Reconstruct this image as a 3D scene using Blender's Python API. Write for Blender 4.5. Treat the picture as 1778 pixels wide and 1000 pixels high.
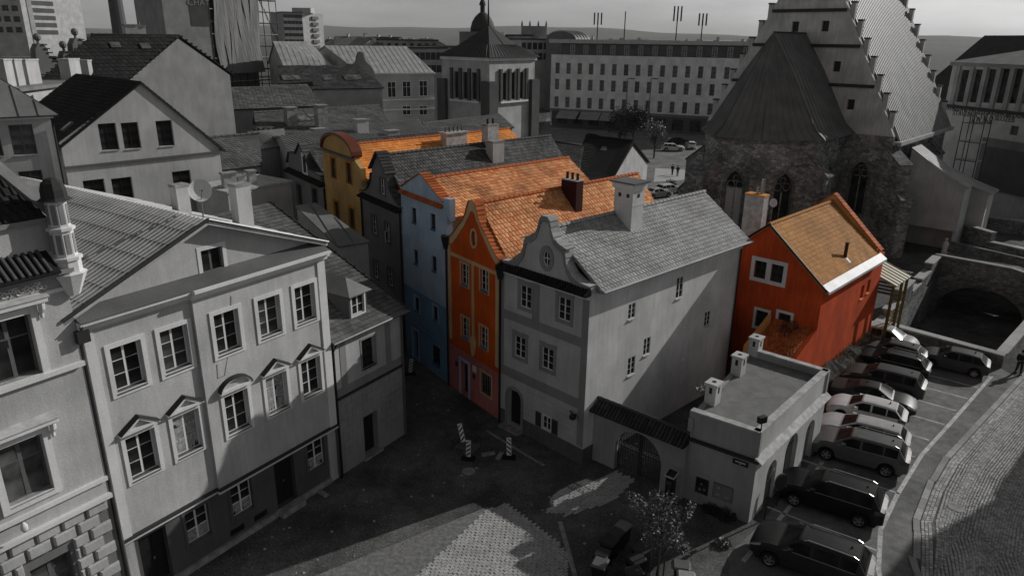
import bpy, bmesh, math, random
from mathutils import Vector, Matrix
from mathutils.geometry import tessellate_polygon
random.seed(7)
R = math.radians
for o in list(bpy.data.objects): bpy.data.objects.remove(o)
scene = bpy.context.scene
COL = scene.collection
# ------------------------------------------------------------------ camera
FPX, PITCH, ROLL, CAMH = 1240.0, R(19.2), R(0.7), 21.0      # focal length in photo pixels (1778 wide)
FWD = Vector((0, math.cos(PITCH), -math.sin(PITCH)))
_u0 = Vector((1, 0, 0)).cross(FWD)
RIGHT = math.cos(ROLL) * Vector((1, 0, 0)) + math.sin(ROLL) * _u0
UP = -math.sin(ROLL) * Vector((1, 0, 0)) + math.cos(ROLL) * _u0
CAM = Vector((0, 0, CAMH))
cd = bpy.data.cameras.new('camera'); co = bpy.data.objects.new('camera', cd); COL.objects.link(co)
cd.sensor_width = 36; cd.lens = 36 * FPX / 1778; cd.clip_start = .5; cd.clip_end = 20000
co.matrix_world = Matrix.Translation(CAM) @ Matrix((RIGHT, UP, -FWD)).transposed().to_4x4()
scene.camera = co
# ------------------------------------------------------------------ light
SUN_AZ, SUN_EL = R(58.5), R(26.0)                            # azimuth clockwise from the view direction
sdir = Vector((math.sin(SUN_AZ) * math.cos(SUN_EL), math.cos(SUN_AZ) * math.cos(SUN_EL), math.sin(SUN_EL)))
sl = bpy.data.lights.new('sun', 'SUN'); sl.energy = 4.0; sl.angle = R(.55); sl.color = (1, .985, .96)
so = bpy.data.objects.new('sun', sl); COL.objects.link(so); so.rotation_euler = sdir.to_track_quat('Z', 'Y').to_euler()
w = bpy.data.worlds.new('World'); scene.world = w; w.use_nodes = True
nt = w.node_tree; bg = nt.nodes['Background']
sky = nt.nodes.new('ShaderNodeTexSky'); sky.sky_type = 'NISHITA'; sky.sun_disc = False
sky.sun_elevation = SUN_EL; sky.sun_rotation = SUN_AZ; sky.altitude = 300; sky.dust_density = 1.0
bw = nt.nodes.new('ShaderNodeRGBToBW'); nt.links.new(sky.outputs[0], bw.inputs[0])
tc = nt.nodes.new('ShaderNodeTexCoord'); mp = nt.nodes.new('ShaderNodeMapping'); mp.inputs['Scale'].default_value = (1, 1, 4.5)
nz = nt.nodes.new('ShaderNodeTexNoise'); nz.inputs['Scale'].default_value = 3.2; nz.inputs['Detail'].default_value = 7; nz.inputs['Roughness'].default_value = .55
rp = nt.nodes.new('ShaderNodeMapRange'); rp.inputs[1].default_value = .42; rp.inputs[2].default_value = .72; rp.inputs[3].default_value = .78; rp.inputs[4].default_value = 1.16
ml = nt.nodes.new('ShaderNodeMath'); ml.operation = 'MULTIPLY'
nt.links.new(tc.outputs['Generated'], mp.inputs[0]); nt.links.new(mp.outputs[0], nz.inputs[0]); nt.links.new(nz.outputs[0], rp.inputs[0])
nt.links.new(bw.outputs[0], ml.inputs[0]); nt.links.new(rp.outputs[0], ml.inputs[1]); nt.links.new(ml.outputs[0], bg.inputs[0])
sx = nt.nodes.new('ShaderNodeSeparateXYZ'); nt.links.new(tc.outputs['Generated'], sx.inputs[0])
hz = nt.nodes.new('ShaderNodeMapRange'); hz.inputs[1].default_value = 0; hz.inputs[2].default_value = .22; hz.inputs[3].default_value = .95; hz.inputs[4].default_value = 1.0; nt.links.new(sx.outputs[2], hz.inputs[0])   # scales the sky slightly darker low down, all round
m2 = nt.nodes.new('ShaderNodeMath'); m2.operation = 'MULTIPLY'; nt.links.new(ml.outputs[0], m2.inputs[0]); nt.links.new(hz.outputs[0], m2.inputs[1]); nt.links.new(m2.outputs[0], bg.inputs[0])
bg.inputs[1].default_value = .10
scene.view_settings.view_transform = 'Standard'; scene.view_settings.look = 'None'
scene.view_settings.gamma = 1; scene.view_settings.use_curve_mapping = False
scene.view_settings.exposure = -0.48
scene.render.engine = 'CYCLES'
scene.cycles.max_bounces = 5; scene.cycles.diffuse_bounces = 3; scene.cycles.glossy_bounces = 2; scene.cycles.transmission_bounces = 2
scene.cycles.caustics_reflective = scene.cycles.caustics_refractive = False

# ------------------------------------------------------------------ photo pixel -> place
def ray(px, py): return FWD * FPX + RIGHT * (px - 889) + UP * (500 - py)
def G(px, py, z=0.0):                      # where a pixel's ray meets the level z
    d = ray(px, py); return CAM + d * ((z - CAMH) / d.z)
def XY(px, py, rng):                       # point at plan distance rng
    d = ray(px, py); return CAM + d * (rng / math.hypot(d.x, d.y))
def Zat(px, py, p):
    d = ray(px, py); return CAMH + d.z * (p[0] * d.x + p[1] * d.y) / (d.x ** 2 + d.y ** 2)
def az(a): return Vector((math.sin(R(a)), math.cos(R(a)), 0))
def V2(p): return Vector((p[0], p[1], 0))
# ------------------------------------------------------------------ materials
MATS = {}
def _mat(name, rough=.9, spec=.2):
    m = bpy.data.materials.new(name); m.use_nodes = True; n = m.node_tree
    b = n.nodes['Principled BSDF']; b.inputs['Roughness'].default_value = rough; b.inputs['Specular IOR Level'].default_value = spec
    MATS[name] = m; return m, n, b
def g3(c):
    return tuple(c) if isinstance(c, (tuple, list)) else (c, c, c)
def mix_noise(n, src, scale, lo, hi, detail=5, stretch=None, f0=.35, f1=.65, coord='Object'):
    """multiply colour socket by a noise mapped to lo..hi"""
    t = n.nodes.new('ShaderNodeTexCoord'); nz = n.nodes.new('ShaderNodeTexNoise'); nz.inputs['Scale'].default_value = scale; nz.inputs['Detail'].default_value = detail
    if stretch:
        mp = n.nodes.new('ShaderNodeMapping'); mp.inputs['Scale'].default_value = stretch
        n.links.new(t.outputs[coord], mp.inputs[0]); n.links.new(mp.outputs[0], nz.inputs[0])
    else: n.links.new(t.outputs[coord], nz.inputs[0])
    r = n.nodes.new('ShaderNodeMapRange'); r.inputs[1].default_value = f0; r.inputs[2].default_value = f1; r.inputs[3].default_value = lo; r.inputs[4].default_value = hi
    n.links.new(nz.outputs[0], r.inputs[0])
    m = n.nodes.new('ShaderNodeMix'); m.data_type = 'RGBA'; m.blend_type = 'MULTIPLY'; m.inputs[0].default_value = 1
    n.links.new(src, m.inputs[6]); n.links.new(r.outputs[0], m.inputs[7])
    return m.outputs[2], nz.outputs[0]
def rgb(n, c):
    x = n.nodes.new('ShaderNodeRGB'); x.outputs[0].default_value = (*g3(c), 1); return x.outputs[0]
def bump(n, b, h, strength, dist):
    u = n.nodes.new('ShaderNodeBump'); u.inputs['Strength'].default_value = strength; u.inputs['Distance'].default_value = dist
    n.links.new(h, u.inputs['Height']); n.links.new(u.outputs[0], b.inputs['Normal'])
def plaster(name, c, dirt=.82, grain=.35):
    m, n, b = _mat(name, .92, .15)
    s, _ = mix_noise(n, rgb(n, c), .55, dirt, 1.06, 6)
    s, _ = mix_noise(n, s, 1.6, min(.97, dirt + .11), 1.02, 6, (3, 3, .35), .4, .62)
    s, h = mix_noise(n, s, 16, .93, 1.05, 4)
    n.links.new(s, b.inputs[0]); bump(n, b, h, grain, .02); return m
def plain(name, c, rough=.6, spec=.3, metal=0, var=.9, scale=6):
    m, n, b = _mat(name, rough, spec); b.inputs['Metallic'].default_value = metal
    s, h = mix_noise(n, rgb(n, c), scale, var, 2 - var, 4); n.links.new(s, b.inputs[0]); return m
def tilem(name, c0, c1, moss=.7, rough=.85):
    m, n, b = _mat(name, rough, .25)
    a = n.nodes.new('ShaderNodeAttribute'); a.attribute_name = 'rnd'
    mx = n.nodes.new('ShaderNodeMix'); mx.data_type = 'RGBA'; n.links.new(a.outputs['Fac'], mx.inputs[0])
    mx.inputs[6].default_value = (*g3(c0), 1); mx.inputs[7].default_value = (*g3(c1), 1)
    s, _ = mix_noise(n, mx.outputs[2], .5, moss, 1.1, 6, None, .35, .6)
    s, h = mix_noise(n, s, 9, .84, 1.1, 5); n.links.new(s, b.inputs[0]); bump(n, b, h, .4, .02); return m
def metalroof(name, c, rough=.55, spec=.4):
    m, n, b = _mat(name, rough, spec)
    s, _ = mix_noise(n, rgb(n, c), .7, .8, 1.12, 6); s, h = mix_noise(n, s, 3, .9, 1.07, 5, (4, 4, .5)); n.links.new(s, b.inputs[0]); return m
def stone(name, c, size=1.7, contrast=.45, dist=.06):
    m, n, b = _mat(name, .95, .1)
    t = n.nodes.new('ShaderNodeTexCoord'); mp = n.nodes.new('ShaderNodeMapping'); mp.inputs['Scale'].default_value = (1, 1, 1.7); n.links.new(t.outputs['Object'], mp.inputs[0])
    v = n.nodes.new('ShaderNodeTexVoronoi'); v.inputs['Scale'].default_value = size; n.links.new(mp.outputs[0], v.inputs[0])
    e = n.nodes.new('ShaderNodeTexVoronoi'); e.feature = 'DISTANCE_TO_EDGE'; e.inputs['Scale'].default_value = size; n.links.new(mp.outputs[0], e.inputs[0])
    sp = n.nodes.new('ShaderNodeSeparateColor'); n.links.new(v.outputs['Color'], sp.inputs[0])
    r = n.nodes.new('ShaderNodeMapRange'); r.inputs[3].default_value = 1 - contrast; r.inputs[4].default_value = 1 + contrast; n.links.new(sp.outputs[0], r.inputs[0])
    j = n.nodes.new('ShaderNodeMapRange'); j.inputs[2].default_value = .07; j.inputs[3].default_value = .55; n.links.new(e.outputs[0], j.inputs[0])
    q = n.nodes.new('ShaderNodeMath'); q.operation = 'MULTIPLY'; n.links.new(r.outputs[0], q.inputs[0]); n.links.new(j.outputs[0], q.inputs[1])
    x = n.nodes.new('ShaderNodeMix'); x.data_type = 'RGBA'; x.blend_type = 'MULTIPLY'; x.inputs[0].default_value = 1
    n.links.new(rgb(n, c), x.inputs[6]); n.links.new(q.outputs[0], x.inputs[7])
    s, _ = mix_noise(n, x.outputs[2], .35, .6, 1.25, 6); s, h = mix_noise(n, s, 8, .75, 1.2, 5); n.links.new(s, b.inputs[0])
    bump(n, b, q.outputs[0], .7, dist); return m
def ground(name, c, scale=.3, lo=.55, hi=1.25, fine=14, bmp=.4):
    m, n, b = _mat(name, .95, .15)
    s, _ = mix_noise(n, rgb(n, c), scale, lo, hi, 8); s, _ = mix_noise(n, s, scale * 6, .75, 1.2, 6, None, .3, .7)
    s, h = mix_noise(n, s, fine, .72, 1.3, 5); n.links.new(s, b.inputs[0]); bump(n, b, h, bmp, .03); return m
def glass(name, c=.018, rough=.06):
    m, n, b = _mat(name, rough, .22); s, h = mix_noise(n, rgb(n, c), 1.3, .4, 1.9, 3); n.links.new(s, b.inputs[0]); return m
def M(n): return MATS[n]
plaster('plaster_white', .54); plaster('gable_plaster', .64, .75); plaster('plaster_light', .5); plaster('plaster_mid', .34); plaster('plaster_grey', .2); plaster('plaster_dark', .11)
plaster('plaster_plinth', .15, .7); plaster('trim_white', .72, .9, .15); plaster('trim_grey', .27, .85, .2); plaster('trim_dark', .12)
plaster('plaster_bright', .76, .82)
plaster('yellow_wall', (.62, .39, .15), .76); plaster('yellow_trim', (.5, .2, .012), .9)
plaster('blue_wall', (.44, .56, .7), .8); plaster('blue_shaded', (.2, .36, .54), .8); plaster('blue_trim', (.48, .55, .74)); plaster('blue_sill', (.03, .13, .27))  # lower blue darkened: the upper front's extra sky light is put into the colours
plaster('orange_wall', (.68, .105, .012), .76); plaster('cream_trim', (.62, .45, .25), .85); plaster('pink_wall', (.6, .2, .19), .75)
plaster('red_wall', (.66, .09, .02), .72); plaster('crimson_wall', (.35, .012, .02), .8); plaster('peach', (.75, .35, .12))
tilem('tile_orange', (.58, .2, .07), (.86, .42, .19), .62); tilem('tile_bright', (.72, .24, .05), (.92, .38, .1), .75)
tilem('tile_ochre', (.42, .19, .055), (.56, .28, .09), .8); tilem('tile_terra', (.4, .09, .02), (.62, .18, .05))
tilem('tile_pale', .3, .42, .82); tilem('tile_grey', .06, .13); tilem('tile_slate', .035, .08, .6); tilem('tile_dark', .012, .028); tilem('tile_mid', .09, .16, .7)
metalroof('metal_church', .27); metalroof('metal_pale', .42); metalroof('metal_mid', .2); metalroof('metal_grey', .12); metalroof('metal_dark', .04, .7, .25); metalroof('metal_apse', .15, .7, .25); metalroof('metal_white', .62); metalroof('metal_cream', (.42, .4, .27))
stone('church_stone', .3, 2.2); stone('rubble_stone', .17, 3.2, .5); stone('wall_stone', .2, 2.5, .35)
plain('black_iron', .008, .5, .4); plain('dark_wood', .012, .6); plain('dark_frame', .02, .6); plain('brown_wood', (.05, .018, .008), .6); plain('zinc', .13, .45, .5, .3)
plain('white_paint', .75, .45, .4, 0, .95); plain('concrete', .3, .9, .1, 0, .75, 3); plain('concrete_pale', .45, .9, .1, 0, .8, 3); plain('rubber', .01, .8, .2); plain('black_plastic', .011, .45, .4)
plain('steel', .45, .3, .5, .8); plain('wood_olive', (.16, .12, .035), .9, .1); plain('wood_grey', .13, .9, .1); plain('pole_grey', .16, .6); plain('curtain', .3, .95, .05, 0, .7, 8)
plain('sheet_m', .2, .8, .1); plain('copper', (.16, .04, .02), .5, .4, .2); plain('brick_dark', .12, .9, .1, 0, .7, 12); plain('chimney_red', (.04, .008, .006), .9)
glass('glass', .02, .05); glass('glass_grey2', .05, .08); glass('glass_curtain', .07, .12); glass('glass_far', .03, .12); glass('glass_grey', .11, .2)
ground('dirt', .105, .3, .55, 1.35, 9, .6); ground('asphalt', .2, .35, .75, 1.15, 22, .25); ground('pavement_m', .13, .6, .6, 1.3, 16, .4); ground('city_ground', .09, .05)
ground('gravel_m', .2, 5, .75, 1.25, 40, .8); ground('moat_bed', .10, .5, .5, 1.3, 6); ground('hill_m', .11, .004, .8, 1.2, .05, .0)
ground('weed_m', .05, 2, .6, 1.5); ground('paint_line', .62, 1.5, .7, 1.1, 20, .1)
tilem('cobble', .3, .58, .9); tilem('slab', .36, .46, .93); tilem('kerb_m', .26, .42, .9); tilem('leaf', .09, .26, .8, .5); tilem('leaf_dark', .02, .05, .8)
tilem('straw', (.2, .12, .03), (.5, .33, .12)); plain('felt', .2, .9, .1, 0, .88, 2); plain('bark', .05, .9, .1)
# ------------------------------------------------------------------ building blocks
class MB:
    """collects faces; build() links them as one mesh object"""
    def __init__(s): s.v = []; s.f = []; s.r = []
    def add(s, vs, fs, r=0.0):
        k = len(s.v); s.v += [tuple(x) for x in vs]; s.f += [tuple(i + k for i in f) for f in fs]; s.r += [r] * len(fs)
    def quad(s, a, b, c, d, r=0.0): s.add((a, b, c, d), ((0, 1, 2, 3),), r)
    def box(s, x0, y0, z0, x1, y1, z1, m=None, r=0.0):
        vs = [Vector((x, y, z)) for z in (z0, z1) for y in (y0, y1) for x in (x0, x1)]
        if m is not None: vs = [m @ v for v in vs]
        s.add(vs, ((0, 2, 3, 1), (4, 5, 7, 6), (0, 1, 5, 4), (2, 6, 7, 3), (0, 4, 6, 2), (1, 3, 7, 5)), r)
    def frust(s, b, t, r=0.0):
        """prism between two rings of equal length"""
        n = len(b); s.add(list(b) + list(t), [tuple(range(n))[::-1], tuple(range(n, 2 * n))] + [(i, (i + 1) % n, n + (i + 1) % n, n + i) for i in range(n)], r)
    def prism(s, ring, off, r=0.0):
        off = Vector(off); s.frust([Vector(p) for p in ring], [Vector(p) + off for p in ring], r)
    def tube(s, pts, rad, n=8, r=0.0, cap=True):
        pts = [Vector(p) for p in pts]; rads = rad if isinstance(rad, (list, tuple)) else [rad] * len(pts)
        rings = []
        for i, p in enumerate(pts):
            d = (pts[min(i + 1, len(pts) - 1)] - pts[max(i - 1, 0)]).normalized()
            a = d.cross(Vector((0, 0, 1)) if abs(d.z) < .95 else Vector((1, 0, 0))).normalized(); b = d.cross(a)
            rings.append([p + (a * math.cos(2 * math.pi * k / n) + b * math.sin(2 * math.pi * k / n)) * rads[i] for k in range(n)])
        k0 = len(s.v)
        for rg in rings: s.v += [tuple(x) for x in rg]
        for i in range(len(rings) - 1):
            for k in range(n):
                s.f.append((k0 + i * n + k, k0 + i * n + (k + 1) % n, k0 + (i + 1) * n + (k + 1) % n, k0 + (i + 1) * n + k)); s.r.append(r)
        if cap:
            s.f.append(tuple(range(k0, k0 + n))[::-1]); s.r.append(r); e = k0 + (len(rings) - 1) * n; s.f.append(tuple(range(e, e + n))); s.r.append(r)
    def lathe(s, c, prof, n=12, r=0.0, rot=0):
        c = Vector(c); k0 = len(s.v)
        for (rad, z) in prof:
            for k in range(n):
                a = rot + 2 * math.pi * k / n; s.v.append(tuple(c + Vector((rad * math.cos(a), rad * math.sin(a), z))))
        for i in range(len(prof) - 1):
            for k in range(n):
                s.f.append((k0 + i * n + k, k0 + i * n + (k + 1) % n, k0 + (i + 1) * n + (k + 1) % n, k0 + (i + 1) * n + k)); s.r.append(r)
        s.f.append(tuple(range(k0, k0 + n))[::-1]); s.r.append(r); e = k0 + (len(prof) - 1) * n; s.f.append(tuple(range(e, e + n))); s.r.append(r)
    def mesh(s, name, mat, org=None, smooth=False):
        me = bpy.data.meshes.new(name)
        vs = s.v if org is None else [(a - org[0], b - org[1], c - org[2]) for a, b, c in s.v]
        me.from_pydata(vs, [], s.f); me.materials.append(M(mat))
        if any(s.r):
            at = me.attributes.new('rnd', 'FLOAT', 'FACE'); at.data.foreach_set('value', s.r)
        if smooth: me.shade_smooth()
        me.update(); return me
    def build(s, name, mat, parent=None, smooth=False):
        org = Vector(ORG(parent)); return link(name, s.mesh(name, mat, org, smooth), parent, Matrix.Translation(org) if parent is not None else None)
def ORG(p):
    while p is not None and p.parent is not None: p = p.parent
    return p.location if p is not None else Vector((0, 0, 0))
def link(name, me, parent=None, mat=None):
    o = bpy.data.objects.new(name, me); COL.objects.link(o)
    if parent is not None:
        o.parent = parent
        if mat is not None:                      # mat is a world matrix
            o.matrix_local = WM(parent).inverted() @ mat
    elif mat is not None: o.matrix_world = mat
    return o
_wm = {}
def WM(o):
    m = o.matrix_basis.copy()
    while o.parent is not None: o = o.parent; m = o.matrix_basis @ m
    return m
def thing(name, label, cat, loc, group=None):
    o = bpy.data.objects.new(name, None); COL.objects.link(o); o.location = Vector(loc); o.empty_display_size = .3
    return tag(o, label, cat, group)
def tag(o, label, cat, group=None):
    o['label'] = label; o['category'] = cat
    if group: o['group'] = group
    return o
def stuff(o): o['kind'] = 'stuff'; return o
def struct(o, label=None):
    o['kind'] = 'structure'
    if label: o['label'] = label
    return o

class Wall:
    """vertical plane from a to b (plan points); its outside is on the right hand going a->b"""
    def __init__(s, a, b, z0=0.0):
        s.a = V2(a); s.b = V2(b); s.d = (s.b - s.a).normalized(); s.L = (s.b - s.a).length; s.n = Vector((s.d.y, -s.d.x, 0)); s.z0 = z0
    def p(s, x, z, o=0.0): return s.a + s.d * x + s.n * o + Vector((0, 0, z))
    def px(s, px, py, o=0.0):
        d = ray(px, py); q = CAM + d * (((s.a + s.n * o - CAM).dot(s.n)) / d.dot(s.n)); return (q - s.a).dot(s.d), q.z
    def m(s, x, z, o=0.0):                         # local frame: x along, y inwards, z up
        q = s.p(x, z, o); return Matrix(((s.d.x, -s.n.x, 0, q.x), (s.d.y, -s.n.y, 0, q.y), (0, 0, 1, q.z), (0, 0, 0, 1)))
    def xat(s, px, py):                            # distance along the wall where a pixel column crosses it
        return s.px(px, py)[0]
def rect(x, z, w, h): return [(x - w / 2, z - h / 2), (x + w / 2, z - h / 2), (x + w / 2, z + h / 2), (x - w / 2, z + h / 2)]
def arch(x, z0, w, h, n=10, pointed=False):
    """door/lancet outline standing on z0"""
    r = w / 2; pts = [(x - r, z0), (x + r, z0)]
    if not pointed:
        zs = z0 + h - r
        for k in range(n + 1):
            a = math.pi * k / n; pts.append((x + r * math.cos(a), zs + r * math.sin(a)))
    else:
        rr = w; hh = rr * math.sin(math.acos(.5)); zs = z0 + h - hh
        for k in range(n // 2 + 1):
            a = R(60) * k / (n // 2); pts.append((x - r + rr * math.cos(a), zs + rr * math.sin(a)))
        for k in range(n // 2 - 1, -1, -1):
            a = R(60) * k / (n // 2); pts.append((x + r - rr * math.cos(a), zs + rr * math.sin(a)))
    return pts
def oval(x, z, w, h, n=16): return [(x + w / 2 * math.cos(2 * math.pi * k / n), z + h / 2 * math.sin(2 * math.pi * k / n)) for k in range(n)]
def slab_mb(mb, W, outline, holes=(), o=0.0, t=.35, back=True):
    """upright plate: outline and holes in (along, height); front face at offset o, thickness t inwards"""
    loops = [outline] + list(holes); tri = tessellate_polygon([[Vector((x, z, 0)) for x, z in lp] for lp in loops])
    flat = [p for lp in loops for p in lp]; n = len(flat)
    vs = [W.p(x, z, o) for x, z in flat] + [W.p(x, z, o - t) for x, z in flat]
    fs = []
    for a, b, c in tri:
        A, B, C = flat[a], flat[b], flat[c]
        if (B[0] - A[0]) * (C[1] - A[1]) - (B[1] - A[1]) * (C[0] - A[0]) < 0: a, b, c = a, c, b
        fs.append((a, b, c))
        if back: fs.append((n + a, n + c, n + b))
    k = 0
    for i, lp in enumerate(loops):
        m = len(lp); area = sum(lp[j][0] * lp[(j + 1) % m][1] - lp[(j + 1) % m][0] * lp[j][1] for j in range(m))
        for j in range(m):
            a, b = k + j, k + (j + 1) % m
            f = (a, n + a, n + b, b); fs.append(f if (area > 0) == (i == 0) else f[::-1])
        k += m
    mb.add(vs, fs)
def slab(parent, name, W, outline, holes=(), mat='plaster_white', o=0.0, t=.35):
    mb = MB(); slab_mb(mb, W, outline, holes, o, t); return mb.build(name, mat, parent)
def frame_mb(mb, W, outer, inner, o, t): slab_mb(mb, W, outer, [inner], o, t)
def band(parent, name, W, x0, x1, z0, z1, prot, mat, o=0.0):
    mb = MB(); slab_mb(mb, W, [(x0, z0), (x1, z0), (x1, z1), (x0, z1)], (), o + prot, prot + .02); return mb.build(name, mat, parent)

# ------------------------------------------------------------------ windows
_wcache = {}
def win_meshes(w, h, nc, nr, fr, bar, fmat, gmat, split):
    key = (round(w, 2), round(h, 2), nc, nr, fr, bar, fmat, gmat, split)
    if key in _wcache: return _wcache[key]
    mb = MB(); f = fr
    mb.box(-w / 2, 0, 0, -w / 2 + f, .07, h); mb.box(w / 2 - f, 0, 0, w / 2, .07, h)
    mb.box(-w / 2 + f, .001, 0, w / 2 - f, .069, f); mb.box(-w / 2 + f, .001, h - f, w / 2 - f, .069, h)
    iw, ih = w - 2 * f, h - 2 * f
    xs = [-iw / 2 + iw * k / nc for k in range(nc + 1)]
    zs = [f + ih * k / nr for k in range(nr + 1)]
    if split and nr > 1: zs = [f] + [f + ih * (split + (1 - split) * k / (nr - 1)) for k in range(nr)]
    for k in range(1, nc):
        t = f * (.75 if (nc == 2 or k == nc // 2) else .3); mb.box(xs[k] - t, .004, f, xs[k] + t, .066, h - f)
    for k in range(1, nr):
        t = bar if not (split and k == 1) else f * .6; mb.box(-iw / 2, .01, zs[k] - t, iw / 2, .06, zs[k] + t)
    fm = mb.mesh('window', fmat)
    pm = {}
    panes = []
    for i in range(nc):
        for j in range(nr):
            pw, ph = xs[i + 1] - xs[i], zs[j + 1] - zs[j]; kk = (round(pw, 3), round(ph, 3))
            if kk not in pm:
                q = MB(); q.box(-pw / 2 + .004, 0, -ph / 2 + .004, pw / 2 - .004, .012, ph / 2 - .004); pm[kk] = q.mesh('pane', gmat)
            panes.append((pm[kk], (xs[i] + xs[i + 1]) / 2, (zs[j] + zs[j + 1]) / 2))
    _wcache[key] = (fm, panes); return _wcache[key]
def window(parent, W, x, z, w, h, nc=2, nr=3, fr=.06, bar=.014, fmat='white_paint', gmat='glass', rec=.14, split=0, sill=None, trim=None, tw=.13, name='window', tp=.03, tb=True, curtain=0, skirt=False):
    """window centred at (x, z): frame, panes, optional sill and surround. returns the opening"""
    m = W.m(x, z - h / 2, -rec)
    fm, panes = win_meshes(w, h, nc, nr, fr, bar, fmat, gmat, split)
    o = link(name, fm, parent, m)
    for k, (pm, a, b) in enumerate(panes):
        jit = Matrix.Rotation(random.uniform(-.02, .02), 4, 'Z') @ Matrix.Rotation(random.uniform(-.02, .02), 4, 'X')
        link('pane', pm, o, m @ Matrix.Translation((a, .014, b)) @ jit)
    if curtain:
        mb = MB(); n = 14; hh = h * curtain
        for s_ in range(n):
            x0, x1 = -w / 2 + .03 + (w - .06) * s_ / n, -w / 2 + .03 + (w - .06) * (s_ + 1) / n
            mb.quad(m @ Vector((x0, .012 - .004 * (s_ % 2), .05)), m @ Vector((x1, .012 - .004 * ((s_ + 1) % 2), .05)), m @ Vector((x1, .01, hh)), m @ Vector((x0, .01, hh)))
        mb.build('curtain', 'curtain', o)
    if sill:
        mb = MB(); mb.prism([m @ Vector(v) for v in ((-w / 2 + .003, -.003, .03), (-w / 2 + .003, -rec - .07, -.02), (-w / 2 + .003, -rec - .07, -.06), (-w / 2 + .003, -.003, -.001))], W.d * (w - .006)); mb.build('sill', sill, o)
    if trim:
        mb = MB(); e = .004
        ou = [(x - w / 2 - tw, z - h / 2 - (tw if tb else 0)), (x + w / 2 + tw, z - h / 2 - (tw if tb else 0)), (x + w / 2 + tw, z + h / 2 + tw), (x - w / 2 - tw, z + h / 2 + tw)]
        slab_mb(mb, W, ou, [rect(x, z, w - e, h - e)], tp, max(.025, tp - .002)); mb.build('surround', trim, o)
    return rect(x, z, w, h)
def simple_window(parent, W, x, z, w, h, gmat='glass_far', fmat='dark_frame', proud=0.0, name='window', nc=2, nr=2):
    """small far window: frame and one pane in a shallow recess"""
    key = ('sw', round(w, 2), round(h, 2), gmat, fmat, nc, nr)
    if key not in _wcache:
        mb = MB(); f = min(.09, w * .1)
        mb.box(-w / 2, 0, 0, -w / 2 + f, .05, h); mb.box(w / 2 - f, 0, 0, w / 2, .05, h); mb.box(-w / 2 + f, .001, 0, w / 2 - f, .049, f); mb.box(-w / 2 + f, .001, h - f, w / 2 - f, .049, h)
        if nc > 1: mb.box(-f * .45, .002, f, f * .45, .048, h - f)
        if nr > 1: mb.box(-w / 2 + f, .006, h * .64 - f * .3, w / 2 - f, .044, h * .64 + f * .3)
        q = MB(); q.box(-w / 2 + f, .02, f, w / 2 - f, .03, h - f)
        _wcache[key] = (mb.mesh('window', fmat), q.mesh('pane', gmat))
    a, b = _wcache[key]; m = W.m(x, z - h / 2, proud)
    o = link(name, a, parent, m); link('pane', b, o, m); return rect(x, z, w, h)
# ------------------------------------------------------------------ roofs
def slope_tiles(parent, O, U, V, poly, tw, th, mat, name='roof_tiles', lift=.035, roll=.03, jit=.008):
    """rows of single tiles laid over a convex slope; poly in (u, v) from O"""
    O = Vector(O); U = Vector(U).normalized(); V = Vector(V).normalized(); N = U.cross(V).normalized()
    if N.z < 0: N = -N
    mb = MB(); vmin = min(p[1] for p in poly); vmax = max(p[1] for p in poly); rows = max(1, int(round((vmax - vmin) / th))); th = (vmax - vmin) / rows
    def span(v):
        xs = []; n = len(poly)
        for i in range(n):
            (a, b), (c, d) = poly[i], poly[(i + 1) % n]
            if (b - v) * (d - v) < 0 or (b == v) != (d == v): xs.append(a + (c - a) * (v - b) / (d - b) if d != b else a)
        return (min(xs), max(xs)) if len(xs) >= 2 else None
    for r in range(rows):
        v0 = vmin + r * th; v1 = v0 + th; sp = span((v0 + v1) / 2)
        if not sp: continue
        a0, a1 = sp; off = (r % 2) * tw / 2; u = a0 - off
        while u < a1 - .02:
            ua, ub = max(u, a0), min(u + tw, a1); u += tw
            if ub - ua < .03: continue
            j = random.uniform(-jit, jit); rr = random.random() * .999 + .001; um = ua + (ub - ua) * .3
            base = O + V * v0; top = O + V * (v1 + .03)
            h0 = lift + j; e = .006
            P = lambda u_, w, hh: w + U * u_ + N * hh
            mb.add([P(ua + e, base, h0 - roll * .6), P(um, base, h0 + roll * .4), P(ub - e, base, h0 - roll * .6), P(ua + e, top, .004 + j), P(um, top, .004 + j + roll * .8), P(ub - e, top, .004 + j),
                    P(ua + e, base, -.004), P(um, base, -.004), P(ub - e, base, -.004)],
                   ((0, 1, 4, 3), (1, 2, 5, 4), (6, 7, 1, 0), (7, 8, 2, 1)), rr)
    return stuff(mb.build(name, mat, parent))
def seams(parent, O, U, V, poly, step, mat, h=.05, wd=.03, name='standing_seams'):
    """standing seams running up a metal slope"""
    O = Vector(O); U = Vector(U).normalized(); V = Vector(V).normalized(); N = U.cross(V).normalized()
    if N.z < 0: N = -N
    mb = MB(); u0 = min(p[0] for p in poly); u1 = max(p[0] for p in poly); n = len(poly); k = int((u1 - u0) / step)
    for i in range(k + 1):
        u = u0 + (u1 - u0) * (i + .02) / (k + .04); xs = []
        for j in range(n):
            (a, b), (c, d) = poly[j], poly[(j + 1) % n]
            if (a - u) * (c - u) < 0: xs.append(b + (d - b) * (u - a) / (c - a))
        if len(xs) < 2: continue
        A = O + U * u + V * min(xs); B = O + U * u + V * max(xs)
        s = U * wd / 2; mb.frust([A - s, A + s, A + s * .6 + N * h, A - s * .6 + N * h], [B - s, B + s, B + s * .6 + N * h, B - s * .6 + N * h])
    return stuff(mb.build(name, mat, parent))
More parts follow.
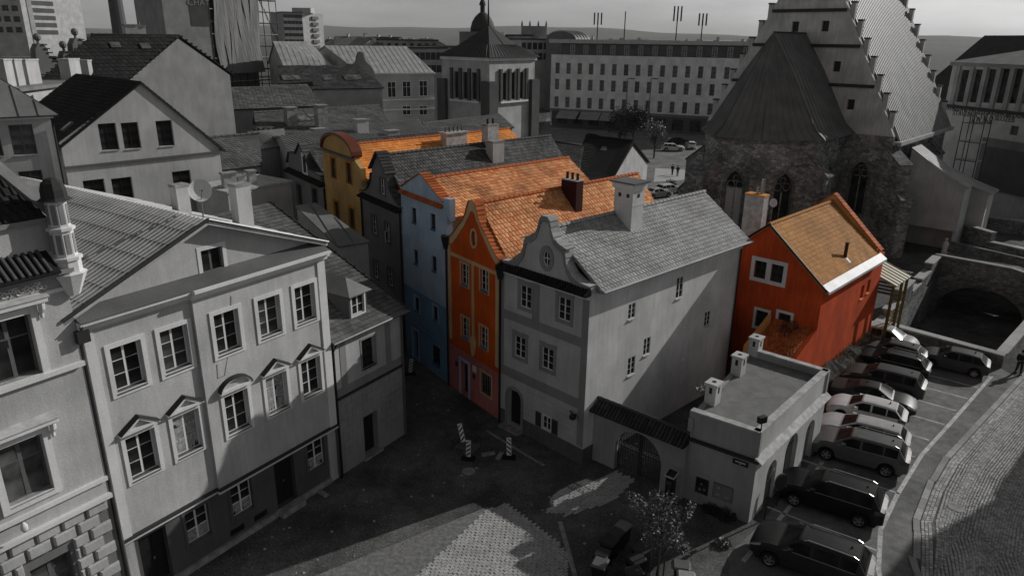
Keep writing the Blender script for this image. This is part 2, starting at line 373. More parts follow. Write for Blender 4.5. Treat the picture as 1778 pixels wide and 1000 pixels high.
def slope_frame(e0, e1, r0):
    """frame of a slope: origin, along-eave, up-slope"""
    e0, e1, r0 = Vector(e0), Vector(e1), Vector(r0); U = (e1 - e0).normalized(); w_ = r0 - e0; V = (w_ - U * w_.dot(U)).normalized(); return e0, U, V
def roof_slope(parent, pts, kind, mat, tw=.3, th=.34, step=.6, thick=.12, name='roof', under='dark_wood', roll=.018, lift=.05):
    """pts: eave left, eave right, then on around (3 or 4 points, planar-ish)"""
    P = [Vector(p) for p in pts]; O, U, V = slope_frame(P[0], P[1], P[-1]); N = U.cross(V)
    if N.z < 0: N = -N
    mb = MB(); mb.prism(P if (P[1] - P[0]).cross(P[2] - P[0]).z > 0 else P[::-1], -N * thick)
    o = mb.build(name, mat, parent)
    poly = [((p - O).dot(U), (p - O).dot(V)) for p in P]
    if kind == 'tile': slope_tiles(o, O + N * .003, U, V, poly, tw, th, mat, lift=lift, roll=roll)
    elif kind == 'seam': seams(o, O, U, V, poly, step, mat)
    elif kind == 'rib': seams(o, O, U, V, poly, step, mat, min(.09, step * .3), step * .55, 'ribs')
    return o
def ridge_tiles(parent, a, b, mat, size=.38, rad=.12, name='ridge_tile'):
    """separate half-round tiles along an edge"""
    a, b = Vector(a), Vector(b); L = (b - a).length; n = max(2, int(L / size)); d = (b - a) / n
    key = ('ridge', mat, round(rad, 2), round(d.length, 2))
    if key not in _wcache:
        mb = MB(); k = 5; l = d.length
        for (x0, x1, r0, r1) in ((-.02, l, rad * 1.12, rad * .92),):
            ring0 = [Vector((x0, -r0 * math.cos(math.pi * i / k), r0 * math.sin(math.pi * i / k))) for i in range(k + 1)]
            ring1 = [Vector((x1, -r1 * math.cos(math.pi * i / k), r1 * math.sin(math.pi * i / k))) for i in range(k + 1)]
            mb.frust(ring0, ring1, .5)
        _wcache[key] = mb.mesh(name, mat)
    dn = d.normalized(); y = Vector((0, 0, 1)).cross(dn).normalized(); z = dn.cross(y)
    for i in range(n):
        q = a + d * i; link(name, _wcache[key], parent, Matrix(((dn.x, y.x, z.x, q.x), (dn.y, y.y, z.y, q.y), (dn.z, y.z, z.z, q.z), (0, 0, 0, 1))))
def gutter(parent, a, b, r=.07, mat='zinc', name='gutter'):
    mb = MB(); mb.tube([a, b], r, 6); return mb.build(name, mat, parent)
def pipe(parent, pts, r=.055, mat='black_iron', name='downpipe'):
    mb = MB(); mb.tube(pts, r, 8); return mb.build(name, mat, parent)
def chimney(parent, c, sx, sy, z0, z1, az_, mat='plaster_white', cap='concrete', name='chimney', pots=0, potmat='zinc', hood=False, flare=.08, capt=.12):
    d = az(az_); n = Vector((d.y, -d.x, 0)); m = Matrix(((d.x, -n.x, 0, c[0]), (d.y, -n.y, 0, c[1]), (0, 0, 1, 0), (0, 0, 0, 1)))
    mb = MB(); mb.box(-sx / 2, -sy / 2, z0, sx / 2, sy / 2, z1 - capt, m); ch = mb.build(name, mat, parent)
    mb = MB(); mb.box(-sx / 2 - flare, -sy / 2 - flare, z1 - capt, sx / 2 + flare, sy / 2 + flare, z1, m)
    if hood: mb.box(-sx / 2 - flare * 2, -sy / 2 - flare * 2, z1, sx / 2 + flare * 2, sy / 2 + flare * 2, z1 + .07, m)
    mb.build('chimney_cap', cap, ch)
    for k in range(pots):
        x = (-sx / 2 + sx * (k + .5) / pots) if pots > 1 else 0
        q = MB(); q.lathe(m @ Vector((x, 0, z1)), [(.09, 0), (.08, .32), (.1, .34), (.1, .4)], 8); q.build('chimney_pot', potmat, ch)
    return ch
def prism_house(name, label, foot, ze, zr, ridge, wall, roof, kind='tile', tw=.4, th=.4, step=.7, over=.25, cat='house', group=None, z0=0, tile_roll=.018):
    """simple gabled house. foot: 4 plan corners A,B,C,D counter-clockwise seen from above; ridge 'AB' runs parallel to AB, 'BC' parallel to BC"""
    A, B, C, D = [V2(p) for p in foot]
    if ridge == 'BC': A, B, C, D = B, C, D, A
    t = thing(name, label, cat, (A + B + C + D) / 4 + Vector((0, 0, z0)), group)
    m0, m1 = (A + D) / 2, (B + C) / 2
    Z = lambda p, z: Vector((p.x, p.y, z))
    mb = MB(); mb.add([Z(A, z0), Z(B, z0), Z(C, z0), Z(D, z0), Z(A, ze), Z(B, ze), Z(C, ze), Z(D, ze), Z(m0, zr - .02), Z(m1, zr - .02)],
                      [(0, 1, 5, 4), (1, 2, 6, 9, 5), (2, 3, 7, 6), (3, 0, 4, 8, 7)])
    mb.build('wall', wall, t)
    u = (m1 - m0).normalized() * over
    for P, Q, r0, r1 in ((A, B, m0, m1), (C, D, m1, m0)):
        e = (P - r0).normalized() * over; s = u if P is A else -u
        dz = (zr - ze) / (P - r0).length * over
        p0 = Z(P + e - s, ze - dz); p1 = Z(Q + e + s, ze - dz); p2 = Z(r1 + s, zr); p3 = Z(r0 - s, zr)
        up = Vector((0, 0, .05))
        roof_slope(t, [p0 + up, p1 + up, p2 + up, p3 + up], kind, roof, tw, th, step, roll=tile_roll)
    t['_'] = 0; del t['_']
    return t, (A, B, C, D), (m0, m1)
# ------------------------------------------------------------------ ground, car park, street, moat, bridge
def sheet(name, pts, z, mat, label, holes=()):
    loops = [[Vector((p[0], p[1], 0)) for p in lp] for lp in [pts] + list(holes)]
    flat = [p for lp in loops for p in lp]; fs = []
    for a, b, c in tessellate_polygon(loops):
        if (flat[b] - flat[a]).cross(flat[c] - flat[a]).z < 0: b, c = c, b
        fs.append((a, b, c))
    mb = MB(); mb.add([(p.x, p.y, z) for p in flat], fs)
    return struct(mb.build(name, mat), label)
PA, PB = Vector((28.0, 50.84, 0)), Vector((33.7, 44.7, 0))
MOAT = [(28.7, 51.1), (34.05, 45.3), (46.9, 59.0), (54, 66.5), (48, 72.5), (41.0, 65.3)]
sheet('ground', [(-9000, -60), (9000, -60), (9000, 9000), (-9000, 9000)], 0, 'dirt', 'bare trodden ground of the square and the town', [MOAT])
sheet('car_park', [(8.6, 21), (16.2, 21), (17.3, 24.6), (18.35, 26.6), (19.05, 28), (21.05, 30.6), (23.25, 33.1), (27.6, 37.15), (33.9, 43.2), (33.7, 44.7), (28, 50.8), (21.4, 44.7), (16.9, 33.9), (11.4, 27.4), (9.5, 25.5)], .004, 'asphalt', 'grey asphalt car park along the cobbled street')
sheet('city_street', [tuple(G(*p)[:2]) for p in ((905, 300), (1130, 372), (1178, 372), (1300, 240), (1250, 226), (950, 205))], .004, 'asphalt', 'asphalt street and forecourt before the white hotel')
sheet('footway', [tuple(G(*p)[:2]) for p in ((1138, 292), (1200, 296), (1196, 312), (1135, 316))], .008, 'concrete_pale', 'pale paved footway between dark house and church')
# kerb stones
KERB = [Vector((*p, 0)) for p in ((16.6, 22.6), (17.2, 24.6), (18.3, 26.6), (19.0, 28.0), (21, 30.6), (23.22, 33.09), (27.55, 37.14), (34.28, 43.38), (43, 51.5))]
def walk(pl, step):
    out = []; carry = 0
    for a, b in zip(pl, pl[1:]):
        L = (b - a).length; t = carry
        while t < L: out.append((a + (b - a) * (t / L), (b - a).normalized())); t += step
        carry = t - L
    return out
kerb = MB(); kb = None
kroot = bpy.data.objects.new('kerb', None); COL.objects.link(kroot); kroot.location = KERB[0]; struct(kroot, 'row of granite kerb stones beside the cobbled street')
for i, (p, d) in enumerate(walk(KERB, 1.0)):
    mb = MB(); n = Vector((d.y, -d.x, 0)); m = Matrix(((d.x, n.x, 0, p.x), (d.y, n.y, 0, p.y), (0, 0, 1, 0), (0, 0, 0, 1)))
    mb.box(.006, -.14, -.05, .99, .14, .06 + random.uniform(-.008, .008), m, random.uniform(.01, 1)); mb.build('kerb_stone', 'kerb_m', kroot)
# cobbled street: a mortar bed and the stones
KD = az(44); KN = Vector((KD.y, -KD.x, 0)); K0 = Vector((19.0, 28.0, 0))
bed = [tuple(p[:2]) for p in [k + Vector((.1, -.08, 0)) for k in KERB]] + [(60, 40), (40, 16), (18, 16)]
sheet('cobbled_street', bed, .006, 'pavement_m', 'cobbled street with joints between the stones')
mb = MB()
def kerb_w(t):                                            # how far right of the chord the kerb runs
    q = K0 + KD * t; best = 0
    for a, b in zip(KERB, KERB[1:]):
        ta, tb = (a - K0).dot(KD), (b - K0).dot(KD)
        if ta <= t <= tb or (a is KERB[0] and t < ta): best = (a - K0).dot(KN) + ((b - a).dot(KN)) * (t - ta) / max(.01, tb - ta)
    return best
def cobble(c, d, n, lx, ly, z):
    r = random.uniform(.01, 1); e = .018; tz = z + random.uniform(0, .012); tl = random.uniform(-.006, .006)
    lo = [c + d * (sx * lx) + n * (sy * ly) + Vector((0, 0, .006)) for sx, sy in ((-1, -1), (1, -1), (1, 1), (-1, 1))]
    hi = [c + d * (sx * (lx - e)) + n * (sy * (ly - e)) + Vector((0, 0, tz + tl * sx)) for sx, sy in ((-1, -1), (1, -1), (1, 1), (-1, 1))]
    mb.add(lo + hi, ((4, 5, 6, 7), (0, 1, 5, 4), (1, 2, 6, 5), (2, 3, 7, 6), (3, 0, 4, 7)), r)
for rw in range(3):                                       # straight sett rows along the kerb
    for p, d in walk(KERB, .19):
        n = Vector((d.y, -d.x, 0)); cobble(p + n * (.25 + .15 * rw) + d * (.09 * rw), d, n, .09, .07, .035)
rows = int(34 / .125)
for i in range(rows):
    t = -9 + i * .125; wk = kerb_w(t) + .72
    for j in range(int((11.5 - wk) / .125)):
        wv = wk + j * .125 + random.uniform(-.008, .008); ph = (wv % 1.7) / 1.7
        tt = t + .55 * math.sin(math.pi * ph) + random.uniform(-.01, .01); an = .9 * math.cos(math.pi * ph)
        d = (KN + KD * an * .75).normalized(); n = Vector((d.y, -d.x, 0))
        c = K0 + KD * tt + KN * wv
        if abs(c.x) > .80 * c.y + 3.5: continue
        cobble(c, d, n, .062, .06, .03)
o = mb.build('cobblestones', 'cobble'); stuff(o); o['label'] = 'grey cobblestones laid in arcs on the street'; o['category'] = 'cobbles'
# painted lines
def strip(name, pts, wd, z, mat, label):
    pts = [Vector((p[0], p[1], z)) for p in pts]; mb = MB(); L = []; Rr = []
    for i, p in enumerate(pts):
        d = (pts[min(i + 1, len(pts) - 1)] - pts[max(0, i - 1)]).normalized(); n = Vector((d.y, -d.x, 0)) * wd / 2; L.append(p - n); Rr.append(p + n)
    for i in range(len(pts) - 1): mb.quad(L[i], Rr[i], Rr[i + 1], L[i + 1])
    return struct(mb.build(name, mat), label)
strip('edge_line', [(15.25, 23.3), (15.62, 24.63), (17, 27.3), (19.17, 30.05), (22.28, 33.63), (25.83, 37.09), (32.3, 43.5)], .2, .0085, 'paint_line', 'long painted edge line of the parking bays')
strip('bay_head_line', [tuple(G(*p)[:2]) for p in ((1290, 974), (1366, 886), (1428, 802))], .2, .0085, 'paint_line', 'painted line along the heads of the parking bays')
BAYD = -1 * (G(1524, 956) - G(1366, 893)).normalized()
for px, py in ((1524, 956), (1562, 857), (1588, 793), (1613, 764), (1640, 737), (1660, 713), (1680, 692), (1702, 674), (1722, 654)):
    p = G(px, py); strip('bay_line', [p, p + BAYD * 4.9], .11, .0085, 'paint_line', 'thin painted line between two parking bays')
# slab paving and gravel in the square
sheet('gravel_strip', [tuple(G(*p)[:2]) for p in ((470, 1030), (845, 880), (860, 884), (700, 1030))], .004, 'gravel_m', 'strip of loose gravel beside the slab paving')
pv = [G(*p) for p in ((690, 1030), (846, 884), (880, 874), (958, 930), (985, 960), (992, 1030))]
sheet('slab_bed', [tuple(p[:2]) for p in pv], .005, 'pavement_m', 'bed under the stone slab paving')
def inside(p, poly):
    c = False; n = len(poly)
    for i in range(n):
        a, b = poly[i], poly[(i + 1) % n]
        if (a[1] > p.y) != (b[1] > p.y) and p.x < (b[0] - a[0]) * (p.y - a[1]) / (b[1] - a[1]) + a[0]: c = not c
    return c
def slabs(name, label, poly, a, lx, ly):
    global mb
    mb = MB(); d = az(a); n = Vector((d.y, -d.x, 0)); c0 = sum((Vector(p) for p in poly), Vector()) / len(poly); c0.z = 0
    for i in range(-60, 61):
        for j in range(-80, 81):
            c = c0 + d * (i * lx + (j % 2) * lx / 2 + random.uniform(-.02, .02)) + n * (j * ly)
            if inside(c, poly): cobble(c, d, n, lx / 2 - .006, ly / 2 - .005, .022)
    o = stuff(mb.build(name, 'slab')); o['label'] = label; o['category'] = 'paving'
slabs('paving_slabs', 'pale stone slabs paving the middle of the square', pv, 50, .27, .135)
dv = [G(*p) for p in ((1066, 817), (1104, 834), (1060, 872), (985, 895), (950, 889), (964, 866))]  # outline of the sunlit patch; pale slabs are laid only there
slabs('lit_patch_slabs', 'worn stone slabs laid only over the lit patch before the iron gate', dv, 52, .34, .14)
strip('drain_channel', [tuple(G(*p)[:2]) for p in ((972, 905), (985, 950), (1004, 1020))], .2, .012, 'concrete', 'narrow concrete drain channel across the square')
strip('kerb_edge', [tuple(G(*p)[:2]) for p in ((845, 748), (930, 800), (945, 808))], .16, .02, 'concrete', 'low worn kerb edge before the white house')
for px, py, r, lb in ((814, 818, .34, 'round pale manhole cover in the middle of the bare square'), (1660, 882, .36, 'oval looking iron manhole cover set in the cobbles')):
    p = G(px, py); m_ = MB(); m_.lathe((p.x, p.y, .002), [(r, 0), (r, .045 if px > 1000 else .018), (r * .9, .05 if px > 1000 else .022)], 24); tag(m_.build('manhole_cover', 'concrete'), lb, 'manhole cover')
# moat
sheet('moat_floor', [(p[0], p[1]) for p in ((24, 50), (34, 40), (60, 66), (48, 80))], -3.5, 'moat_bed', 'stony bed of the dry moat')
mt = thing('moat_wall', 'rough stone walls lining the sunken moat beside the car park', 'wall', (34, 52, -3.5))
for k in range(len(MOAT)):
    a, b = Vector((*MOAT[k], 0)), Vector((*MOAT[(k + 1) % len(MOAT)], 0)); m_ = MB(); W_ = Wall(b, a)
    m_.quad(W_.p(0, -3.6, .001), W_.p(W_.L, -3.6, .001), W_.p(W_.L, .0, .001), W_.p(0, .0, .001)); m_.build('retaining_wall', 'wall_stone', mt)
# moat parapet: body and coping stones
pp = thing('moat_parapet', 'low stone parapet with flat coping round the moat by the parked cars', 'parapet', PB)
PC = PB + az(45) * 17
def parapet(par, A, B, w_, h, mat, cop, over=.06, ct=.13, step=1.5, side=1, z0=0.0):
    W_ = Wall(A, B); m_ = MB(); m_.box(0, 0, z0, W_.L, w_, z0 + h, W_.m(0, 0)); o_ = m_.build('parapet_wall', mat, par)
    n = max(1, int(W_.L / step)); l = W_.L / n
    for k in range(n):
        q = MB(); q.box(k * l + .005, -over, z0 + h, (k + 1) * l - .005, w_ + over, z0 + h + ct + random.uniform(-.006, .006), W_.m(0, 0), random.uniform(.01, 1)); q.build('coping_stone', cop, par)
parapet(pp, PA, PB + (PA - PB).normalized() * -.0, .55, .85, 'wall_stone', 'kerb_m')
parapet(pp, PB + az(45) * .62, PC, .55, .85, 'wall_stone', 'kerb_m')
# ramp wall climbing to the bridge
RA, RB = Vector((28.3, 50.9, 0)), Vector((40.7, 65.2, 0))
rw_ = thing('ramp_wall', 'stepped rubble wall climbing from the red house to the bridge', 'wall', RA)
Wr = Wall(RA, RB)
for x0, x1, z1 in ((.2, 2.6, .45), (2.6, 5.4, 1.0), (5.4, 9.2, 1.9), (9.2, 12.2, .9), (12.2, 15.6, 1.25), (15.6, 18.9, 1.9)):
    m_ = MB(); m_.box(x0, 0, -3.5, x1 - .004, .6, z1, Wr.m(0, 0)); m_.build('rubble_wall', 'rubble_stone', rw_)
    m_ = MB(); m_.box(x0 - .02, -.08, z1, x1 - .03, .68, z1 + .14, Wr.m(0, 0), .5); m_.build('coping_stone', 'kerb_m', rw_)
# bridge
BA = Vector((40.83, 65.23, 0)); Wb = Wall(BA, BA + az(131) * 13)
br = thing('stone_bridge', 'stone bridge with a wide dark arch over the moat', 'bridge', BA)
ac = [(7.4 - 0.0, -3.6)] + [(3.87 + 3.53 * math.cos(math.pi * k / 18), -3.1 + 2.75 * math.sin(math.pi * k / 18)) for k in range(19)] + [(.34, -3.6)]
ol = [(.34, -3.6), (-.6, -3.6), (-.6, 1.0), (5.6, .95), (8, .5), (13, -.3), (13, -3.6)]
slab(br, 'arch_wall', Wb, ol + ac[:-1], (), 'wall_stone', 0, 7.0)
slab(br, 'bridge_parapet', Wb, [(-.6, 1.0), (5.6, .95), (8, .5), (13, -.3), (13, .7), (8, 1.45), (5.6, 1.92), (-.6, 2.0)], (), 'wall_stone', .05, .4)
slab(br, 'coping', Wb, [(-.6, 2.0), (5.6, 1.92), (8, 1.45), (13, .7), (13, .82), (8, 1.57), (5.6, 2.04), (-.6, 2.12)], (), 'kerb_m', .11, .52)
for k in range(17):                                       # voussoirs round the arch
    a0, a1 = math.pi * k / 17 + .008, math.pi * (k + 1) / 17 - .008
    f = lambda a, r_: (3.87 + (3.53 + r_) * math.cos(a), -3.1 + (2.75 + r_) * math.sin(a))
    slab(br, 'arch_stone', Wb, [f(a0, .001), f(a0, .42), f(a1, .42), f(a1, .001)], (), 'wall_stone', .045, .2)
slab(br, 'far_parapet', Wb, [(-.6, 1.0), (13, .2), (13, 1.0), (-.6, 2.0)], (), 'wall_stone', -6.6, .4)
# steps between red house and church
st = thing('stone_steps', 'dark stone steps climbing between the ramp wall and the church', 'steps', (35.5, 61.5, 0))
for k in range(8):
    m_ = MB(); W_ = Wall(Vector((31.9, 61.3, 0)) + az(43) * .55 * k, Vector((34.3, 59.1, 0)) + az(43) * .55 * k); m_.box(0, 0, 0, W_.L, .55, .15 * (k + 1), W_.m(0, 0)); m_.build('step', 'wall_stone', st)
# ------------------------------------------------------------------ left row of houses
L0, L1, Q1 = G(207, 1072), G(588, 828), G(704, 752); L0 = L0 + (L1 - L0).normalized() * .62
# ---- long white house with window pediments
WL = Wall(L0, L1); ll = thing('long_white_house', 'long white three storey house with window pediments and dark grey ground floor', 'house', L0)
ZG = max(2.98, WL.px(580, 742)[1]); ZC = 11.55                        # top of the grey ground floor; underside of the main cornice
holes = []; gholes = []; holes2 = []
xs5 = []; SPL = WL.px(305, 602)[0] + .82; PR = .16; WLr = Wall(L0 + WL.n * PR, L1 + WL.n * PR)   # the three right bays stand proud
def bay(x): return (WLr, holes2) if x > SPL else (WL, holes)
for px, py in ((222, 629), (305, 602), (391, 575), (464, 546), (526, 528)):
    x, z = WL.px(px, py); xs5.append(x)
    Wc_, hl_ = bay(x); hl_.append(window(ll, Wc_, x, 9.78, 1.12, 1.72, 2, 3, .06, .014, rec=.2, gmat=('glass', 'glass_grey2', 'glass', 'glass_grey2', 'glass')[len(xs5) - 1], trim='trim_white', tw=.17, sill='zinc', tp=.045))
ped = []
for i, (px, py) in enumerate(((245, 785), (323, 746), (408, 713), (476, 680), (536, 655))):
    x, z = WL.px(px, py); x = (x + xs5[i]) / 2; zc = 6.18
    Wc_, hl_ = bay(x); hl_.append(window(ll, Wc_, x, zc, 1.12, 1.78, 2, 3, .06, .014, rec=.2, trim='trim_white', tw=.15, sill='zinc', tp=.045, curtain=(.0, .96, 0, .96, 0)[i]))
    mb = MB(); zt = zc + .89 + .2; hw = .77
    if i == 2: ol = [(x - hw, zt)] + [(x + hw, zt)] + [(x + hw * math.cos(math.pi * k / 14), zt + .06 + .5 * math.sin(math.pi * k / 14)) for k in range(15)]; il = [(x + (hw - .16) * math.cos(math.pi * k / 14), zt + .12 + .36 * math.sin(math.pi * k / 14)) for k in range(15)]
    else: ol = [(x - hw, zt), (x + hw, zt), (x + hw, zt + .06), (x, zt + .56), (x - hw, zt + .06)]; il = [(x - hw + .34, zt + .1), (x + hw - .34, zt + .1), (x, zt + .42)]
    pe = slab(ll, 'window_pediment', Wc_, ol, [il], 'trim_white', .2, .24); slab(ll, 'pediment_field', Wc_, il, (), 'plaster_light', .06, .05)
    top = ol[2:] if i == 2 else ol[2:]
    mb = MB()
    for a, b in zip(top, top[1:]):
        mb.quad(Wc_.p(a[0], a[1] + .006, .24), Wc_.p(b[0], b[1] + .006, .24), Wc_.p(b[0], b[1] + .036, -.0), Wc_.p(a[0], a[1] + .036, -.0))
        mb.quad(Wc_.p(a[0], a[1] - .03, .24), Wc_.p(a[0], a[1] + .006, .24), Wc_.p(b[0], b[1] + .006, .24), Wc_.p(b[0], b[1] - .03, .24))
    mb.build('pediment_sheet', 'metal_dark', pe)
for px, py in ((343, 902), (420, 861), (549, 790)):
    x, z = WL.px(px, py, -.06)
    gholes.append(window(ll, WL, x, 1.93, 1.05, 1.52, 2, 3, .055, .014, rec=.2, split=.38, sill='zinc', trim='trim_dark', tw=.12, tp=-.03, curtain=.38))
for px, py, lb in ((268, 950, 0), (496, 834, 1)):
    x, z = WL.px(px, py, -.06); w_, h_ = 1.12, 2.45; zb = .28
    d_ = MB(); m = WL.m(x, zb, -.34)
    d_.box(-w_ / 2, 0, 0, w_ / 2, .06, h_, m); dr = d_.build('door', 'dark_wood', ll)
    for a in (-.27, .27):
        for k in range(3): q = MB(); q.box(a - .2, -.03, .15 + k * .75, a + .2, -.001, .75 + k * .75, m); q.build('door_panel', 'dark_wood', dr)
    q = MB(); q.lathe(m @ Vector((.04, -.07, 1.1)), [(.03, 0), (.03, .1)], 8); q.build('handle', 'steel', dr)
    q = MB(); q.box(-w_ / 2 - .1, -.75, -.28, w_ / 2 + .1, .05, -.004, m); q.build('door_step', 'concrete', ll)
    gholes.append(rect(x, zb + h_ / 2, w_, h_))
for px, py in ((413, 925), (452, 888)):                    # cellar vents
    x, z = WL.px(px, py, -.06); q = MB(); m = WL.m(x, .55, -.045); q.box(-.35, 0, -.14, .35, .03, .14, m); v_ = q.build('cellar_vent', 'black_iron', ll)
xm = WL.L * .52
slab(ll, 'upper_wall', WL, [(0, ZG), (SPL, ZG), (SPL, ZC), (0, ZC)], holes, 'plaster_white', 0, .4); slab(ll, 'upper_wall', WLr, [(SPL, ZG), (WL.L, ZG), (WL.L, ZC), (SPL, ZC)], holes2, 'plaster_white', 0, .5)
slab(ll, 'ground_floor_wall', WL, [(.42, 0), (WL.L - .5, 0), (WL.L - .5, ZG - .05), (.42, ZG - .05)], gholes, 'plaster_dark', -.06, .4)
slab(ll, 'corner_pier', WL, [(0, 0), (.42, 0), (.42, ZG), (0, ZG)], (), 'plaster_light', .02, .4)
slab(ll, 'corner_pier', WL, [(WL.L - .5, 0), (WL.L, 0), (WL.L, ZG), (WL.L - .5, ZG)], (), 'plaster_light', .02, .4)
slab(ll, 'plinth', WL, [(.43, 0), (WL.L - .51, 0), (WL.L - .51, .27), (.43, .27)], (), 'concrete', .09, .14)
for z0, z1, p_, m_ in ((ZG - .05, ZG + .1, .1, 'trim_white'), (ZG + .1, ZG + .16, .18, 'metal_dark')): band(ll, 'string_course', WL, 0, SPL, z0, z1, p_, m_); band(ll, 'string_course', WLr, SPL - .08, WL.L, z0, z1, p_ + .01, m_)
mid0, mid1 = WL.px(318, 700)[0], WL.px(520, 640)[0]
band(ll, 'corner_pilaster', WL, 0.02, .4, ZG + .16, ZC, .06, 'trim_white'); band(ll, 'corner_pilaster', WLr, WL.L - .45, WL.L - .02, ZG + .16, ZC, .06, 'trim_white')
b1_, b2_ = WL.px(332, 640)[0], WL.px(450, 600)[0]
for z0, z1, p_, m_ in ((ZC, ZC + .16, .12, 'trim_white'), (ZC + .16, ZC + .3, .3, 'trim_white'), (ZC + .3, ZC + .42, .42, 'trim_white')): band(ll, 'cornice', WL, -.1, SPL, z0, z1, p_, m_); band(ll, 'cornice', WLr, SPL - .1, WL.L + .1, z0, z1, p_ + .003, m_)
ZT = ZC + .42; xa, za = WL.px(352, 410, -.35); za = max(za, ZT + 2.4)
mb = MB(); mb.frust([WL.p(-.1, ZT, .46), WL.p(WL.L + .1, ZT, .46), WL.p(WL.L + .1, ZT + .03, .46), WL.p(-.1, ZT + .03, .46)], [WL.p(-.1, ZT, -.4), WL.p(WL.L + .1, ZT, -.4), WL.p(WL.L + .1, ZT + .33, -.4), WL.p(-.1, ZT + .33, -.4)]); mb.build('cornice_sheet', 'metal_grey', ll)
xw, zw = WL.px(370, 458, -.35)
h_ = window(ll, WL, xw, zw, .95, 1.25, 2, 1, .06, .014, 'wood_grey', 'glass', rec=.5, trim='trim_white', tw=.16, tp=-.33)
slab(ll, 'gable_wall', WL, [(.1, ZT + .2), (WL.L - .1, ZT + .2), (WL.L - .1, ZT + .34), (xa, za - .12), (.1, ZT + .34)], [h_], 'plaster_light', -.35, .35)
# roof of the long house: ridge runs straight back
back = -WL.n * 15
rA, rB = WL.p(xa, za, .12), WL.p(xa, za, .12) + back
eL, eR = WL.p(-.5, ZT + .12, .12), WL.p(WL.L + .35, ZT + .24, .12)
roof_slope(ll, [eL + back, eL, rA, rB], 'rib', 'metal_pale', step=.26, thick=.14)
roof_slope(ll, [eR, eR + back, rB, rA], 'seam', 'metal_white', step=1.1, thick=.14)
mb = MB(); mb.tube([eL + Vector((0, 0, .06)) + WL.n * .03, rA + Vector((0, 0, .06)) + WL.n * .03], .07, 6); mb.build('verge_sheet', 'metal_dark', ll)
mb = MB(); mb.tube([eR + Vector((0, 0, .04)) + WL.n * .03, rA + Vector((0, 0, .06)) + WL.n * .03], .06, 6); mb.build('verge_sheet', 'zinc', ll)
for k in range(1, 7):
    t = k / 7.0; a = eL.lerp(rA, t); q = MB(); q.tube([a + Vector((0, 0, .05)), a + back + Vector((0, 0, .05))], .02, 5); q.build('roof_strap', 'metal_dark', ll)
mb = MB(); W_ = Wall(WL.p(0, 0) + back, WL.p(0, 0)); mb.quad(W_.p(0, 0), W_.p(W_.L, 0), W_.p(W_.L, ZC + .3), W_.p(0, ZC + .3)); mb.build('side_wall', 'plaster_mid', ll)
W_ = Wall(WL.p(WL.L, 0), WL.p(WL.L, 0) + back); slab(ll, 'side_wall', W_, [(.41, 0), (W_.L, 0), (W_.L, ZC + .3), (.41, ZC + .3)], (), 'plaster_light', 0, .3)
# parapet strip and chimneys on the lit slope
for px, py, hh, sx in ((316, 345, 1.3, .62), (424, 375, 1.9, .75)):
    t = .45 if px < 400 else .62; c = None
    best = None
    for s_ in range(2, 140):
        q = rA.lerp(eR, t) + back * (s_ / 140); d = abs((lambda v: 889 + FPX * v.dot(RIGHT) / v.dot(FWD))(q - CAM) - px)
        if best is None or d < best[0]: best = (d, q)
    q = best[1]; chimney(ll, (q.x, q.y), sx, .5, q.z - .6, q.z + hh, 33, 'plaster_light', 'concrete', flare=.03)
# satellite dish standing on the ridge
q = rA + back * .06; q = rA.lerp(eR, .12) + back * .09
sd = thing('satellite_dish', 'white satellite dish on a thin pole on the pale roof', 'satellite dish', q)
mb = MB(); mb.tube([q, q + Vector((0, 0, 1.0))], .03, 6); mb.build('pole', 'pole_grey', sd)
c = q + Vector((0, 0, 1.15)); dd = Vector((.55, -.8, .15)).normalized(); mb = MB(); a_ = dd.cross(Vector((0, 0, 1))).normalized(); b_ = dd.cross(a_)
rings = [[c + (a_ * math.cos(2 * math.pi * k / 18) + b_ * math.sin(2 * math.pi * k / 18)) * r_ + dd * (r_ * r_ * .5) for k in range(18)] for r_ in (.02, .2, .38, .44)]
for r0, r1 in zip(rings, rings[1:]):
    for k in range(18): mb.quad(r0[k], r0[(k + 1) % 18], r1[(k + 1) % 18], r1[k])
mb.build('dish', 'trim_white', sd); mb = MB(); mb.tube([c - b_ * -.4, c + dd * .4], .015, 5); mb.tube([c + dd * .36, c + dd * .46], .035, 6); mb.build('receiver_arm', 'pole_grey', sd)
pipe(ll, [WL.p(-.03, 0, .12), WL.p(-.03, ZC - .1, .12), WL.p(-.05, ZC + .35, .38)], .065, 'zinc'); mb = MB(); mb.box(-.2, -.2, 0, .2, .2, .42, WL.m(-.03, ZC - .28, .16)); mb.build('gutter_box', 'metal_dark', ll)
pipe(ll, [WL.p(WL.L + .06, 0, .2), WL.p(WL.L + .06, 7.4, .2)], .055)
mb = MB(); mb.tube([WLr.p(WL.px(395, 500)[0], 11.2, .012), WLr.p(WL.px(400, 620)[0], 9.4, .012), WLr.p(WL.px(385, 645)[0], 8.0, .012), WLr.p(WL.px(372, 640)[0], 8.0, .012), WLr.p(WL.px(368, 600)[0], 8.6, .012)], .008, 4); mb.build('loose_cable', 'dark_frame', ll)
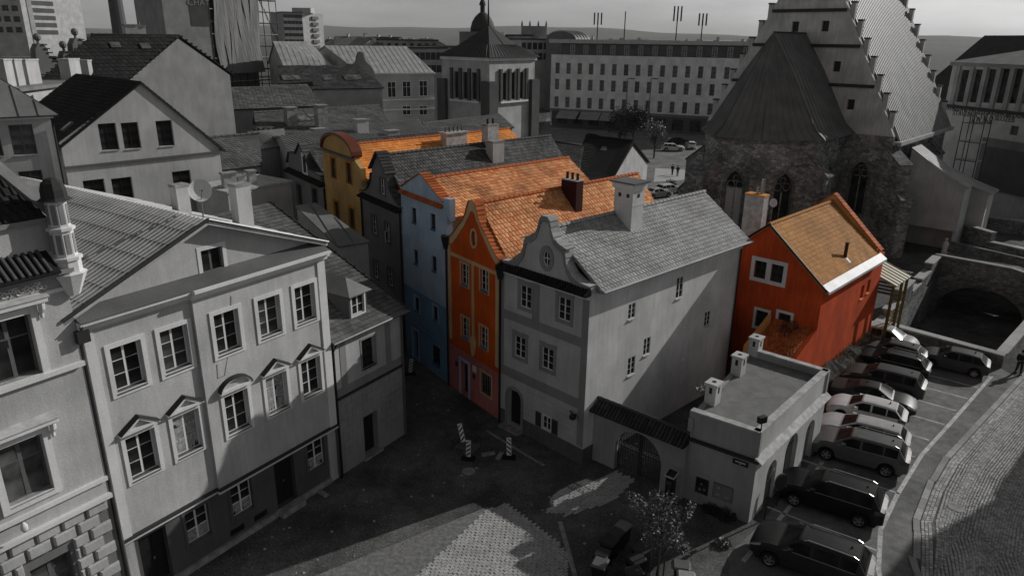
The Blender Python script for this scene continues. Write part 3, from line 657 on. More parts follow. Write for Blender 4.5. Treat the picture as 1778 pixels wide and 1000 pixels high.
# ---- small house with dormer
WS = Wall(L1 + WL.d * .12, Q1); sh = thing('small_corner_house', 'small two storey corner house with a dormer and shingled hip roof', 'house', Q1)
ZS = 7.45; hs = []
x, z = WS.px(640, 611); hs.append(window(sh, WS, x, z, .95, 1.55, 2, 3, .055, .014, 'dark_frame', rec=.22, trim='trim_grey', tw=.1, tp=.02, sill='dark_frame'))
zb_ = WS.px(640, 664)[1]
xd = WS.px(644, 740)[0]; d_ = MB(); m = WS.m(xd, .12, -.38); d_.box(-.52, 0, 0, .52, .06, 2.35, m); dr = d_.build('door', 'dark_wood', sh); gh = [rect(xd, 1.295, 1.04, 2.35)]
for k in range(5): q = MB(); q.box(-.5 + k * .2, -.02, .05, -.31 + k * .2, -.001, 2.3, m); q.build('door_board', 'dark_wood', dr)
q = MB(); q.box(-.7, -.55, -.12, .7, .1, -.004, m); q.build('door_step', 'concrete', sh)
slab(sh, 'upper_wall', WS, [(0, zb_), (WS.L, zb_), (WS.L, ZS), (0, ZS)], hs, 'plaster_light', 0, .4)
slab(sh, 'ground_floor_wall', WS, [(0, 0), (WS.L, 0), (WS.L, zb_ - .06), (0, zb_ - .06)], gh, 'plaster_mid', .0, .42)
band(sh, 'string_course', WS, -.02, WS.L + .02, zb_ - .06, zb_ + .05, .1, 'metal_dark')
for x0, x1 in ((.55, .95), (WS.L - 1.25, WS.L - .85)): band(sh, 'lesene', WS, x0, x1, zb_ + .05, ZS, .02, 'trim_grey')
for z0, z1 in ((zb_ + .05, zb_ + .5), (ZS - .35, ZS)): band(sh, 'lesene', WS, .05, WS.L - .02, z0, z1, .018, 'trim_grey')
zz = .95; k = 0                                            # scored ashlar blocks
while zz < zb_ - .35:
    x = .06 + (k % 2) * .35
    while x < WS.L - .1:
        x1 = min(x + .68, WS.L - .05)
        if not (x < xd + .8 and x1 > xd - .8 and zz < 2.75) and x1 - x > .15: band(sh, 'ashlar_block', WS, x, x1 - .025, zz, zz + .37, .02, 'plaster_mid')
        x += .7
    zz += .4; k += 1
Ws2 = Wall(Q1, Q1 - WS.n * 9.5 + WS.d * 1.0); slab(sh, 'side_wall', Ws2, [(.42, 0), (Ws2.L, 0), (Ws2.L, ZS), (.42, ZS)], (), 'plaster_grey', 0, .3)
ov = .35; zr_ = 11.9
eA, eB = WS.p(-.1, ZS - .1, ov), WS.p(WS.L + ov, ZS - .1, ov)
RP = G(470, 352, zr_); sR = (RP - WS.a).dot(WS.d); inn = -(RP - WS.a).dot(WS.n)
RQ = WS.p(-3.5, zr_, -inn); eA2 = WS.p(-3.2, ZS - .1, ov)
roof_slope(sh, [eA, eB, RP, WS.p(-.1, zr_, -inn)], 'tile', 'tile_mid', .3, .3, thick=.1, roll=.0)
eC = WS.p(WS.L + ov, ZS - .1, -2 * inn)
mb = MB(); mb.add([eB, eC, RP], ((0, 1, 2),)); roof_slope(sh, [eB, eC, RP], 'tile', 'tile_mid', .3, .3, thick=.1, roll=0)
mb = MB(); mb.tube([eB + Vector((0, 0, .05)), RP + Vector((0, 0, .05))], .06, 6); mb.build('hip_sheet', 'metal_dark', sh)
roof_slope(sh, [WS.p(-3.5, zr_ - 2, -inn - 4), WS.p(-.1, zr_ - 2, -inn - 4), RP, WS.p(-3.5, zr_, -inn)][::-1] if False else [WS.p(sR, ZS + .6, -2 * inn), WS.p(-4, ZS + .6, -2 * inn), WS.p(-4, zr_, -inn), RP], 'plain', 'metal_grey')
gutter(sh, eA, eB, .07, 'zinc'); pipe(sh, [WS.p(.06, 0, .1), WS.p(.06, ZS - .6, .1), WS.p(.1, ZS - .15, ov)], .055); pipe(sh, [WS.p(WS.L - .06, 0, .1), WS.p(WS.L - .06, ZS - .5, .1), WS.p(WS.L - .05, ZS - .12, ov)], .055, 'zinc')
# dormer
xq, zq = WS.px(621, 517, .0); yd = -.55
slp = (zr_ - ZS + .1) / (inn + ov)
Wd = Wall(WS.p(0, 0, yd), WS.p(WS.L, 0, yd)); xq = Wd.px(621, 517)[0]; zf = ZS - .1 + slp * (ov - yd); dw, dh = .62, .66
hd = window(sh, Wd, xq, zf + .62, dw * 2 - .4, .95, 2, 2, .05, .014, rec=.06, trim='trim_white', tw=.1, tp=.012, name='dormer_window')
dmr = slab(sh, 'dormer', Wd, [(xq - dw, zf - .3), (xq + dw, zf - .3), (xq + dw, zf + 1.3), (xq - dw, zf + 1.3)], [hd], 'plaster_dark', 0, .1)
mb = MB()
for s_ in (-1, 1): mb.add([Wd.p(xq + s_ * dw, zf - .3, -.1), Wd.p(xq + s_ * dw, zf + 1.3, -.1), Wd.p(xq + s_ * dw, zf + 1.3, -1.9)], ((0, 1, 2),))
mb.build('dormer_cheek', 'plaster_dark', dmr)
zt = zf + 1.3; c1, c2 = Wd.p(xq - dw - .18, zt - .05, .25), Wd.p(xq + dw + .18, zt - .05, .25); ap = Wd.p(xq, zt + .62, -.75); bk = Wd.p(xq, zt + .62, -2.6); c0, c3 = Wd.p(xq - dw - .18, zt - .05, -2.3), Wd.p(xq + dw + .18, zt - .05, -2.3)
mb = MB(); mb.add([c0, c1, c2, c3, ap, bk], ((1, 2, 4), (0, 1, 4, 5), (2, 3, 5, 4), (0, 3, 2, 1))); mb.build('dormer_roof', 'metal_mid', dmr)
# ---- ornate corner house (left edge)
WO = Wall(L0 - WL.d * 7.2 + WL.n * .12, L0 - WL.d * .12 + WL.n * .12); oh = thing('ornate_house', 'ornate pale townhouse with rusticated ground floor and corner turret', 'house', L0 - WL.d * 7.2)
ho = []; OX = WO.L
z1o = WO.px(120, 635)[1]; z2o = WO.px(60, 760)[1]; z3o = WO.px(120, 893)[1]; zco = WO.px(60, 515)[1]
xo, zo = WO.px(22, 608); xo2, zo2 = WO.px(44, 815)
ho.append(window(oh, WO, xo, zo, 1.35, 2.05, 2, 2, .08, .02, 'wood_grey', rec=.2, split=.66, trim='trim_white', tw=.22, tp=.07, sill='concrete'))
ho.append(window(oh, WO, xo2, zo2, 1.35, 2.1, 2, 2, .08, .02, 'wood_grey', rec=.2, split=.66, trim='trim_white', tw=.22, tp=.07, sill='concrete', gmat='glass_curtain'))
xo3, zo3 = WO.px(95, 1000); ho3 = window(oh, WO, xo3, zo3 - .3, 1.3, 1.9, 2, 2, .08, .02, 'wood_grey', rec=.25, split=.6, gmat='glass_curtain')
zR = WO.px(100, 905)[1]
slab(oh, 'upper_wall', WO, [(0, zR), (OX, zR), (OX, zco), (0, zco)], ho, 'plaster_light', 0, .4)
slab(oh, 'ground_floor_wall', WO, [(0, 0), (OX, 0), (OX, zR), (0, zR)], [ho3], 'plaster_grey', -.05, .4)
for zz_, pr in ((z1o, .16), (zR + .12, .2), (WO.px(110, 862)[1], .1)):
    band(oh, 'string_course', WO, 0, OX, zz_ - .1, zz_ + .05, pr, 'trim_white')
zz = zR - .02; k = 0
while zz > 0.3:                                            # rusticated stones
    x = OX - .08 - (k % 2) * .36
    while x > .1:
        x0 = max(x - .78, .05); a0, a1 = x0, x - .05
        for lo, hi in (((a0, a1),) if not (zz - .44 < zo3 + .7 and zz > zo3 - 1.3) else ((a0, min(a1, xo3 - .8)), (max(a0, xo3 + .8), a1))):
            if hi - lo > .14:
                mb = MB(); e = .045; mb.frust([WO.p(lo, zz - .42, -.05), WO.p(hi, zz - .42, -.05), WO.p(hi, zz, -.05), WO.p(lo, zz, -.05)], [WO.p(lo + e, zz - .42 + e, .07), WO.p(hi - e, zz - .42 + e, .07), WO.p(hi - e, zz - e, .07), WO.p(lo + e, zz - e, .07)]); mb.build('rustic_stone', 'plaster_light', oh)
        x -= .82
    zz -= .46; k += 1
for xx, zz_ in ((xo, zo), (xo2, zo2)):                     # hoods with consoles
    hd_ = band(oh, 'window_hood', WO, xx - 1.15, xx + 1.15, zz_ + 1.35, zz_ + 1.5, .32, 'trim_white')
    mb = MB(); mb.frust([WO.p(xx - 1.2, zz_ + 1.5, .36), WO.p(xx + 1.2, zz_ + 1.5, .36), WO.p(xx + 1.2, zz_ + 1.53, .36), WO.p(xx - 1.2, zz_ + 1.53, .36)], [WO.p(xx - 1.2, zz_ + 1.5, 0), WO.p(xx + 1.2, zz_ + 1.5, 0), WO.p(xx + 1.2, zz_ + 1.66, 0), WO.p(xx - 1.2, zz_ + 1.66, 0)]); mb.build('hood_sheet', 'concrete_pale', hd_)
    for s_ in (-1, 1):
        mb = MB(); mb.tube([WO.p(xx + s_ * .98, zz_ + 1.34, .2), WO.p(xx + s_ * .98, zz_ + 1.12, .17), WO.p(xx + s_ * .98, zz_ + .95, .08), WO.p(xx + s_ * .98, zz_ + .8, .1)], [.1, .1, .07, .05], 8); mb.build('console', 'trim_white', hd_)
for z0, z1, p_, m_ in ((zco, zco + .12, .14, 'trim_white'), (zco + .12, zco + .52, .1, 'plaster_mid'), (zco + .52, zco + .64, .3, 'trim_grey'), (zco + .64, zco + .76, .46, 'trim_grey')): band(oh, 'cornice', WO, 0, OX + .1, z0, z1, p_, m_)
mb = MB()                                                  # leaf scrolls in the frieze
for k in range(60):
    cx = .2 + (OX - .8) * k / 60; zc = zco + .32 + .06 * math.sin(k * 1.9); pts = [WO.p(cx + .11 * (1 - t / 9) * math.cos(t * .9 + k), zc + .11 * (1 - t / 9) * math.sin(t * .9 + k), .115) for t in range(9)]; mb.tube(pts, .022, 4)
stuff(mb.build('frieze_scrolls', 'trim_white', oh))
zk = zco + .76                                             # little tiled skirt roof, attic parapet, main roof
skirt = [WO.p(0, zk, .5), WO.p(OX - .3, zk, .5), WO.p(OX - .3, zk + .55, -.25), WO.p(0, zk + .55, -.25)]
sk = MB(); sk.prism(skirt, Vector((0, 0, -.08))); sk_ = sk.build('skirt_roof', 'tile_dark', oh)
for k in range(int((OX - .35) / .2)):
    q = MB(); a = WO.p(.1 + k * .2, zk + .04, .5); b = WO.p(.1 + k * .2, zk + .59, -.25); q.tube([a, b], .065, 6, .5); q.build('pantile', 'tile_grey', sk_)
za0 = zk + .48; slab(oh, 'attic_wall', WO, [(0, za0), (OX - .1, za0), (OX - .1, za0 + 1.05), (0, za0 + 1.05)], (), 'plaster_light', -.25, .35)
for z0, z1, p_ in ((za0 + .98, za0 + 1.12, .16),): band(oh, 'attic_cornice', WO, 0, OX - .05, z0, z1, p_, 'trim_grey', -.25)
mr0, mr1 = WO.p(0, za0 + 1.12, -.2), WO.p(OX - .1, za0 + 1.12, -.2); rr1 = WO.p(OX - 2.0, za0 + 4.6, -3.0); rr0 = WO.p(0, za0 + 4.6, -3.0)
roof_slope(oh, [mr0, mr1, rr1, rr0], 'tile', 'tile_dark', .26, .3, roll=.05, lift=.05)
mb = MB(); mb.frust([mr1 + WO.d * .05, mr1 + WO.d * .4, mr1 + WO.d * .4 + Vector((0, 0, .12)), mr1 + WO.d * .05 + Vector((0, 0, .12))], [rr1 + WO.d * -.05, rr1 + WO.d * .4, rr1 + WO.d * .4 + Vector((0, 0, .12)), rr1 + WO.d * -.05 + Vector((0, 0, .12))]); mb.build('hip_sheet', 'metal_mid', oh)
mb = MB(); mb.add([mr1 + WO.d * .4, WO.p(OX - .2, za0 + 1.12, -8), WO.p(OX - 2.2, za0 + 4.6, -8), rr1 + WO.d * .4], ((0, 1, 2, 3),)); mb.build('roof', 'metal_grey', oh)
# turret
TC = WO.p(OX + .12, 0, .05); zt0 = zco + .5; KZ = .6
tt = MB(); o8 = R(22.5) + math.atan2(WO.d.y, WO.d.x)
tt.lathe(TC, [(r_ * .8, zt0 + z_ * KZ) for r_, z_ in ((.25, -1.2), (.62, -.05), (.66, .05), (.5, .12), (.5, .75), (.58, .8), (.58, .95), (.42, 1.0), (.42, 2.35), (.52, 2.4), (.52, 2.55), (.38, 2.62), (.38, 3.95), (.44, 4.05))], 8, 0, o8); tu = tt.build('turret', 'trim_white', oh)
tt = MB(); tt.lathe(TC, [(r_ * .8, zt0 + z_ * KZ) for r_, z_ in ((.62, 4.0), (.46, 4.15), (.45, 4.55), (.38, 4.9), (.22, 5.1), (.03, 5.18))], 8, 0, o8); tt.build('turret_cap', 'metal_dark', tu)
for lv, hh in ((zt0 + 1.15 * KZ, 1.05 * KZ), (zt0 + 2.75 * KZ, 1.05 * KZ)):
    rad = (.42 if lv < zt0 + 1.2 else .38) * .8
    for k in range(8):
        a = o8 + math.pi / 8 + k * math.pi / 4; d = Vector((math.cos(a), math.sin(a), 0)); t_ = Vector((-d.y, d.x, 0)); c = TC + d * (rad * math.cos(math.pi / 8) + .004)
        q = MB(); q.prism([c - t_ * .07 + Vector((0, 0, lv)), c + t_ * .07 + Vector((0, 0, lv)), c + t_ * .07 + Vector((0, 0, lv + hh)), c - t_ * .07 + Vector((0, 0, lv + hh))], d * .012); q.build('turret_panel', 'trim_grey', tu)
# wall lamp and alarm box
xq, zq = WO.px(30, 905); ca = thing('wall_lamp', 'small white lamp on a bent arm on the ornate house', 'lamp', WO.p(xq, zq)); mb = MB(); mb.tube([WO.p(xq - .5, zq - .1, .0), WO.p(xq - .3, zq + .1, .3), WO.p(xq, zq + .15, .45)], .02, 6); mb.build('arm', 'pole_grey', ca); mb = MB(); mb.lathe(WO.p(xq, zq, .45), [(.05, -.2), (.11, -.1), (.11, .02), (.06, .12), (.02, .16)], 12); mb.build('lamp_head', 'trim_white', ca)
mb = MB(); W_ = Wall(WO.b, WO.b - WO.n * 12); mb.quad(W_.p(.41, 0), W_.p(W_.L, 0), W_.p(W_.L, za0 + 1.0), W_.p(.41, za0 + 1.0)); mb.build('side_wall', 'plaster_light', oh)
# ------------------------------------------------------------------ right row of gabled houses
B0, B1, B2, B3 = G(707, 612), G(781, 668), G(869, 731), G(1010, 806)
SD = az(-35)
def along(px, z, p0, d):
    lo, hi = 0.0, 80.0
    for _ in range(50):
        m = (lo + hi) / 2; v = p0 + d * m + Vector((0, 0, z)) - CAM
        if 889 + FPX * v.dot(RIGHT) / v.dot(FWD) > px: lo = m
        else: hi = m
    return p0 + d * lo
BG = along(630, 9, B0, SD); BY = along(565, 9, B0, SD); BS = along(502, 9, B0, SD)
UD = az(46.3)                                              # the houses run back this way
def coping(parent, W, pts, mat, o=0.0, t=.4, size=.33, wd=None, th=.07, name='coping_tile', lift=.0):
    """separate tiles lying across the top of a gable, pts in (along, height)"""
    P = [Vector((x, z, 0)) for x, z in pts]
    for p, d in walk(P, size):
        n = Vector((-d.y, d.x, 0)); n = n if n.y > 0 or abs(n.y) < 1e-6 else -n
        a, b = p, p + d * size * 1.04
        mb = MB(); c = lambda q, up, off: W.p(q.x + n.x * up, q.y + n.y * up, off)
        ou = o + .1; i_ = o - t - .1; l0, l1 = lift + .005, lift + .03
        up = a.y <= b.y
        hi, lo = (b, a) if up else (a, b)
        mb.frust([c(lo, l1 + .05, ou), c(lo, l1 + .05, i_), c(lo, 0, i_), c(lo, 0, ou)], [c(hi, l0 + .03, ou), c(hi, l0 + .03, i_), c(hi, 0, i_), c(hi, 0, ou)], random.uniform(.01, 1)); mb.build(name, mat, parent)
def tiled_ledge(parent, W, x0, x1, z, mat, depth=.38, rise=.22, name='tiled_ledge', r=.06, step=.17):
    mb = MB(); mb.frust([W.p(x0, z - .08, depth), W.p(x1, z - .08, depth), W.p(x1, z - .03, depth), W.p(x0, z - .03, depth)], [W.p(x0, z - .08, -.02), W.p(x1, z - .08, -.02), W.p(x1, z + rise - .05, -.02), W.p(x0, z + rise - .05, -.02)]); l = mb.build(name, mat, parent)
    n = int((x1 - x0) / step)
    for k in range(n):
        x = x0 + (k + .5) * (x1 - x0) / n; q = MB(); q.tube([W.p(x, z - .02, depth + .02), W.p(x, z + rise - .02, -.01)], r, 6, random.uniform(.01, 1)); q.build('ledge_tile', mat, l)
    return l
def back_house(t, W, depth, ze0, ze1, zr, xr, wallmat, roofmat, kind='tile', set_=.3, tw=.26, th=.3, tilt=0.0, roll=.018, ridge=True, back=True, ridge_mat=None, eo=.2):
    """walls and the two roof slopes behind a street gable"""
    e0, e1 = W.p(-.02, ze0, -set_), W.p(W.L + eo, ze1 - .12, -set_); r = W.p(xr, zr, -set_); D = UD * depth
    roof_slope(t, [e0 + D, e0, r, r + D], kind, roofmat, tw, th, roll=roll); roof_slope(t, [e1, e1 + D, r + D, r], kind, roofmat, tw, th, roll=roll)
    if ridge: ridge_tiles(t, r + Vector((0, 0, .03)), r + D + Vector((0, 0, .03)), ridge_mat or roofmat)
    for a, z, flip in ((0.5, ze0, True), (W.L - .5, ze1, False)):
        p0 = W.p(a, 0, -.36); p1 = p0 + UD * (depth - .4); Wn = Wall(p1, p0) if flip else Wall(p0, p1)
        mb = MB(); mb.quad(Wn.p(0, 0), Wn.p(Wn.L, 0), Wn.p(Wn.L, z), Wn.p(0, z)); mb.build('party_wall', wallmat, t)
    a, b = W.p(.02, 0, -.36) + UD * (depth - .45), W.p(W.L - .02, 0, -.36) + UD * (depth - .45); Wn = Wall(b, a)
    slab(t, 'rear_wall', Wn, [(0, 0), (Wn.L, 0), (Wn.L, ze0 - .05), (Wn.L - xr, zr - .1), (0, ze1 - .05)], (), wallmat, 0, .2)
    return e0, e1, r, D
# ---- white corner house
WW = Wall(B2, B3); wh = thing('white_corner_house', 'white gabled corner house with scrolled gable and pale tiled roof', 'house', B3)
ZW = 9.45; hw_ = []
WQ = dict(fmat='white_paint', rec=.06, sill=None, tp=.03, bar=.012, fr=.05)
for px, py in ((913, 516), (980, 537), (903, 603), (951, 623)):
    x, z = WW.px(px, py); hw_.append(window(wh, WW, x, z, .82, 1.22, 2, 3, trim='trim_grey', tw=.19, **WQ))
    mb = MB(); slab_mb(mb, WW, [(x - .66, z + .8), (x + .66, z + .8), (x + .62, z + .9), (x + .3, z + .9), (x, z + .86), (x - .3, z + .9), (x - .62, z + .9)], (), .032, .03); mb.build('window_ear', 'trim_grey', wh)
x, z = WW.px(949, 734); hw_.append(window(wh, WW, x, z, .62, .8, 2, 2, trim='white_paint', tw=.05, **WQ))
for s_ in (-1, 1):
    mb = MB(); mb.box(-.22, -.03, -.45, .22, -.001, .45, WW.m(x + s_ * .6, z, .0)); sh_ = mb.build('shutter', 'trim_dark', wh)
    for k in range(8): q = MB(); q.box(-.18, -.045, -.4 + k * .1, .18, -.031, -.33 + k * .1, WW.m(x + s_ * .6, z, .0)); q.build('shutter_slat', 'dark_frame', sh_)
x, z = WW.px(893, 711); ar = arch(x, .15, 1.1, 2.35); hw_.append(ar)
mb = MB(); slab_mb(mb, WW, arch(x, .12, 1.1, 2.4), (), -.32, .06); dr = mb.build('door', 'dark_wood', wh)
for k in range(5): q = MB(); q.box(-.5 + .2 * k, -.02, .1, -.32 + .2 * k, -.001, 1.7, WW.m(x, .1, -.32)); q.build('door_board', 'dark_wood', dr)
mb = MB(); ou = [(x - .7, .15)] + arch(x, .15, 1.4, 2.5)[1:]; slab_mb(mb, WW, ou, [arch(x, .14, 1.1, 2.35)], .06, .06) if False else slab_mb(mb, WW, [(x - .7, .15), (x - .55, .15)] + arch(x, .15, 1.1, 2.35)[:1:-1] + [(x + .55, .15), (x + .7, .15)] + arch(x, .15, 1.4, 2.5)[2:], (), .05, .05); mb.build('door_surround', 'trim_grey', wh)
mb = MB(); mb.box(-.75, -.5, 0, .75, .2, .14, WW.m(x, 0, 0)); mb.build('door_step', 'concrete', wh)
xo_, zo_ = WW.px(949, 449); ov_ = oval(xo_, zo_, .5, .85); hw2 = [ov_]
mb = MB(); slab_mb(mb, WW, oval(xo_, zo_, .98, 1.35), [oval(xo_, zo_, .5, .85)], .03, .03); mb.build('oval_surround', 'trim_grey', wh)
mb = MB(); slab_mb(mb, WW, oval(xo_, zo_, .52, .87), [oval(xo_, zo_, .42, .77)], -.05, .05); mb.box(-.02, 0, -.4, .02, .03, .4, WW.m(xo_, zo_, -.06)); mb.box(-.22, .002, -.02, .22, .028, .02, WW.m(xo_, zo_, -.06)); ow = mb.build('oval_window', 'white_paint', wh)
mb = MB(); slab_mb(mb, WW, oval(xo_, zo_, .51, .86), (), -.1, .02); mb.build('pane', 'glass', ow)
X = WW.L; c = X / 2
def gy(px, py): return WW.px(px, py)
half = [(c, 12.75), (c + .22, 12.75), (c + .36, 12.55), (c + .45, 12.2), (c + .62, 11.8), (c + .95, 11.55), (c + 1.3, 11.42), (c + 1.42, 11.2), (c + 1.46, 10.9), (c + 1.62, 10.5), (c + 1.95, 10.12), (c + 2.45, 9.88), (X - .05, 9.82), (X, 9.8)]
gab = [(2 * c - x, z) for x, z in half[::-1]] + half[1:]
slab(wh, 'front_wall', WW, [(0, 0), (X, 0), (X, ZW), (0, ZW)], hw_, 'plaster_light', 0, .4)
slab(wh, 'gable_wall', WW, [(0, ZW), (X, ZW)] + gab[::-1], hw2, 'plaster_light', -.02, .42)
# moulding following the gable's edge
ins = [(c + (x - c) * .93, z - .3) for x, z in gab[1:-1]]
mb = MB(); slab_mb(mb, WW, gab[1:-1] + ins[::-1], (), .05, .06); mb.build('gable_moulding', 'trim_grey', wh)
coping(wh, WW, half[1:9], 'tile_pale', 0, .42, .26); coping(wh, WW, [(2 * c - x, z) for x, z in half[4:8]], 'tile_pale', 0, .42, .26)
mb = MB(); slab_mb(mb, WW, [(X, 9.8)] + half[7:-1][::-1] + [(x, z + .06) for x, z in half[7:-1]] + [(X + .05, 9.88)], (), .1, .6); mb.build('gable_coping', 'concrete_pale', wh)
tiled_ledge(wh, WW, -.05, X + .05, ZW, 'tile_dark', .42, .28)
band(wh, 'eaves_cornice', WW, 0, X, ZW - .28, ZW - .1, .12, 'trim_white')
zf = WW.px(951, 668)[1]; zg = WW.px(951, 690)[1]
for x0, x1, z0, z1 in ((.0, .22, zf, ZW - .3), (X - .42, X - .005, 1.0, ZW - .3), (2.35, 2.85, WW.px(930, 570)[1], ZW - .3)): band(wh, 'lesene', WW, x0, x1, z0, z1, .018, 'trim_grey')
z_m = WW.px(945, 568)[1]; band(wh, 'floor_band', WW, .0, X - .002, z_m - .32, z_m + .18, .022, 'trim_grey'); band(wh, 'floor_band', WW, 0, X - .002, zf - .55, zf, .022, 'trim_grey')
zz = .98
while zz < zf - .7:
    for x0, x1 in ((.0, x_d0) if False else (.0, X - .45),):
        for lo, hi in ((0.0, x - .75), (x + .75, X - .45)):
            xs_, xe_ = WW.px(949, 734)[0] - .88, WW.px(949, 734)[0] + .88; zc_ = WW.px(949, 734)[1]
            segs = [(lo, hi)]
            if zz < zc_ + .5 and zz + .32 > zc_ - .5: segs = [(lo, min(hi, xs_)), (max(lo, xe_), hi)]
            if zz > 2.3 and lo == 0.0: segs = [(0.0, X - .45)]
            elif zz > 2.3: segs = []
            for s0, s1 in segs:
                if s1 - s0 > .1: band(wh, 'rustic_band', WW, s0, s1, zz, zz + .33, .02, 'plaster_light')
    zz += .36
slab(wh, 'plinth', WW, [(0, 0), (x - .72, 0), (x - .72, .9), (0, .9)], (), 'plaster_plinth', .04, .04); slab(wh, 'plinth', WW, [(x + .72, 0), (X + .04, 0), (X + .04, .9), (x + .72, .9)], (), 'plaster_plinth', .04, .04)
# side wall
WD = 14.1; WS2 = Wall(B3, B3 + UD * WD); hs2 = []
for px, py, w_, h_ in ((1097, 540, .62, .85), (1180, 499, .66, 1.25), (1228, 553, .62, .95), (1123, 601, .62, 1.0), (1096, 635, .66, 1.05)):
    x_, z_ = WS2.px(px, py); hs2.append(window(wh, WS2, x_, z_, w_, h_, 2, 3, .045, .011, rec=.02, sill='concrete_pale'))
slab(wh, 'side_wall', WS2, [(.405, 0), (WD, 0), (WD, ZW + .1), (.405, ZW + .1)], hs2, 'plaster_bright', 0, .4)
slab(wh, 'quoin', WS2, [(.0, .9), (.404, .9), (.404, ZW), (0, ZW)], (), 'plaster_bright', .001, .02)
slab(wh, 'plinth', WS2, [(0.0, 0), (1.6, 0), (1.6, .9), (0, .9)], (), 'plaster_plinth', .04, .04)
ZR = 12.05; eW0, eW1, rW, DW = back_house(wh, WW, WD, ZW + .05, ZW + .22, ZR, c, 'plaster_light', 'tile_pale', 'tile', .42, .24, .27, ridge=True, eo=.42)
gutter(wh, eW1 + Vector((0, 0, .0)) + WS2.n * .08, eW1 + DW + WS2.n * .08, .075, 'metal_pale')
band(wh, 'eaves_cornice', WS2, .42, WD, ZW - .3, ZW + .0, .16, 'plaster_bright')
pipe(wh, [B3 + UD * (WD - .1) + WS2.n * .1, B3 + UD * (WD - .1) + WS2.n * .1 + Vector((0, 0, ZW - .3)), eW1 + DW * .99 + WS2.n * .1], .055)
# big white chimney on the ridge
def near_ridge(r, D, px, off=0.0, steps=200):
    best = None
    for k in range(steps):
        q = r + D * (k / steps); v = q - CAM; d = abs(889 + FPX * v.dot(RIGHT) / v.dot(FWD) - px)
        if best is None or d < best[0]: best = (d, q)
    return best[1]
q = near_ridge(rW, DW, 1076); cw = q + WS2.n * .55
ch = chimney(wh, (cw.x, cw.y), 1.0, 1.25, ZR - 2.0, ZR + 1.75, 46.3, 'plaster_bright', 'plaster_bright', flare=.1, capt=.3)
mb = MB(); m_ = Matrix(((UD.x, -WS2.n.x, 0, cw.x), (UD.y, -WS2.n.y, 0, cw.y), (0, 0, 1, 0), (0, 0, 0, 1))); mb.box(-.72, -.85, ZR + 1.75, .72, .85, ZR + 1.84, m_); mb.build('chimney_slab', 'metal_grey', ch)
mb = MB(); mb.box(-.515, -.64, ZR + .55, .515, .64, ZR + .66, m_); mb.build('chimney_band', 'plaster_bright', ch)
for a, b, dx, dy in ((-.505, -.3, 1, 0), (-.505, .25, 1, 0), (.0, -.63, 0, 1)):
    q_ = MB(); q_.box(a - .01 if dx else a - .09, b - .09 if dx else b - .01, ZR + 1.0, a + .004 if dx else a + .09, b + .09 if dx else b + .004, ZR + 1.2, m_); q_.build('flue_hole', 'black_iron', ch)
# street lamp on the corner
x_, z_ = WW.px(1001, 720); ld = thing('wall_light', 'round dark lamp beside a small plate on the white corner house', 'lamp', WW.p(x_, z_, 0)); mb = MB(); mb.tube([WW.p(x_, z_, 0), WW.p(x_, z_, .22)], .03, 6); mb.build('arm', 'black_iron', ld); mb = MB(); mb.lathe(WW.p(x_, z_ - .18, .3), [(.05, 0), (.15, .06), (.19, .18), (.15, .3), (.05, .36)], 14); mb.build('lamp_globe', 'dark_frame', ld, True)
mb = MB(); mb.box(-.1, -.02, -.09, .1, -.001, .09, WW.m(x_ - .35, z_ + .05, 0)); tag(mb.build('house_plate', 'black_iron'), 'small dark plate on the white corner house by its lamp', 'plate')
x_, z_ = WS2.px(1184, 625); mb = MB(); mb.lathe(WS2.p(x_, z_, .06), [(.03, -.07), (.09, -.05), (.09, .05), (.03, .07)], 10); tag(mb.build('bulkhead_lamp', 'white_paint'), 'small white lamp on the bare side wall of the white house', 'lamp')
# ---- orange house
WOr = Wall(B1, B2); orh = thing('orange_house', 'narrow orange house with cream trim and pointed scrolled gable', 'house', (B1 + B2) / 2); X = WOr.L; c = X * .5; hh = []
ZP = (WOr.px(790, 603)[1] + WOr.px(860, 636)[1]) / 2
for px, py in ((807, 477), (841, 487), (808, 569), (840, 586)):
    x, z = WOr.px(px, py); hh.append(window(orh, WOr, x, z, .78, 1.3, 2, 3, .05, .012, 'white_paint', rec=.1, trim='cream_trim', tw=.12, sill='blue_sill', tp=.03))
x, z = WOr.px(844, 667); gh = [window(orh, WOr, x, z, 1.05, 1.35, 3, 3, .05, .012, 'dark_frame', rec=.08, trim='cream_trim', tw=.12, tp=.03)]
mb = MB()
for k in range(6): mb.tube([WOr.p(x - .45 + .18 * k, z - .66, -.05), WOr.p(x - .45 + .18 * k + .03, z, -.02), WOr.p(x - .45 + .18 * k, z + .66, -.05)], .012, 5)
mb.build('window_grille', 'steel', orh)
xd, _ = WOr.px(807, 659); wd_, hd_ = .85, 2.2; gh.append(rect(xd, hd_ / 2 + .1, wd_, hd_)); m = WOr.m(xd, .1, -.3); mb = MB(); mb.box(-wd_ / 2, 0, 0, wd_ / 2, .05, hd_, m); dr = mb.build('door', 'dark_wood', orh)
for k in range(4): q_ = MB(); q_.box(-.34, -.02, .1 + k * .52, .34, -.001, .52 + k * .52, m); q_.build('door_panel', 'dark_wood', dr)
mb = MB(); slab_mb(mb, WOr, [(xd - .6, 0), (xd - .425, 0), (xd - .425, hd_ + .1), (xd + .425, hd_ + .1), (xd + .425, 0), (xd + .6, 0), (xd + .6, hd_ + .3), (xd - .6, hd_ + .3)], (), .04, .04); mb.build('door_surround', 'blue_trim', orh)
zs_ = 9.75; za_ = WOr.px(820, 346)[1]
hf = [(c, za_), (c + .25, za_ - .1), (c + .48, za_ - .5), (c + .66, za_ - .95), (c + .95, za_ - 1.35), (c + 1.4, za_ - 1.75), (c + 1.85, za_ - 2.2), (c + 2.3, zs_ + .25), (X - .12, zs_)]
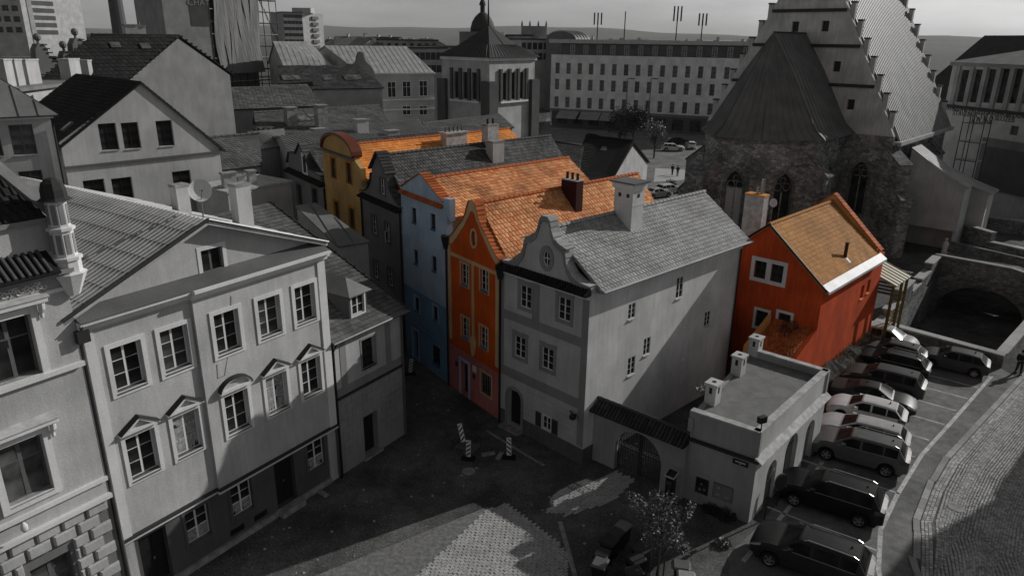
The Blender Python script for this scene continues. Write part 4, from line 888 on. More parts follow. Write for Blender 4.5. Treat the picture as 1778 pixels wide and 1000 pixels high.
go = [(2 * c - a, b) for a, b in hf[::-1]] + hf[1:]
xo_, zo_ = WOr.px(823, 414); ho_ = oval(xo_, zo_, .5, .92)
slab(orh, 'front_wall', WOr, [(0, ZP), (X, ZP), (X, zs_ - .4), (X - .12, zs_ - .4)] + go[::-1] + [(.12, zs_ - .4), (0, zs_ - .4)], hh + [ho_], 'orange_wall', 0, .4)
slab(orh, 'ground_floor_wall', WOr, [(0, 0), (X, 0), (X, ZP), (0, ZP)], gh, 'pink_wall', 0, .4)
gi = [(c + (a - c) * .88, b - .3 - (.35 if abs(a - c) < .5 else 0)) for a, b in go]
mb = MB(); slab_mb(mb, WOr, go + gi[::-1], (), .045, .05); mb.build('gable_trim', 'cream_trim', orh)
mb = MB(); slab_mb(mb, WOr, oval(xo_, zo_, .76, 1.18), [ho_], .05, .05); mb.build('oval_surround', 'cream_trim', orh); mb = MB(); slab_mb(mb, WOr, oval(xo_, zo_, .52, .94), [oval(xo_, zo_, .42, .84)], -.2, .04); mb.box(-.015, 0, -.42, .015, .02, .42, WOr.m(xo_, zo_, -.22)); ow = mb.build('oval_window', 'white_paint', orh); mb = MB(); slab_mb(mb, WOr, oval(xo_, zo_, .5, .92), (), -.25, .02); mb.build('pane', 'glass', ow)
zb1 = (WOr.px(795, 448)[1] + WOr.px(855, 468)[1]) / 2
xq0 = .36
band(orh, 'cream_pilaster', WOr, .12, .4, ZP + .25, zs_ - .35, .05, 'cream_trim'); band(orh, 'cream_pilaster', WOr, X - .5, X - .2, ZP + .25, zs_ - .35, .05, 'cream_trim')
band(orh, 'cream_pilaster', WOr, c - .1, c + .1, ZP + 1.3, zb1 - .1, .05, 'cream_trim'); band(orh, 'cream_band', WOr, .405, X - .505, zb1 - .1, zb1 + .1, .05, 'cream_trim')
mb = MB(); slab_mb(mb, WOr, [(c - .07, ZP + .02), (c + .07, ZP + .02), (c + .2, ZP + .5), (c + .27, ZP + .95), (c + .12, ZP + 1.28), (c - .12, ZP + 1.28), (c - .27, ZP + .95), (c - .2, ZP + .5)], (), .09, .09); mb.build('cartouche', 'cream_trim', orh)
band(orh, 'ledge', WOr, 0, X, ZP - .05, ZP + .06, .06, 'orange_wall')
coping(orh, WOr, hf[1:], 'tile_terra', 0, .4, .25); coping(orh, WOr, [(2 * c - a, b) for a, b in hf[1:]], 'tile_terra', 0, .4, .25)
for px, py, lb in ((793, 631, 0), (823, 653, 1)):
    x_, z_ = WOr.px(px, py); mb = MB(); mb.box(-.13, -.02, -.16, .13, -.002, .16, WOr.m(x_, z_, 0)); mb.build('wall_plate', 'black_iron', orh)
x_, z_ = WOr.px(824, 643); mb = MB(); mb.box(-.2, -.022, -.2, .2, -.002, .2, WOr.m(x_, z_ + .1, 0)); mb.build('wall_plate', 'white_paint', orh)
eO0, eO1, rO, DO = back_house(orh, WOr, 14.6, zs_ + .1, zs_ - .1, 12.3, c, 'plaster_mid', 'tile_ochre' if False else 'tile_orange', 'tile', .42, .26, .3, ridge_mat='tile_terra', eo=.1)
q = near_ridge(rO, DO, 978); cc = q + Vector((UD.y, -UD.x, 0)) * .75; ch = chimney(orh, (cc.x, cc.y), 1.25, .62, 10.6, 12.95, -43.7, 'chimney_red', 'concrete_pale', pots=3, potmat='black_iron', flare=.0, capt=.06)
mb = MB(); m_ = Matrix(((UD.x, UD.y, 0, cc.x), (UD.y, -UD.x, 0, cc.y), (0, 0, 1, 0), (0, 0, 0, 1)))
for px_, pt in ((868, B2), (779, B1)):
    zz = 10.6 if pt is B1 else 9.5; n_ = WOr.n
    par_ = orh if pt is B2 else None
    if par_: pipe(par_, [V2(pt) + n_ * .09, V2(pt) + n_ * .09 + Vector((0, 0, zz - .5)), V2(pt) + n_ * .05 + Vector((0, 0, zz))], .06); mb = MB(); mb.frust([V2(pt) + n_ * .1 + Vector((s * .12, t * .12, zz - .75)) for s, t in ((-1, -1), (1, -1), (1, 1), (-1, 1))], [V2(pt) + n_ * .1 + Vector((s * .26, t * .26, zz)) for s, t in ((-1, -1), (1, -1), (1, 1), (-1, 1))]); mb.build('rain_hopper', 'black_iron', par_)
# ---- blue house
WB = Wall(B0, B1); blh = thing('blue_house', 'narrow pale blue house with plain triangular gable', 'house', (B0 + B1) / 2); X = WB.L; hb = []; hb2 = []
zc = (WB.px(702, 337)[1] + WB.px(770, 358)[1]) / 2
zs2 = (WB.px(712, 565)[1] + WB.px(772, 590)[1]) / 2
for px, py in ((719, 374), (752, 385), (722, 446), (754, 458), (724, 528), (756, 544)):
    x, z = WB.px(px, py); (hb if py < 500 else hb2).append(window(blh, WB, x, z, .62, 1.0, 2, 2, .045, .012, 'brown_wood', rec=.1, trim='blue_trim', tw=.12, sill='blue_sill', tp=.015))
x, z = WB.px(757, 617); hb2.append(window(blh, WB, x, z, 1.05, 1.35, 3, 3, .05, .012, 'dark_frame', rec=.08, sill='blue_sill'))
xd, _ = WB.px(722, 600); hb2.append(rect(xd, 1.15, .8, 2.1)); mb = MB(); mb.box(-.4, 0, 0, .4, .05, 2.1, WB.m(xd, .1, -.3)); dr = mb.build('door', 'dark_wood', blh)
for k in range(3): q_ = MB(); q_.box(-.32, -.02, .1 + k * .67, .32, -.001, .67 + k * .67, WB.m(xd, .1, -.3)); q_.build('door_panel', 'dark_wood', dr)
mb = MB(); slab_mb(mb, WB, [(xd - .52, 0), (xd - .4, 0), (xd - .4, 2.2), (xd + .4, 2.2), (xd + .4, 0), (xd + .52, 0), (xd + .52, 2.35), (xd - .52, 2.35)], (), .03, .03); mb.build('door_surround', 'blue_trim', blh)
zl = (WB.px(712, 508)[1] + WB.px(775, 527)[1]) / 2
zm_ = (WB.px(705, 415)[1] + WB.px(775, 430)[1]) / 2
slab(blh, 'front_wall', WB, [(0, zl), (X, zl), (X, zc), (0, zc)], hb, 'blue_wall', 0, .4); slab(blh, 'lower_wall', WB, [(0, 0), (X, 0), (X, zl), (0, zl)], hb2, 'blue_shaded', 0, .4)
za_ = max(WB.px(733, 304)[1], zc + 1.6); xp_ = X * .46
slab(blh, 'gable_wall', WB, [(0, zc + .02), (X * .93, zc + .02), (X * .93, zc + .3), (xp_, za_), (0, zc + .3)], (), 'blue_wall', -.05, .35)
slab(blh, 'kneeler', WB, [(X * .93, zc), (X + .35, zc - .7), (X + .35, zc + .62), (X * .93, zc + .55)], (), 'blue_wall', -.02, .38)
tiled_ledge(blh, WB, -.05, X * .93, zc, 'tile_terra', .22, .16, r=.05, step=.15)
for zz_ in (zm_, zl + .02, zs2): band(blh, 'string_course', WB, 0, X, zz_ - .04, zz_ + .04, .04, 'blue_wall' if zz_ > zl + .1 else 'blue_shaded')
coping(blh, WB, [(xp_, za_), (X * .93, zc + .32)], 'tile_terra', -.05, .5, .26); coping(blh, WB, [(xp_, za_), (0, zc + .32)], 'tile_terra', -.05, .35, .26)
eB0_, eB1_, rB_, DB = back_house(blh, WB, 13.2, zc + .0, zc - .45, za_ - .4, xp_, 'plaster_mid', 'tile_orange', 'tile', .42, .26, .3, ridge_mat='tile_terra', eo=.15)
n_ = WB.n; pipe(blh, [V2(B1) + n_ * .09, V2(B1) + n_ * .09 + Vector((0, 0, 9.2)), V2(B1) + n_ * .05 + Vector((0, 0, 9.9))], .06); mb = MB(); mb.frust([V2(B1) + n_ * .1 + Vector((s * .12, t * .12, 9.1)) for s, t in ((-1, -1), (1, -1), (1, 1), (-1, 1))], [V2(B1) + n_ * .1 + Vector((s * .26, t * .26, 9.9)) for s, t in ((-1, -1), (1, -1), (1, 1), (-1, 1))]); mb.build('rain_hopper', 'black_iron', blh)
# ---- grey gabled house
WG = Wall(BG, B0); gh_ = thing('grey_gabled_house', 'dark grey house with steep gable and one open casement', 'house', (BG + B0) / 2); X = WG.L; c = X * .5; hg = []
zc = (WG.px(630, 342)[1] + WG.px(697, 364)[1]) / 2
for i, (px, py, w_, h_) in enumerate(((650, 391, .8, 1.35), (673, 404, .8, 1.35), (653, 468, .8, 1.3), (678, 482, .8, 1.3))):
    x, z = WG.px(px, py); hg.append(window(gh_, WG, x, z, w_, h_, 2, 3, .05, .014, 'white_paint', rec=.1, trim='trim_dark', tw=.13, tp=.02))
    if i == 1:
        mb = MB(); m = WG.m(x + .1, z - .6, .02) @ Matrix.Rotation(R(-65), 4, 'Z'); mb.box(0, 0, 0, .05, .04, .8, m); mb.box(.3, 0, 0, .35, .04, .8, m); mb.box(.05, .002, 0, .3, .038, .05, m); mb.box(.05, .002, .75, .3, .038, .8, m); cs = mb.build('open_casement', 'white_paint', gh_); mb = MB(); mb.box(.05, .015, .05, .3, .02, .75, m); mb.build('pane', 'glass_grey', cs)
x, z = WG.px(664, 324); hg2 = [window(gh_, WG, x, z, .75, 1.15, 2, 2, .06, .014, 'white_paint', rec=.1, trim='trim_dark', tw=.07, tp=.02)]
slab(gh_, 'front_wall', WG, [(0, 0), (X, 0), (X, zc), (0, zc)], hg, 'plaster_grey', 0, .4)
za_ = WG.px(663, 266)[1]; hf = [(c, za_), (c + 1.3, za_ - 1.3), (c + 1.35, za_ - 1.6), (c + 1.5, za_ - 2.1), (c + 1.85, za_ - 2.6), (c + 2.4, zc + .5), (X, zc + .3)]
gg = [(2 * c - a, b) for a, b in hf[::-1]] + hf[1:]
slab(gh_, 'gable_wall', WG, [(0, zc), (X, zc)] + gg[::-1], hg2, 'plaster_grey', -.03, .4)
tiled_ledge(gh_, WG, -.05, X + .05, zc, 'tile_dark', .42, .2, r=.05)
coping(gh_, WG, hf[:2], 'tile_slate', .12, .65, .27, lift=.05); coping(gh_, WG, [(2 * c - a, b) for a, b in hf[:2]], 'tile_slate', .12, .65, .27, lift=.05); coping(gh_, WG, hf[2:], 'tile_grey', 0, .4, .26); coping(gh_, WG, [(2 * c - a, b) for a, b in hf[2:]], 'tile_slate', 0, .4, .26)
eG0, eG1, rG, DG = back_house(gh_, WG, 16.5, zc + .4, zc + .4, za_ - .25, c, 'plaster_mid', 'tile_grey', 'tile', .42, .26, .3)
pipe(gh_, [V2(BG) + WG.n * .1, V2(BG) + WG.n * .1 + Vector((0, 0, zc))], .07); pipe(gh_, [V2(B0) + WG.n * .1 - WG.d * .1, V2(B0) + WG.n * .1 - WG.d * .1 + Vector((0, 0, zc))], .06)
q = near_ridge(rG, DG, 843); cc = q + Vector((UD.y, -UD.x, 0)) * 1.1; chimney(gh_, (cc.x, cc.y), 1.15, .8, za_ - 2.6, za_ + .1, 46.3, 'plaster_light', 'concrete', flare=.03); cc = q + UD * .4 + Vector((UD.y, -UD.x, 0)) * .1; ch = chimney(gh_, (cc.x, cc.y), 1.1, .7, za_ - 2.0, za_ + 1.2, 46.3, 'concrete_pale', 'concrete', pots=2, potmat='black_iron', flare=.02)
# ---- yellow house
WY = Wall(BY, BG); yh = thing('yellow_house', 'yellow ochre house with rounded copper edged gable and orange roof', 'house', (BY + BG) / 2); X = WY.L; hy = []
zc = (WY.px(567, 264)[1] + WY.px(628, 279)[1]) / 2
for px, py in ((579, 291), (606, 300), (585, 366), (611, 378)):
    x, z = WY.px(px, py); hy.append(window(yh, WY, x, z, .95, 1.45, 2, 2, .05, .014, 'brown_wood', rec=.08, trim='yellow_trim', tw=.16, tp=.03, sill='dark_frame'))
za_ = WY.px(590, 243)[1] + .15; xw_ = X * .86
ar_ = [(X * .02 + (xw_ - X * .02) * (.5 + .5 * math.cos(math.pi * k / 16)), zc + .1 + (za_ - zc) * math.sin(math.pi * k / 16)) for k in range(17)]
slab(yh, 'front_wall', WY, [(0, 0), (X, 0), (X, zc - .5), (xw_, zc), (0, zc)], hy, 'yellow_wall', 0, .4)
slab(yh, 'gable_wall', WY, [(ar_[-1][0], zc), (ar_[0][0], zc)] + ar_, (), 'yellow_wall', -.03, .4)
mb = MB(); slab_mb(mb, WY, [(a, b + .02) for a, b in ar_] + [(xw_ / 2 + (a - xw_ / 2) * 1.04, b + .22) for a, b in ar_[::-1]], (), .2, .8); mb.build('gable_coping', 'copper', yh)
band(yh, 'gable_ledge', WY, -.05, xw_ + .1, zc - .08, zc + .08, .3, 'metal_grey')
eY0, eY1, rY, DY = back_house(yh, WY, 17.5, zc - .6, zc - 1.2, za_ - .7, X * .44, 'plaster_mid', 'tile_bright', 'tile', .42, .3, .33, ridge_mat='tile_terra')
q = near_ridge(rY, DY, 768); cc = q + Vector((UD.y, -UD.x, 0)) * 1.5; ch = chimney(yh, (cc.x, cc.y), 2.2, .8, za_ - 2.2, za_ - .2, 46.3, 'concrete_pale', 'concrete_pale', pots=5, flare=.12)
# ---- small grey house
WN = Wall(BS, BY); nh = thing('small_grey_house', 'small grey house with curved gable beside the yellow house', 'house', (BS + BY) / 2); X = WN.L; c = X * .36; hn = []
zc = (WN.px(500, 301)[1] + WN.px(563, 315)[1]) / 2
for px, py in ((520, 339), (547, 347)):
    x, z = WN.px(px, py); hn.append(window(nh, WN, x, z, 1.15, 1.9, 2, 2, .05, .014, 'dark_frame', rec=.15, trim='trim_dark', tw=.2, tp=.02))
x, z = WN.px(529, 286); hn2 = [window(nh, WN, x, z, .75, 1.4, 1, 2, .05, .014, 'dark_frame', rec=.15, trim='trim_white', tw=.25, tp=.03)]
slab(nh, 'front_wall', WN, [(0, 0), (X, 0), (X, zc), (0, zc)], hn, 'plaster_grey', 0, .4); za_ = WN.px(521, 249)[1]
c = WN.px(521, 249)[0]
gg = [(0.1, zc + .9), (.6, zc + 1.6), (c - 1.2, za_ - .9), (c, za_), (c + 1.1, za_ - .9), (c + 2.0, za_ - 2.0), (X - 1.0, zc + .7), (X - .1, zc + .3)]
slab(nh, 'gable_wall', WN, [(0, zc), (X, zc)] + gg[::-1], hn2, 'plaster_grey', -.03, .4); tiled_ledge(nh, WN, -.05, X + .05, zc, 'tile_dark', .5, .25)
coping(nh, WN, gg[3:], 'tile_grey', .05, .6, .36, lift=.05); coping(nh, WN, gg[:4][::-1], 'tile_slate', .05, .6, .36, lift=.05)
back_house(nh, WN, 18, zc + .3, zc + .2, za_ - .2, c, 'plaster_mid', 'tile_grey', 'tile', .42, .3, .33)
pipe(nh, [V2(BY) + WN.n * .1, V2(BY) + WN.n * .1 + Vector((0, 0, zc - .2))], .08)
# ------------------------------------------------------------------ gate wall
WGt = Wall((4.2, 33.0, 0), (8.34, 29.42, 0)); gt = thing('gate_wall', 'plastered wall with tiled top and arched carriage gate between white house and garage', 'wall', WGt.p(WGt.L / 2, 0))
xl, xr_ = WGt.px(1065, 814)[0], WGt.px(1144, 850)[0]; xm_ = (xl + xr_) / 2; gw_ = xr_ - xl; zt_ = 2.62; ZGt = 3.0
slab(gt, 'wall_plate', WGt, [(0, 0), (xl, 0)] + arch(xm_, 0, gw_, zt_, 16)[2:][::-1] + [(xr_, 0), (WGt.L, 0), (WGt.L, ZGt), (0, ZGt)], (), 'plaster_mid', 0, .5)
mb = MB(); mb.add([WGt.p(-.02, ZGt - .05, .35), WGt.p(WGt.L, ZGt - .05, .35), WGt.p(WGt.L, ZGt + .5, -.25), WGt.p(-.02, ZGt + .5, -.25), WGt.p(-.02, ZGt - .05, -.85), WGt.p(WGt.L, ZGt - .05, -.85)], ((0, 1, 2, 3), (3, 2, 5, 4), (1, 5, 2), (0, 3, 4), (0, 4, 5, 1))); tp_ = mb.build('wall_roof', 'tile_dark', gt)
n = int(WGt.L / .19)
for k in range(n):
    for s_ in (0, 1):
        x = (k + .5) * WGt.L / n; a = WGt.p(x, ZGt - .02, .4 if s_ == 0 else -.9); b = WGt.p(x, ZGt + .54, -.25); mid = a.lerp(b, .5)
        for p0, p1, r0, r1 in ((a, mid, .085, .07), (mid - Vector((0, 0, .0)), b, .085, .07)):
            q = MB(); q.tube([p0 + Vector((0, 0, .01)), p1], [r0, r1], 7, random.uniform(.01, 1)); q.build('roof_tile', 'tile_slate', tp_)
ridge_tiles(tp_, WGt.p(0, ZGt + .55, -.25), WGt.p(WGt.L, ZGt + .55, -.25), 'tile_slate', .36, .11)
for s_ in (-1, 1):                                         # two iron leaves
    gl_ = thing('iron_gate', 'black iron gate leaf of bars and rings under the arch, %s' % ('beside the white house' if s_ < 0 else 'beside the garage'), 'gate', WGt.p(xm_ + s_ * gw_ / 4, 0, -.3))
    x0, x1 = (xm_ - gw_ / 2 + .03, xm_ - .03) if s_ < 0 else (xm_ + .03, xm_ + gw_ / 2 - .03); r_ = gw_ / 2
    top = lambda x: zt_ - r_ + math.sqrt(max(.02, (r_ - .04) ** 2 - (x - xm_) ** 2))
    mb = MB()
    for xx in (x0 + .03, x1 - .03): mb.tube([WGt.p(xx, .05, -.3), WGt.p(xx, top(xx), -.3)], .035, 6)
    pts = [WGt.p(x0 + .03 + (x1 - x0 - .06) * k / 10, top(x0 + .03 + (x1 - x0 - .06) * k / 10), -.3) for k in range(11)]; mb.tube(pts, .03, 6)
    for zz in (.16, 1.36, 1.62): mb.tube([WGt.p(x0, zz, -.3), WGt.p(x1, zz, -.3)], .02, 5)
    mb.build('gate_frame', 'black_iron', gl_)
    for k in range(1, 9):
        xx = x0 + (x1 - x0) * k / 9; q = MB(); q.tube([WGt.p(xx, .1, -.3), WGt.p(xx, top(xx), -.3)], .013, 5); q.build('bar', 'black_iron', gl_)
    for k in range(6):
        q = MB(); cx = x0 + (x1 - x0) * (k + .5) / 6; q.tube([WGt.p(cx + .09 * math.cos(t * math.pi / 6), 1.49 + .09 * math.sin(t * math.pi / 6), -.3) for t in range(13)], .012, 5, cap=False); q.build('ring', 'steel', gl_)
# ------------------------------------------------------------------ flat garage building
GA, GB, GC, GD = Vector((8.36, 29.68, 0)), Vector((11.05, 27.66, 0)), Vector((16.85, 34.2, 0)), Vector((13.49, 37.19, 0))
ZTG = 4.68; ga = thing('flat_garage', 'low pale garage building with flat parapet roof and arched openings', 'garage', (GA + GB + GC + GD) / 4)
WF, WR = Wall(GA, GB), Wall(GB, GC)
zl_ = WF.px(1310, 800)[1]; zl_ = 3.3
xs_, zs_ = WF.px(1286, 803); sp_ = []
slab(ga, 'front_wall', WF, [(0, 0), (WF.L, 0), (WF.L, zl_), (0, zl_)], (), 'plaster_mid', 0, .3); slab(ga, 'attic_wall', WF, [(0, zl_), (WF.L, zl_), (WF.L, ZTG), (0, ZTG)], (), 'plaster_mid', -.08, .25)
band(ga, 'ledge_sheet', WF, -.12, WF.L + .12, zl_ - .06, zl_ + .06, .16, 'metal_dark')
ah = []
for px0, py0, px1, py1, w_, h_ in ((1335, 880, 1335, 800, 1.15, 2.35), (1372, 822, 1372, 745, 1.6, 2.75), (1408, 770, 1408, 710, 1.25, 2.45)):
    x, _ = WR.px(px0, py0 - 30); o_ = arch(x, .0, w_, h_, 12); ah.append(o_)
    mb = MB(); slab_mb(mb, WR, arch(x, .0, w_ + .02, h_, 12), (), -.22, .05); d_ = mb.build('garage_door', 'trim_grey' if w_ < 1.5 else 'plaster_grey', ga)
    mb = MB(); mb.box(-.02, -.02, 0, .02, 0, h_ - .1, WR.m(x, 0, -.22)); mb.box(-w_ / 2, -.018, h_ * .7, w_ / 2, 0, h_ * .7 + .05, WR.m(x, 0, -.22)); mb.build('door_bar', 'dark_frame', d_)
loops = [[(WR.L, 0), (WR.L, zl_), (0, zl_), (0, 0)]]
ol = [(0, 0)]
for o_ in sorted(ah, key=lambda a: a[0][0]): ol += [o_[0]] + o_[2:][::-1] + [o_[1]]
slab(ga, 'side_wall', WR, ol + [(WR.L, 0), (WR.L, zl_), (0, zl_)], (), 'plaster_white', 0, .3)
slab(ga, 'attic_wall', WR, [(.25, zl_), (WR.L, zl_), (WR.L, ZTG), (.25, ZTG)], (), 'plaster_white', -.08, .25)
mb = MB(); mb.frust([WR.p(-.1, zl_ - .08, .28), WR.p(WR.L, zl_ - .08, .28), WR.p(WR.L, zl_ - .03, .28), WR.p(-.1, zl_ - .03, .28)], [WR.p(-.1, zl_ - .08, -.07), WR.p(WR.L, zl_ - .08, -.07), WR.p(WR.L, zl_ + .2, -.07), WR.p(-.1, zl_ + .2, -.07)]); mb.build('ledge_sheet', 'concrete_pale', ga)
Wl, Wk = Wall(GD, GA), Wall(GC, GD)
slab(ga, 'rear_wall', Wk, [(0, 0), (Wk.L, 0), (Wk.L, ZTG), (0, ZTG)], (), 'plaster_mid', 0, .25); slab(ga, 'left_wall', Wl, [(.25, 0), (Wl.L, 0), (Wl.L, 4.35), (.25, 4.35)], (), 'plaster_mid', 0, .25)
cn = (GA + GB + GC + GD) / 4; ins = [p + (cn - p) * .04 for p in (GA, GB, GC, GD)]
mb = MB(); mb.add([(p.x, p.y, 4.28) for p in ins], ((0, 1, 2, 3),)); fr_ = mb.build('flat_roof', 'felt', ga)
for k in range(1, 5):                                      # felt strips along the roof
    a, b = ins[0].lerp(ins[1], k / 5), ins[3].lerp(ins[2], k / 5); q = MB(); d = (b - a).normalized(); nn = Vector((d.y, -d.x, 0)) * .05; q.prism([a - nn + Vector((0, 0, 4.281)), b - nn + Vector((0, 0, 4.281)), b + nn + Vector((0, 0, 4.281)), a + nn + Vector((0, 0, 4.281))], (0, 0, .008)); q.build('felt_seam', 'felt', fr_)
for W_ in (WF, WR, Wk): band(ga, 'parapet_coping', W_, -.05, W_.L + .05, ZTG, ZTG + .07, .02, 'concrete_pale', -.02) if False else slab(ga, 'parapet_coping', W_, [(.06, ZTG), (W_.L - .06, ZTG), (W_.L - .06, ZTG + .07), (.06, ZTG + .07)], (), 'concrete_pale', .0, .36)
for px, py in ((1238, 705), (1283, 665), (1316, 640)):
    best = min(((abs((lambda v: 889 + FPX * v.dot(RIGHT) / v.dot(FWD))(Wl.p(Wl.L * k / 100, 4.9, -.35) - CAM) - px), k) for k in range(101))); c_ = Wl.p(Wl.L * best[1] / 100, 0, -.35)
    ch = chimney(ga, (c_.x, c_.y), .62, .55, 4.2, 5.42, 41, 'plaster_white', 'plaster_white', flare=.06, capt=.1); dd_ = az(41); n_ = Vector((dd_.y, -dd_.x, 0))
    for off, ax in ((n_ * .277, dd_), (-dd_ * .312, n_)):
        q = MB(); cc = Vector((c_.x, c_.y, 5.05)) + off; q.prism([cc - ax * .07 + Vector((0, 0, -.16)), cc + ax * .07 + Vector((0, 0, -.16)), cc + ax * .07 + Vector((0, 0, .16)), cc - ax * .07 + Vector((0, 0, .16))], off.normalized() * .008); q.build('flue_hole', 'black_iron', ch)
    q = MB(); q.lathe((c_.x, c_.y, 5.421), [(.12, 0), (.12, .006)], 10); q.build('flue_hole', 'black_iron', ch)
# lamp on the garage roof, street sign, notice boards, mirrors
p = GB + (cn - GB) * .06; lp = thing('floodlight', 'dark floodlight on a short stand on the garage roof edge', 'lamp', (p.x, p.y, 4.75)); mb = MB(); mb.tube([(p.x, p.y, 4.75), (p.x, p.y, 5.15)], .025, 6); mb.build('stand', 'black_iron', lp); mb = MB(); mb.box(-.2, -.1, 5.12, .2, .12, 5.42, Matrix.Translation((p.x, p.y, 0)) @ Matrix.Rotation(R(25), 4, 'Z')); mb.build('lamp_head', 'dark_frame', lp)
x, z = WF.px(1286, 803); sg = thing('street_sign', 'dark street name plate with pale lettering on the garage front', 'sign', WF.p(x, z, .01)); mb = MB(); mb.box(-.36, -.03, -.13, .36, -.004, .13, WF.m(x, z, 0)); mb.build('plate', 'black_iron', sg); mb = MB(); mb.box(-.31, -.036, -.09, .31, -.0305, .09, WF.m(x, z, 0)); mb.build('plate_face', 'dark_frame', sg)
mb = MB(); mb.box(-.24, -.04, -.012, .24, -.0365, .06, WF.m(x, z, 0)); mb.box(-.05, -.04, -.07, .05, -.0365, -.04, WF.m(x, z, 0)); mb.build('lettering', 'concrete_pale', sg)
for px, py, w_, h_, m_, lb in ((1219, 843, .62, .82, 'black_iron', 'black notice case on the garage front'), (1255, 854, .95, .8, 'plaster_plinth', 'faded map board on the garage front')):
    x, z = WF.px(px, py); nb = thing('notice_board', lb, 'notice board', WF.p(x, z, .01)); mb = MB(); mb.box(-w_ / 2, -.05, -h_ / 2, w_ / 2, -.003, h_ / 2, WF.m(x, z, 0)); mb.build('board', m_, nb); mb = MB(); mb.box(-w_ / 2 + .04, -.055, -h_ / 2 + .04, w_ / 2 - .04, -.0505, h_ / 2 - .04, WF.m(x, z, 0)); mb.build('board_face', 'glass' if px < 1240 else 'plaster_grey', nb)
    for k in range(4):
        q = MB(); a, b = random.uniform(-.35, .2) * w_, random.uniform(-.35, .25) * h_; q.box(a, -.058, b, a + w_ * .18, -.0555, b + h_ * .14, WF.m(x, z, 0)); q.build('notice', 'plaster_grey' if px < 1240 else 'plaster_mid', nb)
def disc(name, mat, c, d, r, par, t=.04):
    mb = MB(); d = Vector(d).normalized(); a = d.cross(Vector((0, 0, 1))).normalized(); b = d.cross(a); mb.prism([c + (a * math.cos(2 * math.pi * k / 20) + b * math.sin(2 * math.pi * k / 20)) * r for k in range(20)], d * t); return mb.build(name, mat, par)
fp = WR.p(.75, 0, .45)
ms = thing('traffic_mirror', 'round dark backed traffic sign on a pole by the garage corner', 'sign', fp); mb = MB(); mb.tube([fp, fp + Vector((0, 0, 2.5))], .035, 8); mb.build('pole', 'dark_frame', ms); disc('mirror_face', 'glass_grey', fp + Vector((.0, 0, 2.45)), (.75, -.6, -.2), .36, ms)
fp2 = G(1348, 878); rs = thing('round_sign', 'round dark sign disc on a short post before the black car', 'sign', fp2); mb = MB(); mb.tube([fp2, fp2 + Vector((0, 0, 1.7))], .035, 8); mb.build('pole', 'dark_frame', rs); disc('sign_disc', 'dark_frame', fp2 + Vector((.03, -.02, 1.35)), (.5, -.85, .1), .4, rs); disc('sign_rim', 'trim_grey', fp2 + Vector((.005, .02, 1.35)), (.5, -.85, .1), .43, rs, .02)
# ------------------------------------------------------------------ red house
RCn = Vector((18.6, 40.3, 0)); WRs = Wall(RCn, RCn + az(44) * 10.6); WRf = Wall(RCn - az(134) * 8, RCn)
sx, za_ = WRf.px(1338, 390); half_ = WRf.L - sx; WRf = Wall(RCn - az(134) * (2 * half_), RCn); XF = WRf.L; ZE = 7.3
rd = thing('red_house', 'red gabled house with ochre tiled roof beside the parked cars', 'house', RCn); hr = []
x1_, z1_ = WRf.px(1320, 468); x2_, z2_ = WRf.px(1349, 475); zz_ = (z1_ + z2_) / 2
for x in (x1_, x2_): hr.append(window(rd, WRf, x, zz_, .78, 1.12, 2, 2, .06, .014, 'dark_frame', rec=.16))
mb = MB(); slab_mb(mb, WRf, rect((x1_ + x2_) / 2, zz_, x2_ - x1_ + 1.25, 1.6), [rect(x1_, zz_, .776, 1.116), rect(x2_, zz_, .776, 1.116)], .03, .03); mb.build('window_surround', 'trim_white', rd)
for px, py in ((1322, 554), (1361, 559)):
    x, z = WRf.px(px, py); hr.append(window(rd, WRf, x, z, .78, 1.12, 2, 2, .06, .014, 'dark_frame', rec=.16, trim='trim_white', tw=.17))
slab(rd, 'gable_wall', WRf, [(0, 0), (XF, 0), (XF, ZE), (XF / 2, za_ - .1), (0, ZE)], hr, 'red_wall', 0, .35)
hsd = []
for px, py in ((1497, 507), (1508, 497)): x, z = WRs.px(px, py); hsd.append(window(rd, WRs, x, z, .55, .95, 1, 2, .05, .014, 'brown_wood', rec=.18, sill='peach'))
slab(rd, 'side_wall', WRs, [(.355, 0), (WRs.L, 0), (WRs.L, ZE), (.355, ZE)], hsd, 'red_wall', 0, .35)
Wb2 = Wall(RCn + az(44) * 10.2, RCn + az(44) * 10.2 - az(134) * XF); slab(rd, 'rear_gable', Wb2, [(.36, 0), (XF, 0), (XF, ZE + .3), (XF / 2, za_ + .55), (0.36, ZE + .5)], (), 'peach', .0, .4)
coping(rd, Wb2, [(XF / 2, za_ + .55), (.1, ZE + .25)], 'tile_terra', .0, .4, .28); coping(rd, Wb2, [(XF / 2, za_ + .55), (XF, ZE + .3)], 'tile_terra', .0, .4, .28)
D_ = az(44) * 10.0; f_ = az(44) * -.15; e1 = WRf.p(XF + .3, ZE - .3, 0) + f_; e0 = WRf.p(-.3, ZE - .3, 0) + f_; r_ = WRf.p(XF / 2, za_, 0) + f_
roof_slope(rd, [e1, e1 + D_, r_ + D_, r_], 'tile', 'tile_ochre', .26, .3); roof_slope(rd, [e0 + D_, e0, r_, r_ + D_], 'tile', 'tile_terra', .26, .3); ridge_tiles(rd, r_ + Vector((0, 0, .04)), r_ + D_ + Vector((0, 0, .04)), 'tile_ochre', .3)
